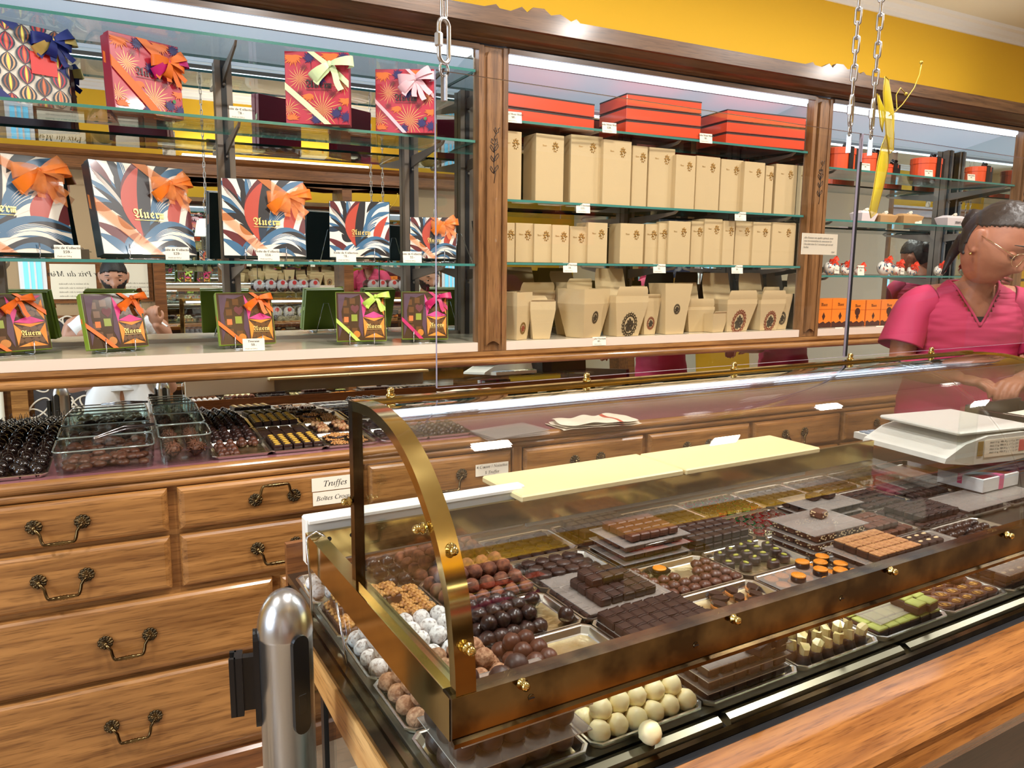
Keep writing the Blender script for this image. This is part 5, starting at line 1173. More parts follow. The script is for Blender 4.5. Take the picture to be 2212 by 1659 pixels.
def gift(pl, pr_, Yb, z, yaw, h, d, lean, art, mats, label, rib, bowpos, bs, name='gift_box', easel=True, py=600):
    a = radians(yaw); X = at(pl, py, Yb).x; k = az(pr_, py); w = (k*Yb-X)/(cos(a)-k*sin(a))
    t = thing(name, label, 'gift box', (X, Yb, z)); t.rotation_euler = (-radians(lean), 0, a)
    m = MB().rbox(0, 0, 0, w, d, h, .0012, 0); m.add([(0, -.0002, 0), (w, -.0002, 0), (w, -.0002, h), (0, -.0002, h)], [(0, 1, 2, 3)], 2)
    m.rbox(-.0015, -.0001, -.0015, w+.0015, d*.55, h+.0015, .001, 0)
    art(m, w, h); m.build('carton', mats, t)
    if rib:
        m = MB(); ribbon_band(m, w, h, d, rib[1], rib[2], rib[3]*h, 0); m.build('ribbon', rib[0], t)
        m = MB(); bow(m, bs*h, 0, 1, rib[5] if len(rib) > 5 else 3); b = m.build('bow', [rib[4], rib[0]], t, (bowpos[0]*w, -.004, bowpos[1]*h))
    if easel:
        e = thing('wire_easel', 'bent wire easel under the '+' '.join(label.split(' ')[:9]).rstrip(','), 'stand', (X, Yb, z), a)
        m = MB()
        for s_ in (.25, .75):
            m.tube([(w*s_, -.006, .028), (w*s_, -.007, -.006), (w*s_, .0, -.0135), (w*s_, d+.03, -.0135)], .0016, 6)
        m.tube([(w*.25, -.004, -.0135), (w*.75, -.004, -.0135)], .0016, 6).tube([(w*.25, d+.03, -.0135), (w*.5-.01, d+.012+h*.6*sin(radians(lean)), h*.6), (w*.5+.01, d+.012+h*.6*sin(radians(lean)), h*.6), (w*.75, d+.03, -.0135)], .0016, 6)
        m.build('wire', CHROME, e)
    return t, w
SB = (ORG, .55, .52, .075, ORS)
gift(-175, 166, 2.40, 1.4715, 24, .275, .05, 13, tropical, TROP, 'large tropical-leaf gift box with an orange bow, cut by the left edge', SB, (.83, .83), .30)
gift(229, 428, 2.42, 1.4715, 24, .265, .05, 13, tropical, TROP, 'wide tropical-leaf gift box with an orange organza bow, second from left', SB, (.80, .80), .26)
gift(487, 663, 2.44, 1.4715, -8, .232, .045, 10, tropical, TROP, 'medium tropical-leaf gift box with an orange organza bow, third from left', SB, (.80, .78), .30)
gift(714, 842, 2.46, 1.4715, -20, .178, .045, 8, tropical, TROP, 'tropical-leaf gift box without a ribbon', None, None, 0)
gift(887, 985, 2.46, 1.4715, -22, .137, .04, 8, tropical, TROP, 'smallest tropical-leaf gift box with an orange bow', SB, (.74, .84), .36)
blr = mat('navy_gauze_ribbon', (18, 34, 110), .5); 
gift(-130, 153, 2.385, 1.858, 22, .205, .05, 4, ogee, OGE, 'gift box with a red and black ogee pattern and a navy bow', (blr, .5, .6, .09, mat('gold_ribbon', (206, 176, 100), .35, .5)), (.88, .86), .30, easel=False, py=200)
orr_ = mat('orange_grosgrain', (226, 110, 30), .5); mg = mat('magenta_satin', (196, 30, 110), .4)
gift(252, 397, 2.39, 1.858, 25, .2, .05, 4, floral, FLOR, 'crimson floral gift box with an orange and magenta bow', (orr_, .62, .62, .075, mg), (.80, .74), .30, easel=False, py=260)
cel = mat('pale_green_satin', (214, 232, 178), .4)
gift(620, 755, 2.38, 1.858, -24, .203, .045, 2, floral, FLOR, 'crimson floral gift box with a pale green bow', (cel, .66, .52, .05, cel, 1), (.72, .82), .34, easel=False, py=290)
psh = mat('sheer_pink_ribbon', (236, 190, 196), .5)
gift(813, 937, 2.40, 1.858, -30, .19, .045, 2, floral, FLOR, 'crimson floral gift box with a sheer pink bow', (psh, .5, .5, .035, psh, 2), (.70, .84), .32, easel=False, py=300)
gor = mat('orange_satin_thin', (240, 110, 20), .4); ggr = mat('lime_satin_thin', (190, 220, 90), .4); gmg = mat('cerise_ribbon', (190, 24, 90), .4)
for (l, r_, yaw, rb, lab, by) in ((-60, 108, 26, gor, 'green window box of chocolates with an orange bow, cut by the left edge', (.62, .88)), (191, 318, 24, gor, 'green window box with an orange bow in front of the reflected man', (.80, .90)), (475, 594, 6, gor, 'green window box with an orange bow, beside the bottom price card', (.72, .88)), (728, 834, -12, ggr, 'green window box with a lime green bow', (.80, .90)), (869, 967, -20, gmg, 'green window box with a cerise bow', (.78, .88))):
    gift(l, r_, 2.42, 1.2055, yaw, .158, .032, 14, facets, FAC, lab, (rb, .42, .42, .045, rb, 1), by, .30, py=700)
e = thing('wire_easel', 'empty bent wire easel reflected beside the cabinet side', 'stand', (at(1010, 560, 2.5).x-.02, 2.47, 1.459), .3)
MB().tube([(-.05, 0, 0), (-.012, .03, .10), (.012, .03, .10), (.05, 0, 0)], .0018, 6).tube([(-.05, 0, 0), (-.05, .06, 0)], .0018, 6).tube([(.05, 0, 0), (.05, .06, 0)], .0018, 6).build('wire', CHROME, e)
# price cards
def card(px, py, Y, z, lines, label, w=.062, h=.036, hang=False, hh=True):
    p = at(px, py, Y); t = MB().box(-w/2, -.0006, 0, w/2, .0006, h)
    words(t, lines[0], 'serif', h*.26, TR((0, -.001, h*.70)) @ FRONT); words(t, lines[1], 'serif', h*.27, TR((0, -.001, h*.40)) @ FRONT)
    if hh: words(t, 'Poids net 500 g', 'ital', h*.15, TR((-w*.12, -.001, h*.12)) @ FRONT)
    o = t.build('price_card', [PAPER, INK], None, (p.x, Y, z)); o.rotation_euler = (radians(-6), 0, radians(-4)); return tag(o, label, 'price card')
for px, z, pr, lab in ((147, 1.456, '159.-', 'price card reading 159 under the leftmost tropical box'), (384, 1.456, '129.-', 'price card reading 129 by the wide tropical box'), (581, 1.456, '114.-', 'price card reading 114 by the medium tropical box'), (748, 1.456, '78.-', 'price card reading 78 under the ribbonless tropical box'), (891, 1.456, '55.-', 'price card reading 55 by the smallest tropical box'), (520, 1.856, '78.-', 'price card reading 78 on the upper glass shelf')):
    card(px, 560 if z < 1.8 else 240, 2.375, z, ['Boite de Collection', pr], lab)
card(548, 738, 2.36, 1.191, ['Toscane', '50.-'], 'price card reading Toscane 50 on the cabinet floor')
# ================================================================= middle bay: orange boxes and cream cartons
OC = mat('orange_lacquer_card', (214, 66, 26), .3, coat=.4); OE = mat('black_box_edge', (34, 26, 24), .4)
def flatbox(l, r_, z, h, d, Y, yaw, lab, grp=None):
    a = radians(yaw); X = at(l, 300, Y).x; k = az(r_, 300); w = (k*Y-X)/(cos(a)-k*sin(a)); m = MB()
    m.rbox(-.002, -.002, 0, w+.002, d+.002, h, .001)
    m.box(-.0023, -.0023, h*.01, w+.0023, d+.0023, h*.06, 1).box(-.0023, -.0023, h*.88, w+.0023, d+.0023, h*.995, 1)
    tag(m.build('flat_gift_box', [OC, OE], None, (X, Y, z), a), lab, 'gift box', grp)
S1 = 1.934
for k in range(2): flatbox(1070, 1281, S1+k*.05, .048, .19, 2.40, 4, ['lower', 'upper'][k]+' flat orange box of the left stack on the top shelf')
for k in range(3): flatbox(1352, 1511, S1+k*.047, .045, .19, 2.38, -3, ['lowest', 'middle', 'topmost'][k]+' flat orange box of the tallest, central stack')
for k in range(3): flatbox(1569, 1737, S1+k*.044, .042, .19, 2.38, -4, ['lowest', 'middle', 'topmost'][k]+' flat orange box of the stack beside the right post')
ECR = mat('ivory_linen_card', (200, 174, 128), .6, bump=.15, bscale=300); EMB = mat('embossed_gilt', (176, 134, 66), .35, .5)
def curls(m, T, mi, r=.0012):
    for k in range(9):
        a0 = 2*pi*k/9; c = (.62*cos(a0), .8*sin(a0)); m.tube([(c[0]+.28*cos(t)*(1-t/9), c[1]+.28*sin(t)*(1-t/9), .0) for t in [q*.7+a0 for q in range(8)]], r, 4, mi, False, True, T)
    for t0 in (0, 1): m.tube([(.35*cos(t), .4*sin(t)*(1-.15*t0), 0) for t in [q*.7+.5*t0 for q in range(7)]], r, 4, mi, False, True, T)
def carton(l, r_, top, z, Y, yaw, d, lab, grp, name='tall_carton', py=400):
    a = radians(yaw); X = at(l, py, Y).x; k = az(r_, py); w = (k*Y-X)/(cos(a)-k*sin(a)); w = min(w, 2.58-X) if X < 2.6 else w; h = at((l+r_)/2, top, Y).z-z
    m = MB().rbox(0, 0, 0, w, d, h, .0012)
    T = TR((w*.68, -.0006, h-.042)) @ FRONT @ SC(.0145, .018, .018); curls(m, T, 1, .11)
    words(m, 'Auer', 'frak', .008, TR((w*.30, -.0006, h-.042)) @ FRONT, 1)
    tag(m.build(name, [ECR, EMB], None, (X, Y, z), a), lab, 'carton', grp)
Z2, Z3 = 1.6735, 1.4615
for i, (l, r_, t_) in enumerate(((1085, 1126, 283), (1157, 1217, 290), (1232, 1300, 293), (1302, 1362, 303), (1365, 1397, 315), (1400, 1456, 320), (1459, 1501, 335), (1503, 1554, 338), (1556, 1604, 345), (1607, 1651, 350), (1653, 1670, 358), (1675, 1737, 356))):
    carton(l, r_, t_, Z2, 2.385+.012*(i % 3), 2*sin(i*2.1), .09, 'tall ivory carton with an embossed gilt crest, upper carton shelf, '+('left half' if i < 6 else 'right half'), 'tall ivory cartons, '+('left half' if i < 6 else 'right half'))
for i, (l, r_, t_) in enumerate(((1085, 1112, 481), (1114, 1152, 482), (1154, 1191, 484), (1193, 1229, 486), (1231, 1267, 489), (1270, 1312, 481), (1340, 1390, 483), (1394, 1420, 484), (1423, 1440, 482), (1444, 1491, 478), (1493, 1519, 478), (1521, 1559, 473), (1562, 1586, 477), (1588, 1624, 478), (1626, 1664, 480), (1668, 1718, 481), (1720, 1737, 482))):
    carton(l, r_, t_, Z3, 2.385+.01*((i*2) % 3), 2*sin(i*1.7), .08, 'shorter ivory carton with an embossed gilt crest, lower carton shelf, '+('left half' if i < 7 else 'right half'), 'shorter ivory cartons, '+('left half' if i < 7 else 'right half'), 'short_carton', 520)
WR = [mat('dark_wreath_print', (66, 56, 40), .5), mat('gold_wreath_print', (150, 112, 50), .4, .4), mat('rust_wreath_print', (140, 66, 40), .5)]
def wreath(m, T, mi, mi2):
    for k in range(40):
        a = 2*pi*k/40; m.prism([(-.14, -.05), (.15, 0), (-.08, .08)], 0, .01, mi, T @ TR((.8*cos(a), .85*sin(a), 0)) @ RZ(a*1.0+(1.2 if k % 2 else -.5)))
        m.prism([(-.12, -.04), (.05, -.05), (.1, .04), (-.04, .06)], 0, .01, mi, T @ TR((.62*cos(a+.1), .68*sin(a+.1), 0)) @ RZ(a+1.57))
    for k in range(22): a = k*2.4; r = .44*(k/22)**.5; m.prism([(-.13, -.06), (.02, -.12), (.13, .05), (-.03, .12)], 0, .01, mi2, T @ TR((r*cos(a), r*sin(a)*1.1-.05, 0)) @ RZ(a))
def tapered(l, r_, top, body, lab, crest=None, nest=0, flap=True, yaw=0, Y=2.42, cres_s=1, ct=.34, d=None):
    a = radians(yaw); X = at((l+r_)/2, 700, Y).x; wt_ = at(r_, 700, Y).x-at(l, 700, Y).x; z = Z0+.001
    H = min(at((l+r_)/2, top, Y).z-z, .255); hb = at((l+r_)/2, body, Y).z-z; wb = wt_*.66; dt = d or min(wt_*.8, .15); X = min(X, 2.575-wt_/2); Y = min(Y, 2.69-dt/2-.02); db = dt*.66
    m = MB(); b = [(-wb/2, -db/2, 0), (wb/2, -db/2, 0), (wb/2, db/2, 0), (-wb/2, db/2, 0)]; t = [(-wt_/2, -dt/2, hb), (wt_/2, -dt/2, hb), (wt_/2, dt/2, hb), (-wt_/2, dt/2, hb)]
    s = .97; ti = [(x*s, y*s, hb) for x, y, _ in t]; bi = [(x*s, y*s, .003) for x, y, _ in b]
    V = b+t+ti+bi; m.add(V, [(3, 2, 1, 0)]+[(i, (i+1) % 4, 4+(i+1) % 4, 4+i) for i in range(4)]+[(4+i, 4+(i+1) % 4, 8+(i+1) % 4, 8+i) for i in range(4)]+[(8+i, 8+(i+1) % 4, 12+(i+1) % 4, 12+i) for i in range(4)]+[(12, 13, 14, 15)], 0)
    for n_ in range(nest):
        dz = (n_+1)*.006; hz = hb+dz
        m.add([(x*(1-.006*n_), y*(1-.006*n_), hb) for x, y, _ in t]+[(x*(1.0), y*1.0, hz) for x, y, _ in t]+[(x*.96, y*.96, hz) for x, y, _ in t]+[(x*.96, y*.96, hb) for x, y, _ in t], [(i, (i+1) % 4, 4+(i+1) % 4, 4+i) for i in range(4)]+[(4+i, 4+(i+1) % 4, 8+(i+1) % 4, 8+i) for i in range(4)]+[(8+i, 8+(i+1) % 4, 12+(i+1) % 4, 12+i) for i in range(4)], 0)
    zb = hb+nest*.006
    if flap and H > zb+.01:
        for sy, sc_ in ((1, 1), (-1, .35)):
            hh_ = (H-zb)*sc_; P = []; W_ = []
            for i in range(7): t_ = i/6; P.append((0, sy*(dt/2-.001)+sy*.018*sin(t_*1.6)*(1 if sy > 0 else .3), zb+hh_*t_)); W_.append(Vector((wt_*.47*(1-.12*t_**3), 0, 0)))
            vs = []
            for p, w_ in zip(P, W_): vs += [Vector(p)-w_, Vector(p)+w_]
            vs2 = [v+Vector((0, .0012, 0)) for v in vs]; n2 = len(vs)
            m.add(vs+vs2, [(2*i, 2*i+1, 2*i+3, 2*i+2) for i in range(6)]+[(n2+2*i+2, n2+2*i+3, n2+2*i+1, n2+2*i) for i in range(6)]+[(n2-2, n2-1, 2*n2-1, 2*n2-2)]+[(2*i, 2*i+2, n2+2*i+2, n2+2*i) for i in range(6)]+[(2*i+1, n2+2*i+1, n2+2*i+3, 2*i+3) for i in range(6)], 0)
    mats = [ECR]
    if crest is not None:
        zc = hb*ct; yy = -(db/2+(dt-db)/2*ct)-.0008; tl = atan2((dt-db)/2, hb); T = TR((0, yy, zc)) @ RX(tl) @ FRONT @ SC(wt_*.27*cres_s, wt_*.33*cres_s, .04); wreath(m, T, 1, 2); mats += [WR[crest], WR[(crest+1) % 3] if crest else WR[0]]
    tag(m.build('open_carton', mats, None, (X, Y, z), a), lab, 'open carton')
tapered(1092, 1140, 625, 660, 'nested open cartons at the far left of the bay floor, gold wreath', 1, 8, False, 25, 2.40, .8)
tapered(1100, 1180, 573, 640, 'open carton with tall flaps behind the far left stack', None, 4, True, 5, 2.56)
tapered(1140, 1190, 640, 668, 'small carton stack with drooping flaps, second from the left', None, 5, True, -10, 2.40)
tapered(1203, 1262, 586, 640, 'tall nested open cartons, fanned at the foot, left part of the bay floor', None, 9, True, 8, 2.50)
tapered(1222, 1298, 600, 655, 'nested cartons with many white rims and a small side crest', 0, 9, False, 20, 2.40, .5, .6)
tapered(1305, 1378, 580, 652, 'open carton with the large dark wreath print', 0, 4, True, 4, 2.40)
tapered(1376, 1414, 618, 650, 'narrow open carton with a rust and gold wreath', 2, 2, True, 6, 2.41)
tapered(1416, 1474, 602, 612, 'flared tall carton with a small crest near its middle', 0, 0, False, 0, 2.40, .5, .5)
tapered(1471, 1524, 611, 668, 'open carton with its lid flap standing up, no print, right of the flared one', None, 2, True, -6, 2.45)
tapered(1520, 1560, 662, 676, 'small low open carton with no print', None, 0, True, 10, 2.40)
tapered(1540, 1608, 590, 655, 'open carton with a rust-brown wreath, right part of the bay floor', 2, 3, True, 4, 2.43)
tapered(1616, 1672, 590, 655, 'open carton with a red-brown wreath near the right post', 2, 3, True, 3, 2.42)
tapered(1668, 1702, 616, 640, 'narrow open carton with a grey wreath by the right post', 0, 2, False, 2, 2.42)
tapered(1700, 1736, 590, 640, 'open carton at the right end of the bay floor', 0, 2, True, 0, 2.50)
for px, z, pr, nm, lab in ((1110, 1.934, '98.-', 'Boite Mont Blanc', 'price card at the left end of the orange box shelf'), (1317, 1.934, '128.-', 'Boite Mont Blanc', 'price card in front of the central orange stack'), (1527, 1.934, '98.-', 'Boite Mont Blanc', 'price card between the central and right orange stacks')): card(px, 270, 2.352, z-.012, [nm, pr], lab, .058, .036)
for px, z, pr, lab in ((1260, 1.638, '131.-', 'price card hanging under the upper carton shelf, left'), (1601, 1.638, '67.-', 'price card hanging under the upper carton shelf, right'), (1232, 1.428, '34.-', 'price card hanging under the lower carton shelf, left'), (1425, 1.428, '52.-', 'price card hanging under the lower carton shelf, middle'), (1593, 1.428, '19.-', 'price card hanging under the lower carton shelf, right')): card(px, 450 if z > 1.5 else 580, 2.353, z, ['Boite Classique', pr], lab, .056, .034)
card(1295, 735, 2.341, 1.162, ['Boite Classique', '85.-'], 'price card on the front edge of the middle bay floor', .056, .032)
# ================================================================= right bay
ob = mat('orange_hatbox_card', (232, 84, 38), .4)
def hatbox(px, w, h, z, lab, Y=2.46, sqx=.8):
    X = at(px, 330, Y).x; t = thing('round_hatbox', lab, 'gift box', (X, Y, z))
    MB().lathe([(0, 0), (w/2, 0), (w/2, h*.72), (w/2+.003, h*.72), (w/2+.003, h*.97), (w/2, h), (0, h)], 28, 0, False, None, sqx).build('carton', ob, t)
    m = MB().box(-.014, -w/2*sqx-.0045, 0, .014, -w/2*sqx-.002, h).box(-.014, -w/2*sqx-.0045, h, .014, w/2*sqx, h+.003)
    m.box(w/2*.72-.012, -w/2*sqx*.72-.004, 0, w/2*.72+.012, -w/2*sqx*.72-.0015, h); m.build('ribbon', blkr, t)
    m = MB(); bow(m, .035, 0, 0, 1); b = m.build('bow', blkr, t, (0, -.02, h+.008)); b.rotation_euler = (-pi/2.6, 0, 0)
S3 = 1.8805
hatbox(1815, .145, .10, S3, 'round orange hat box with a black bow, beside the middle post')
hatbox(1878, .13, .085, S3, 'round orange hat box behind the yellow butterfly', 2.44)
hatbox(1920, .10, .06, S3, 'low orange hat box right of the yellow butterfly', 2.50)
hatbox(2003, .155, .098, S3, 'round orange hat box with a wide black ribbon, mid shelf')
hatbox(2116, .13, .085, S3, 'orange hat box above the saleswoman, left of the last one')
hatbox(2180, .115, .085, S3, 'orange hat box nearest the right edge of the frame')
for px, lab in ((1872, 'price card under the hat box by the butterfly'), (2010, 'price card under the wide-ribboned hat box'), (2103, 'price card under the hat box above the saleswoman')): card(px, 340, 2.36, S3, ['Boite Cadeau', '48.-'], lab, .052, .03, hh=False)
kr = mat('kraft_card', (206, 160, 104), .6); wh = mat('pink_white_card', (246, 232, 228), .5)
def smallbox(l, r_, z, h, mt, lab, txt=None, Y=2.42):
    X = at((l+r_)/2, 470, Y).x; w = at(r_, 470, Y).x-at(l, 470, Y).x; t = thing('ballotin_box', lab, 'box', (X, Y, z))
    wb = w*.8; m = MB(); V = [(-wb/2, -.025, 0), (wb/2, -.025, 0), (wb/2, .025, 0), (-wb/2, .025, 0), (-w/2, -.035, h*.75), (w/2, -.035, h*.75), (w/2, .035, h*.75), (-w/2, .035, h*.75), (-w*.35, -.01, h), (w*.35, -.01, h), (w*.35, .01, h), (-w*.35, .01, h)]
    m.add(V, [(3, 2, 1, 0)]+[(a_+i, a_+(i+1) % 4, a_+4+(i+1) % 4, a_+4+i) for a_ in (0, 4) for i in range(4)]+[(8, 9, 10, 11)], 0)
    if txt: words(m, 'Auer', 'frak', h*.42, TR((0, -.0325, h*.25)) @ RX(-.12) @ FRONT, 1)
    m.build('carton', [mt, INK], t); m = MB(); bow(m, .022, 0, 0, 1); m.build('bow', PAPER, t, (0, -.005, h+.006))
S4 = 1.6635
smallbox(1848, 1882, S4, .05, wh, 'pinkish white ballotin tied with a bow behind the butterfly tip'); smallbox(1888, 1926, S4, .042, kr, 'kraft ballotin right of the butterfly tip'); smallbox(1938, 1982, S4, .048, kr, 'kraft ballotin beside the small price card')
smallbox(2033, 2081, S4, .052, wh, 'white ballotin with black lettering, left of the pair', 1); smallbox(2082, 2122, S4, .05, wh, 'white ballotin with black lettering, next to the saleswoman', 1)
card(1985, 470, 2.39, S4, ['Ballotin', '22.-'], 'price card beside the kraft ballotin', .045, .032, hh=False)
def pouch(px, w, z, lab, txt=True, Y=2.43):
    X = at(px, 580, Y).x; t = thing('gift_pouch', lab, 'gift pouch', (X, Y, z)); h = w*.72
    m = MB().ball(1, 20, 12, 0, TR((0, 0, h*.5)) @ SC(w*.5, w*.32, h*.52), amp=.10, fr=2.2, seed=px)
    rs = random.Random(px)
    for k in range(26):
        a = rs.uniform(-1.4, 1.4); b = rs.uniform(-.9, 1.1); c = Vector((sin(a)*cos(b)*w*.5, -cos(a)*cos(b)*w*.33, h*.5+sin(b)*h*.53)); 
        m.ball(w*.06, 6, 4, rs.choice((1, 2, 2, 3)), TR(c) @ RY(rs.uniform(0, 3)) @ SC(1.6, .25, .5))
    if txt: m.box(-w*.16, -w*.37, h*.12, w*.2, -w*.36, h*.62, 4); words(m, 'Auer', 'frak', w*.13, TR((.02*w, -w*.372, h*.3)) @ FRONT, 5)
    m.build('pouch', [CRM, NAV, BLU, REDO, PAPER, INK], t)
    m = MB(); bow(m, .03, 0, 0, 2); m.build('bow', mat('red_orange_ribbon', (232, 70, 40), .4), t, (0, -.01, h+.006))
S5 = 1.4235
for px, w_, lab, tx in ((1795, .085, 'leaf-patterned pouch with an orange bow beside the middle post', 1), (1828, .07, 'leaf-patterned pouch right of the first one', 0), (1855, .05, 'small leaf-patterned pouch next to the price card', 0), (1912, .095, 'leaf-patterned pouch right of the black seal strip', 0), (1938, .075, 'leaf-patterned pouch with a cream label in the middle', 1), (1970, .06, 'leaf-patterned pouch nearest the saleswoman', 0), (2030, .07, 'leaf-patterned pouch behind the shoulder of the saleswoman', 0)): pouch(px, w_, S5, lab, tx)
card(1860, 590, 2.39, S5, ['Pochette', '26.-'], 'price card in front of the leaf pouches', .04, .045, hh=False)
ocr = mat('amber_orange_card', (240, 130, 40), .45); dkb = mat('dark_brown_print', (70, 34, 24), .5)
def obox(l, r_, z, h, lab, mark=0, Y=2.40):
    X = at(l, 680, Y).x; w = at(r_, 680, Y).x-X; m = MB().rbox(0, 0, 0, w, .06, h, .001)
    m.box(-.0006, -.0006, h*.62, w+.0006, .02, h*.635, 2)
    P = [(0, 0)]+[(w*k/8, h*(.17+.04*sin(k*2.1))) for k in range(9)][::1]+[(w, 0)]
    m.prism(P, 0, .0006, 1, TR((0, -.0002, 0)) @ FRONT); words(m, 'Auer', 'frak', h*.15, TR((w*.5, -.0008, h*.74)) @ FRONT, 1)
    m.prism([(-.1*w, 0), (0, -.14*h), (.1*w, 0), (0, .14*h)], 0, .0006, 1, TR((w*.5, -.0004, h*.38)) @ FRONT)
    if mark: m.lathe([(0, 0), (w*.17, 0), (0, .0005)], 16, 1, False, TR((w*.5, -.0006, h*.56)) @ RX(pi/2))
    tag(m.build('orange_carton', [ocr, dkb, mat('carton_seam', (200, 96, 24), .5)], None, (X, Y, z)), lab, 'carton')
for l, r_, mk_, lab, hh_ in ((1762, 1796, 0, 'amber orange carton half hidden by the middle post', .128), (1797, 1832, 0, 'amber orange carton second from the middle post', .128), (1835, 1868, 1, 'amber orange carton with an oval mark, left of the black seal', .118), (1871, 1901, 0, 'amber orange carton just right of the black seal', .118), (1903, 1936, 1, 'amber orange carton with an oval mark nearest the saleswoman', .118), (1938, 1965, 0, 'amber orange carton behind the arm of the saleswoman', .118)): obox(l, r_, 1.1915, hh_, lab, mk_)
card(1813, 715, 2.352, 1.165, ['Cabosse', '19.-'], 'price card below the left amber cartons', .045, .028, hh=False); card(1901, 712, 2.352, 1.165, ['Cabosse', '19.-'], 'price card below the right amber cartons', .045, .028, hh=False)
# ================================================================= belt stanchions
def stanchion(x, y, lab, rz=0):
    t = thing('belt_stanchion', lab, 'stanchion', (x, y, 0), rz)
    m = MB().lathe([(.0345, .02), (.0345, .968), (.0352, .969), (.0352, .972)]+[(.0352*cos(a*pi/24), .975+.055*sin(a*pi/24)) for a in range(13)], 40)
    m.build('post', STEEL, t); MB().lathe([(0, 0), (.098, 0), (.10, .006), (.09, .014), (.05, .026), (.036, .03)], 40).build('base', STEEL, t)
    for a, hk in ((radians(180), 1), (radians(-62), 0), (radians(90), 0)):
        T = RZ(a) @ TR((.034, 0, 0)); m = MB()
        P = [(.011*cos(u), .0115*sin(u)) for u in [pi*k/8 for k in range(9)]]
        out = [(x_, .968+z_) for x_, z_ in P]+[(-x_, .856-z_) for x_, z_ in P]
        m.prism(out, -.001, .006, 0, T @ Matrix(((0, 0, 1, 0), (1, 0, 0, 0), (0, 1, 0, 0), (0, 0, 0, 1))))
        if hk: m.box(.005, -.006, .872, .022, .006, .945, 0, T).box(.02, -.012, .868, .030, .012, .948, 0, T).box(.028, -.012, .868, .036, -.007, .948, 0, T).box(.028, .007, .868, .036, .012, .948, 0, T)
        else: m.rbox(.004, -.006, .872, .0065, .006, .90, .001, 0, T)
        m.build('belt_clip' if hk else 'belt_slot', BLACKP, t)
stanchion(.163, .962, 'brushed steel belt stanchion with black clips, standing left of the glass counter', radians(-10))
stanchion(-.30, 1.05, 'second brushed steel belt stanchion, outside the left edge and seen in the mirror', radians(30))
# ================================================================= scale and desk things by the saleswoman
SW = mat('scale_grey_white_plastic', (214, 214, 206), .35)
q = cw(1.745, .50, 0.9465)
t = thing('shop_scale', 'pale grey shop scale seen from behind through the glass hood, stickers on its back', 'scale', q, CA+radians(-8))
m = MB(); out = []
prof_ = [(-.17, .018), (-.165, .03), (-.10, .062), (-.02, .078), (.12, .08), (.16, .07), (.17, .03), (.168, .012), (.08, .004), (-.08, .006)]
m.prism(prof_, -.13, .13, 0, FRONT); m.build('body', SW, t)
MB().rbox(-.12, -.125, .084, .165, .125, .094, .004).box(-.02, -.02, .078, .04, .02, .085).build('weighing_plate', SW, t)
m = MB().box(-.03, -.1315, .022, .13, -.1305, .068)
for j in range(4): words(m, 'MAX 15 kg  MIN 40 g  e = 5 g  230 V', 'x', .0075, TR((.045, -.132, .058-.009*j)) @ FRONT)
m.box(.10, -.1322, .03, .122, -.1315, .06, 2).box(-.055, -.1318, .028, -.036, -.1305, .066, 3); m.build('rating_label', [PAPER, INK, mat('red_sticker', (220, 80, 70), .5), mat('gold_sticker', (150, 120, 50), .4)], t)
m = MB().add([(-.12, .135, .03), (.10, .135, .03), (.10, .06, .076), (-.12, .06, .076)], [(3, 2, 1, 0)], 0); 
kp = MB().box(-.13, .128, .012, .15, .20, .03)
for i in range(7):
    for j in range(3): kp.rbox(-.12+i*.032, .137+j*.02, .03, -.096+i*.032, .151+j*.02, .034, .001, 1 if i < 4 else 2)
kp.rbox(.11, .14, .03, .145, .19, .036, .001, 3); kp.build('keypad', [SW, mat('grey_key', (120, 134, 150), .4), mat('cream_key', (232, 228, 200), .4), mat('olive_display', (90, 92, 50), .2)], t)
q = cw(2.15, .50, 0.9465)
t = thing('desk_organiser', 'black desk organiser with paper trays at the right end of the counter back', 'organiser', q, CA)
MB().rbox(-.15, -.10, 0, .15, .10, .012, .002).box(-.15, .09, .012, .15, .10, .10).box(-.15, -.1, .012, -.14, .1, .09).box(.14, -.1, .012, .15, .1, .09).box(-.01, -.1, .012, 0, .1, .07).box(-.15, -.1, .05, .15, .09, .054).build('tray_frame', BLACKP, t)
MB().box(-.12, -.08, .055, .12, .07, .062).box(-.11, -.07, .063, .12, .06, .068).build('papers', PAPER, t)
q = cw(1.90, .60, 0.9468)
m = MB(); T = RX(radians(35)); m.rbox(-.045, -.004, 0, .045, .004, .07, .002, 0, T)
for i in range(3): m.box(-.036+i*.026, -.0046, .012, -.016+i*.026, -.0038, .058, 1, T)
tag(m.build('card_terminal', [BLACKP, mat('dark_key_panel', (54, 50, 48), .3)], None, q, CA), 'small black device leaning beside the scale near the right edge', 'device')
q = cw(9.45*PX, 3.0*PY, TZ+.022)
t = thing('ribboned_praline_box', 'white box with a wine lid and pink ribbon among the right-hand trays', 'gift box', q, CA)
MB().rbox(-.085, -.06, 0, .085, .06, .035, .001).box(-.08, -.055, .0352, .08, .055, .0362, 1).build('carton', [WHITE, mat('wine_print', (120, 40, 50), .4)], t)
MB().box(-.01, -.0612, 0, .01, .0612, .0375).box(-.0862, -.006, .012, .0862, .006, .0372).build('ribbon', mat('pink_ribbon', (226, 60, 130), .4), t)
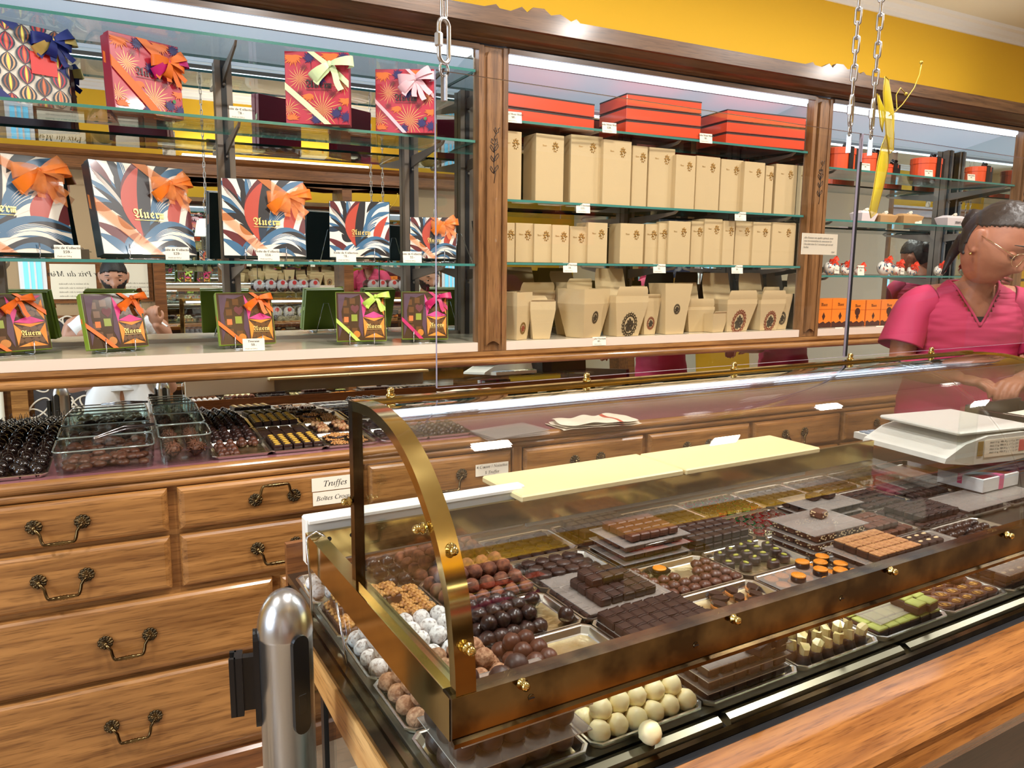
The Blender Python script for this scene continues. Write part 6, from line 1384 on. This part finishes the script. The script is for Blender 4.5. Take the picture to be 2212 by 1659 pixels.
# ================================================================= people
SKIN = mat('warm_brown_skin', (176, 116, 88), .5, sss=.12, c2=(164, 104, 78), nscale=25); SKIN2 = mat('olive_skin', (180, 132, 108), .5, sss=.12)
HAIR = mat('dark_brown_hair', (38, 26, 22), .45, bump=.5, bscale=160); HAIR2 = mat('black_short_hair', (20, 16, 15), .6, bump=.6, bscale=300)
PINK = mat('raspberry_scrub_cloth', (176, 38, 82), .75, bump=.25, bscale=35); BLKC = mat('black_undershirt', (24, 20, 24), .8); LIP = mat('lip', (150, 78, 72), .45)
TEE = mat('white_waffle_cotton', (226, 230, 236), .85, bump=.6, bscale=160); SHO = mat('white_linen_shorts', (232, 234, 238), .8, bump=.35, bscale=30)
def gs(x, s): return math.exp(-(x/s)**2)
def headp(d):                                 # d: unit direction, face towards -Y
    x, y, z = d; W, D_, Hh = .074, .095, .117
    X = x*W; Y_ = y*D_; Z = z*Hh
    if z < 0: X *= 1-.34*(-z)**1.6; Y_ *= (1-.16*(-z)) if y < 0 else (1-.30*(-z)**.8)
    if y < 0:
        f = max(0, -y)
        Y_ += .010*f*gs(abs(X)-.032, .016)*gs(Z-.004, .012)              # sockets
        Y_ -= .006*f*gs(abs(X)-.026, .022)*gs(Z-.026, .009)              # brow
        Y_ -= (.021*gs(X, .0125)*gs(Z+.030, .016)+.010*gs(X, .008)*gs(Z+.006, .020))*f   # nose
        Y_ -= .005*f*gs(abs(X)-.042, .018)*gs(Z+.025, .018)              # cheek
        Y_ -= .007*f*gs(X, .022)*(gs(Z+.060, .0065)+gs(Z+.073, .006))    # lips
        Y_ += .004*f*gs(X, .02)*gs(Z+.0665, .0025)
        Y_ -= .008*f*gs(X, .024)*gs(Z+.098, .016)                        # chin
    return Vector((X, Y_, Z))
def sphdirs(n, m):
    out = [(0, 0, -1)]
    for i in range(1, m):
        t = -pi/2+pi*i/m
        for k in range(n): a = 2*pi*k/n; out.append((cos(t)*cos(a), cos(t)*sin(a), sin(t)))
    return out+[(0, 0, 1)]
def sphfaces(n, m):
    fs = [(0, 1+(k+1) % n, 1+k) for k in range(n)]
    for i in range(m-2):
        for k in range(n): a = 1+i*n; fs.append((a+k, a+(k+1) % n, a+n+(k+1) % n, a+n+k))
    a = 1+(m-2)*n; L_ = a+n
    return fs+[(a+k, a+(k+1) % n, L_) for k in range(n)]
def shell(m, keep, off, T, mi=0, n=56, mm=44, fn=None):
    D_ = sphdirs(n, mm); F = [f for f in sphfaces(n, mm) if keep(sum((headp(D_[i]) for i in f), Vector())/len(f))]
    used = sorted({i for f in F for i in f}); ix = {v: k for k, v in enumerate(used)}
    o = [headp(D_[i])*(1+off+(.02*noise.noise(Vector(D_[i])*9) if off > .03 else 0)) for i in used]
    if fn: o = [fn(p) for p in o]
    inn = [headp(D_[i])*.99 for i in used]; k = len(used)
    edge = {}
    for f in F:
        for a, b in zip(f, f[1:]+f[:1]): edge[(a, b)] = 1
    fs = [tuple(ix[i] for i in f) for f in F]+[(ix[a], ix[b], ix[b]+k, ix[a]+k)[::-1] for a, b in edge if (b, a) not in edge]
    m.add(o+inn, fs, mi, True, T)
def limb(m, pts, rad, T=None, n=16, sq=1): 
    # tapered tube with rounded ends, subdivided smoothly
    P = smooth([tuple(p) for p in pts], 4); R = smooth([(r,) for r in rad], 4); m.tube(P, [r[0] for r in R], n, 0, False, True, T)
    m.ball(rad[0], 12, 8, 0, (T or Matrix()) @ TR(pts[0])); m.ball(rad[-1], 12, 8, 0, (T or Matrix()) @ TR(pts[-1]))
def hand(m, w_, fw, up, side, curl=.6, T=None):
    w_ = Vector(w_); fw = Vector(fw).normalized(); up = Vector(up); up = (up-fw*up.dot(fw)).normalized(); sd = fw.cross(up)*side
    B = Matrix((sd, fw, up)).transposed().to_4x4(); T0 = (T or Matrix()) @ TR(w_) @ B
    m.ball(1, 16, 12, 0, T0 @ TR((0, .045, 0)) @ SC(.041, .052, .017))
    for k, (x, L_) in enumerate(((-.030, .066), (-.010, .076), (.011, .071), (.030, .056))):
        p = [Vector((x*.8, .070, 0)), Vector((x, .088, .002))]; a = .15
        for s_ in (.42, .33, .25): a += curl*(1 if s_ < .42 else .6); p.append(p[-1]+Vector((0, cos(a), -sin(a)))*L_*s_)
        limb(m, p, [.0098, .0096, .0090, .0083, .0070], T0, 10)
    a = curl*.6; limb(m, [(-.026, .018, -.004), (-.046, .044, -.014), (-.052, .066, -.026), (-.046, .084, -.034)], [.013, .0115, .0105, .0085], T0, 10)
def loft(m, rings, n=40, mi=0, skip=None, T=None, fold=0):
    vs = []; 
    for r, (c, a, b, tx) in enumerate(rings):
        for k in range(n):
            t = 2*pi*k/n; q = 1+(fold*noise.noise(Vector((cos(t)*2.2, sin(t)*2.2, r*.55))) if fold else 0)
            sx_ = abs(cos(t))**.85*math.copysign(1, cos(t)); vs.append(Vector(c)+Vector((a*sx_*q, b*sin(t)*q, tx*cos(t))))
    fs = [(i*n+k, i*n+(k+1) % n, (i+1)*n+(k+1) % n, (i+1)*n+k) for i in range(len(rings)-1) for k in range(n) if not (skip and skip(i, k))]
    m.add(vs, fs, mi, True, T)
def solid(o, th, sub=1):
    a = o.modifiers.new('cloth thickness', 'SOLIDIFY'); a.thickness = th; a.offset = 0
    if sub: b = o.modifiers.new('smooth', 'SUBSURF'); b.levels = sub; b.render_levels = sub
def skin_body(m, name, mt, par, vox=.0055):
    o = m.build(name, mt, par); r = o.modifiers.new('one surface', 'REMESH'); r.mode = 'VOXEL'; r.voxel_size = vox; r.use_smooth_shade = True
    s_ = o.modifiers.new('soften', 'SMOOTH'); s_.factor = .5; s_.iterations = 3; return o
def eyes(par, T, look, iris=(50, 32, 24)):
    for s_ in (-1, 1):
        m = MB().ball(.0112, 16, 12, 0, T @ TR((s_*.0315, -.0728, .003))).ball(1, 14, 10, 2, T @ TR((s_*.0315, -.0745, .009)) @ SC(.0155, .0115, .0080)); L_ = T @ TR((s_*.0315, -.0735, .005)) @ RX(look)
        m.lathe([(0, 0), (.0052, 0), (.0058, -.0012), (.0, -.0012)][::-1], 14, 1, True, L_ @ TR((0, -.0116, 0)) @ RX(pi/2) @ TR((0, 0, -.0)))
        m.build('eye', [mat('eye_white', (225, 220, 214), .2), mat('dark_iris', iris, .15), SKIN2], par)
        m = MB(); m.tube([T @ Vector((s_*(.0315+.0165*cos(a)), -.0872-.002*sin(a)+abs(cos(a))*.006, .0285+.005*sin(a))) for a in [pi*k/8 for k in range(9)]], [.0012+.0016*sin(pi*k/8) for k in range(9)], 6); m.build('eyebrow', HAIR2, par)
def ears(m, T):
    for s_ in (-1, 1):
        m.ball(1, 14, 10, 0, T @ TR((s_*.075, .008, -.004)) @ RY(s_*.15) @ RZ(s_*-.35) @ SC(.010, .020, .034))
        m.ball(1, 10, 8, 0, T @ TR((s_*.074, .0, -.03)) @ SC(.006, .009, .010))
# ---- the saleswoman
Pn = Vector((0, 0, EYE))+ray(2112, 604)*2.76
rz = radians(-38)
t = thing('person', 'saleswoman in a raspberry pink scrub top and thin glasses, looking down behind the counter', 'person', (0, 0, 0), rz)
off = RZ(rz) @ Vector((0, -.10, 0)); t.location = (Pn.x-off.x, Pn.y-off.y, 0)
NZ = Pn.z
HT = TR((.015, -.185, NZ+.125)) @ RZ(radians(34)) @ RX(radians(28)) @ RY(radians(8)) @ SC(1.26)
m = MB(); m.add([headp(d) for d in sphdirs(56, 44)], sphfaces(56, 44), 0, True, HT); ears(m, HT)
limb(m, [(0, -.05, NZ-.08), (.01, -.085, NZ), (.04, -.14, NZ+.06)], [.075, .054, .052])
m.ball(1, 24, 16, 0, TR((0, -.03, NZ-.16)) @ SC(.17, .105, .16)); m.ball(1, 24, 16, 0, TR((0, .0, NZ-.42)) @ SC(.155, .11, .22))
limb(m, [(-.05, -.03, NZ-.07), (-.165, -.04, NZ-.085)], [.06, .06]); limb(m, [(.05, -.03, NZ-.07), (.165, -.04, NZ-.085)], [.06, .06])
limb(m, [(-.175, -.04, NZ-.09), (-.215, -.07, NZ-.2), (-.235, -.10, NZ-.32)], [.058, .05, .042]); limb(m, [(-.235, -.10, NZ-.32), (-.17, -.20, NZ-.335), (-.10, -.27, NZ-.34)], [.043, .039, .027])
limb(m, [(.175, -.04, NZ-.09), (.22, -.07, NZ-.2), (.24, -.10, NZ-.32)], [.058, .05, .042]); limb(m, [(.24, -.10, NZ-.32), (.18, -.20, NZ-.335), (.10, -.28, NZ-.34)], [.043, .039, .027])
hand(m, (-.10, -.27, NZ-.34), (.75, -.6, -.1), (0, -.1, 1), 1, .5); hand(m, (.10, -.28, NZ-.34), (-.6, -.7, -.1), (0, -.1, 1), -1, .5)
limb(m, [(-.09, 0, NZ-.55), (-.1, 0, .5), (-.1, .02, .09)], [.095, .07, .045]); limb(m, [(.09, 0, NZ-.55), (.1, 0, .5), (.1, .02, .09)], [.095, .07, .045])
limb(m, [(-.1, .03, .045), (-.1, -.12, .03)], [.04, .03]); limb(m, [(.1, .03, .045), (.1, -.12, .03)], [.04, .03])
skin_body(m, 'body', SKIN, t, .0048)
# hair drawn back to a knot
m = MB(); shell(m, lambda p: (p.z > .052-(p.y+.02)*.5 if p.y < .02 else p.z > -.055-(p.y)*.0) and not (abs(p.x) > .055 and -.03 < p.y < .035 and p.z < .028), .055, HT, 0, 96, 72)
m.ball(.036, 16, 12, 0, HT @ TR((.03, .11, .02)), amp=.25, fr=3, sq=(1, .9, 1)); limb(m, [(0, .09, -.03), (.01, .10, -.08), (.0, .085, -.14)], [.02, .014, .004], HT, 8); m.build('hair', HAIR, t)
m = MB()
for s_ in (-1, 1):
    P = [(s_*.034+.0225*cos(a), -.104+.006*abs(cos(a)), -.003+.019*sin(a)) for a in [2*pi*k/20 for k in range(20)]]
    m.tube(P, .0011, 6, 0, True, True, HT); m.tube([(s_*.056, -.098, .004), (s_*.074, -.05, .010), (s_*.081, .002, .012)], .0012, 6, 0, False, True, HT)
m.tube([(-.012, -.108, 0), (0, -.111, .004), (.012, -.108, 0)], .001, 6, 0, False, True, HT); m.build('glasses', mat('gold_wire_frame', (214, 190, 150), .2, 1), t)
MB().ball(.0045, 8, 6, 0, HT @ TR((-.0795, -.004, -.041))).ball(.0045, 8, 6, 0, HT @ TR((.0795, -.004, -.041))).build('earrings', BRASS, t)
for s_ in (-1, 1):
    m = MB(); m.ball(1, 14, 10, 0, HT @ TR((s_*.0315, -.0765, .002)) @ SC(.0155, .0105, .0085)); m.tube([(s_*.0315-.014, -.083, -.005), (s_*.0315, -.0885, -.0085), (s_*.0315+.014, -.083, -.005)], .0011, 5, 1, False, True, HT); m.build('eyelid', [SKIN, HAIR2], t)
    m = MB(); m.tube([(s_*.014, -.092, .026), (s_*.033, -.0915, .033), (s_*.052, -.078, .027)], [.0016, .0024, .001], 6, 0, False, True, HT); m.build('eyebrow', HAIR2, t)
m = MB(); m.ball(1, 14, 8, 0, HT @ TR((0, -.0905, -.0605)) @ SC(.021, .0075, .0045)).ball(1, 14, 8, 0, HT @ TR((0, -.0895, -.071)) @ SC(.019, .008, .0055)); m.build('lips', LIP, t)
def top_shirt(par, mt, NZ, vneck=True, und=True):
    R = [((0, .0, .78), .21, .15, 0), ((0, .0, .92), .205, .145, 0), ((0, -.0, NZ-.36), .185, .135, 0), ((0, -.012, NZ-.26), .192, .140, 0), ((0, -.022, NZ-.18), .205, .138, 0), ((0, -.028, NZ-.12), .212, .122, 0), ((0, -.032, NZ-.075), .195, .10, -.0), ((0, -.038, NZ-.045), .15, .085, 0), ((0, -.045, NZ-.018), .098, .072, 0), ((0, -.052, NZ-.004), .082, .064, 0)]
    n = 40
    def sk(i, k):
        t_ = 2*pi*(k+.5)/n; d = abs(((t_-1.5*pi+pi) % (2*pi))-pi)
        return False
    n2 = 132; RR = [((a_, b_, c_), d_, e_, 0) for a_, b_, c_, d_, e_ in smooth([(*r_[0], r_[1], r_[2]) for r_ in R], 9)]
    zb = NZ-.165
    def sk2(i, k):
        (c_, a_, b_, _t) = RR[i]; t_ = 2*pi*(k+.5)/n2; x_ = a_*cos(t_); return vneck and sin(t_) < 0 and c_[2] > zb and abs(x_) < (c_[2]-zb)*.52
    m = MB(); loft(m, RR, n2, 0, sk2, None, .035); o = m.build('top', mt, par); solid(o, .004, 0)
    if vneck:
        m = MB()
        for s_ in (-1, 1):
            P_ = []
            for c_, a_, b_, _t in RR:
                if c_[2] >= zb-.002: x_ = min((c_[2]-zb)*.52, a_*.97); P_.append((s_*x_, c_[1]-b_*sqrt(max(0, 1-(x_/a_)**2))-.003, c_[2]))
            m.tube(P_, .0042, 8)
        m.build('neckline_trim', mt, par)
    for s_ in (-1, 1):
        m = MB(); P = [Vector((s_*.13, -.036, NZ-.085)), Vector((s_*.175, -.042, NZ-.095)), Vector((s_*.203, -.055, NZ-.14)), Vector((s_*.222, -.07, NZ-.20)), Vector((s_*.238, -.083, NZ-.255))]
        rr = [.075, .080, .078, .078, .084]; vs = []; nn = 24
        for i, p in enumerate(P):
            d = (P[min(i+1, 4)]-P[max(i-1, 0)]).normalized(); a = Vector((0, 1, 0)); a = (a-d*a.dot(d)).normalized(); b = d.cross(a)
            for k in range(nn): u = 2*pi*k/nn; q = 1+.10*noise.noise(Vector((cos(u)*2, sin(u)*2, i*.8+s_))); vs.append(p+(a*cos(u)*1.05+b*sin(u)*.9)*rr[i]*q)
        m.add(vs, [(i*nn+k, i*nn+(k+1) % nn, (i+1)*nn+(k+1) % nn, (i+1)*nn+k) for i in range(4) for k in range(nn)], 0, True); o = m.build('sleeve', mt, par); solid(o, .004)
    if und:
        m = MB(); loft(m, [((0, -.02, NZ-.30), .17, .122, 0), ((0, -.026, NZ-.18), .18, .122, 0), ((0, -.03, NZ-.13), .17, .108, 0)], n); o = m.build('undershirt', BLKC, par); solid(o, .003)
top_shirt(t, PINK, NZ)
m = MB(); 
for s_ in (-1, 1): loft(m, [((s_*.09, .0, .82), .125, .13, 0), ((s_*.1, .0, .5), .10, .10, 0), ((s_*.1, .02, .10), .085, .09, 0)], 24, 0, None, None, .05)
o = m.build('trousers', mat('white_work_trousers', (224, 222, 220), .8), t); solid(o, .004)
# ---- second saleswoman, mostly outside the frame
Pn = Vector((0, 0, EYE))+ray(2345, 612)*3.25; rz = radians(-30)
t = thing('person', 'second saleswoman in pink with loose dark hair, cut off by the right edge', 'person', (0, 0, 0), rz); off = RZ(rz) @ Vector((0, -.10, 0)); t.location = (Pn.x-off.x, Pn.y-off.y, 0); NZ = Pn.z
HT = TR((-.02, -.16, NZ+.13)) @ RZ(radians(-20)) @ RX(radians(18))
m = MB(); m.add([headp(d) for d in sphdirs(48, 36)], sphfaces(48, 36), 0, True, HT); ears(m, HT)
limb(m, [(0, -.05, NZ-.08), (.0, -.085, NZ), (-.01, -.12, NZ+.06)], [.075, .054, .052]); m.ball(1, 24, 16, 0, TR((0, -.03, NZ-.16)) @ SC(.17, .105, .16)); m.ball(1, 24, 16, 0, TR((0, .0, NZ-.42)) @ SC(.155, .11, .22))
for s_ in (-1, 1):
    limb(m, [(s_*.05, -.03, NZ-.07), (s_*.165, -.04, NZ-.085)], [.06, .06]); limb(m, [(s_*.175, -.04, NZ-.09), (s_*.23, -.07, NZ-.2), (s_*.25, -.08, NZ-.34)], [.058, .05, .042]); limb(m, [(s_*.25, -.08, NZ-.34), (s_*.19, -.16, NZ-.345), (s_*.12, -.24, NZ-.35)], [.043, .038, .027])
    hand(m, (s_*.12, -.24, NZ-.35), (-s_*.6, -.7, -.1), (0, -.1, 1), -s_, .5); limb(m, [(s_*.09, 0, NZ-.55), (s_*.1, 0, .5), (s_*.1, .02, .09)], [.095, .07, .045]); limb(m, [(s_*.1, .03, .045), (s_*.1, -.12, .03)], [.04, .03])
skin_body(m, 'body', SKIN, t, .007)
m = MB(); shell(m, lambda p: p.z > .05 if p.y < -.02 else p.z > -.09, .07, HT)
for k in range(9): a = -.9+k*.25; limb(m, [(sin(a)*.07-.03, .05*cos(a), .03), (sin(a)*.09-.04, .05*cos(a)-.01, -.07), (sin(a)*.08-.045, .03*cos(a)-.03, -.16)], [.024, .02, .006], HT, 8)
m.build('hair', HAIR, t); top_shirt(t, PINK, NZ, True, False)
m = MB()
for s_ in (-1, 1): loft(m, [((s_*.09, .0, .82), .125, .13, 0), ((s_*.1, .0, .5), .10, .10, 0), ((s_*.1, .02, .10), .085, .09, 0)], 24, 0, None, None, .05)
o = m.build('trousers', MATS['white_work_trousers'], t); solid(o, .004)
# ---- the customer seen in the mirror
my = -.34; hp = at(246, 598, 2*MY-my); zw = imgt(262, 816, my+.1).z; zh = imgt(262, 903, my+.1).z; hz = hp.z
t = thing('person', 'dark-haired bearded man in a white T-shirt and shorts holding a phone, seen in the mirror', 'person', (hp.x, my, 0), pi)
k_ = 1.08; HT = TR((0, -.04, hz)) @ RX(radians(14)) @ SC(k_)
m = MB(); m.add([headp(d) for d in sphdirs(56, 44)], sphfaces(56, 44), 0, True, HT); ears(m, HT)
sh = hz-.25
limb(m, [(0, .03, sh-.02), (0, .01, sh+.05), (0, -.01, sh+.14)], [.08, .062, .058]); m.ball(1, 24, 16, 0, TR((0, .03, sh-.13)) @ SC(.19, .115, .19)); m.ball(1, 24, 16, 0, TR((0, .04, zw)) @ SC(.16, .115, .22))
for s_ in (-1, 1):
    limb(m, [(s_*.05, .03, sh-.03), (s_*.19, .03, sh-.055)], [.065, .062])
    limb(m, [(s_*.09, .04, zw-.08), (s_*.105, .03, zw*.5), (s_*.11, .04, .09)], [.10, .068, .045]); limb(m, [(s_*.11, .05, .045), (s_*.12, -.13, .03)], [.04, .03])
ph = at(318, 684, 2*MY+.17); pl_ = Vector((-(ph.x-hp.x), -(-.17-my), ph.z))
el = Vector((-.30, -.0, pl_.z-.17)); limb(m, [(-.20, .03, sh-.06), (-.27, .03, (sh+el.z)/2), el], [.058, .05, .044]); wr_ = pl_+Vector((-.055, .03, -.06)); limb(m, [el, (el+wr_)/2+Vector((-.01, 0, 0)), wr_], [.045, .042, .029]); hand(m, wr_, (.25, -.25, .9), (.5, -.85, 0), 1, .75)
el2 = Vector((.29, .02, pl_.z-.13)); limb(m, [(.20, .03, sh-.06), (.26, .03, (sh+el2.z)/2), el2], [.058, .05, .044]); wr2 = pl_+Vector((.075, .035, -.06)); limb(m, [el2, (el2+wr2)/2, wr2], [.045, .042, .029]); hand(m, wr2, (-.35, -.25, .9), (-.5, -.85, 0), -1, .7)
skin_body(m, 'body', SKIN2, t, .006)
m = MB(); shell(m, lambda p: (p.z > .030-(p.y+.03)*.45 if p.y < .02 else p.z > -.05) and not (abs(p.x) > .055 and -.02 < p.y < .03 and p.z < .03), .06, HT); m.build('hair', HAIR2, t)
m = MB(); shell(m, lambda p: p.z < -.042+abs(p.x)*.5 and p.y < .01 and p.z > -.125 and not (abs(p.x) < .024 and -.080 < p.z < -.056) and not (abs(p.x) < .012 and p.z > -.05), .018, HT); m.build('beard', HAIR2, t); eyes(t, HT, radians(25))
m = MB().rbox(-.038, -.0045, -.075, .038, .0045, .075, .004, 0, TR(pl_) @ RX(.1))
m.rbox(-.034, -.0085, .035, -.006, -.004, .07, .004, 0, TR(pl_) @ RX(.1)); tag(m.build('phone', mat('patterned_phone_case', (92, 84, 76), .35, c2=(160, 150, 136), nscale=40), None, (t.matrix_basis @ pl_) if False else (hp.x-pl_.x, my-pl_.y, pl_.z), pi), 'phone in a patterned case held up by the mirrored man', 'phone')
m = MB(); R = [((0, .04, zw-.02), .195, .15, 0), ((0, .04, zw+.12), .185, .14, 0), ((0, .035, sh-.25), .20, .14, 0), ((0, .03, sh-.12), .215, .135, 0), ((0, .03, sh-.05), .20, .11, 0), ((0, .03, sh-.015), .14, .09, 0), ((0, .03, sh+.015), .085, .075, 0)]
loft(m, R, 40, 0, None, None, .03); o = m.build('t_shirt', TEE, t); solid(o, .004)
for s_, e_ in ((-1, el), (1, el2)):
    m = MB(); a = Vector((s_*.15, .03, sh-.055)); b = Vector((s_*.205, .03, sh-.08)); c = b.lerp(e_, .62); nn = 24; vs = []
    for i, (p, r) in enumerate(((a, .075), (b, .08), (b.lerp(c, .5), .073), (c, .074))):
        d = (c-a).normalized() if i < 1 else (c-b).normalized(); u_ = Vector((0, 1, 0)); u_ = (u_-d*u_.dot(d)).normalized(); v_ = d.cross(u_)
        for k in range(nn): an = 2*pi*k/nn; vs.append(p+(u_*cos(an)+v_*sin(an))*r*(1+.08*noise.noise(Vector((cos(an)*2, sin(an)*2, i*.8)))))
    m.add(vs, [(i*nn+k, i*nn+(k+1) % nn, (i+1)*nn+(k+1) % nn, (i+1)*nn+k) for i in range(3) for k in range(nn)], 0, True); o = m.build('sleeve', TEE, t); solid(o, .004)
m = MB()
for s_ in (-1, 1): loft(m, [((s_*.055, .04, zw+.01), .125, .14, 0), ((s_*.085, .04, zw-.10), .125, .14, 0), ((s_*.105, .04, (zw+zh)/2-.03), .118, .125, 0), ((s_*.118, .04, zh), .122, .122, 0)], 32, 0, None, None, .07)
o = m.build('shorts', SHO, t); solid(o, .005)
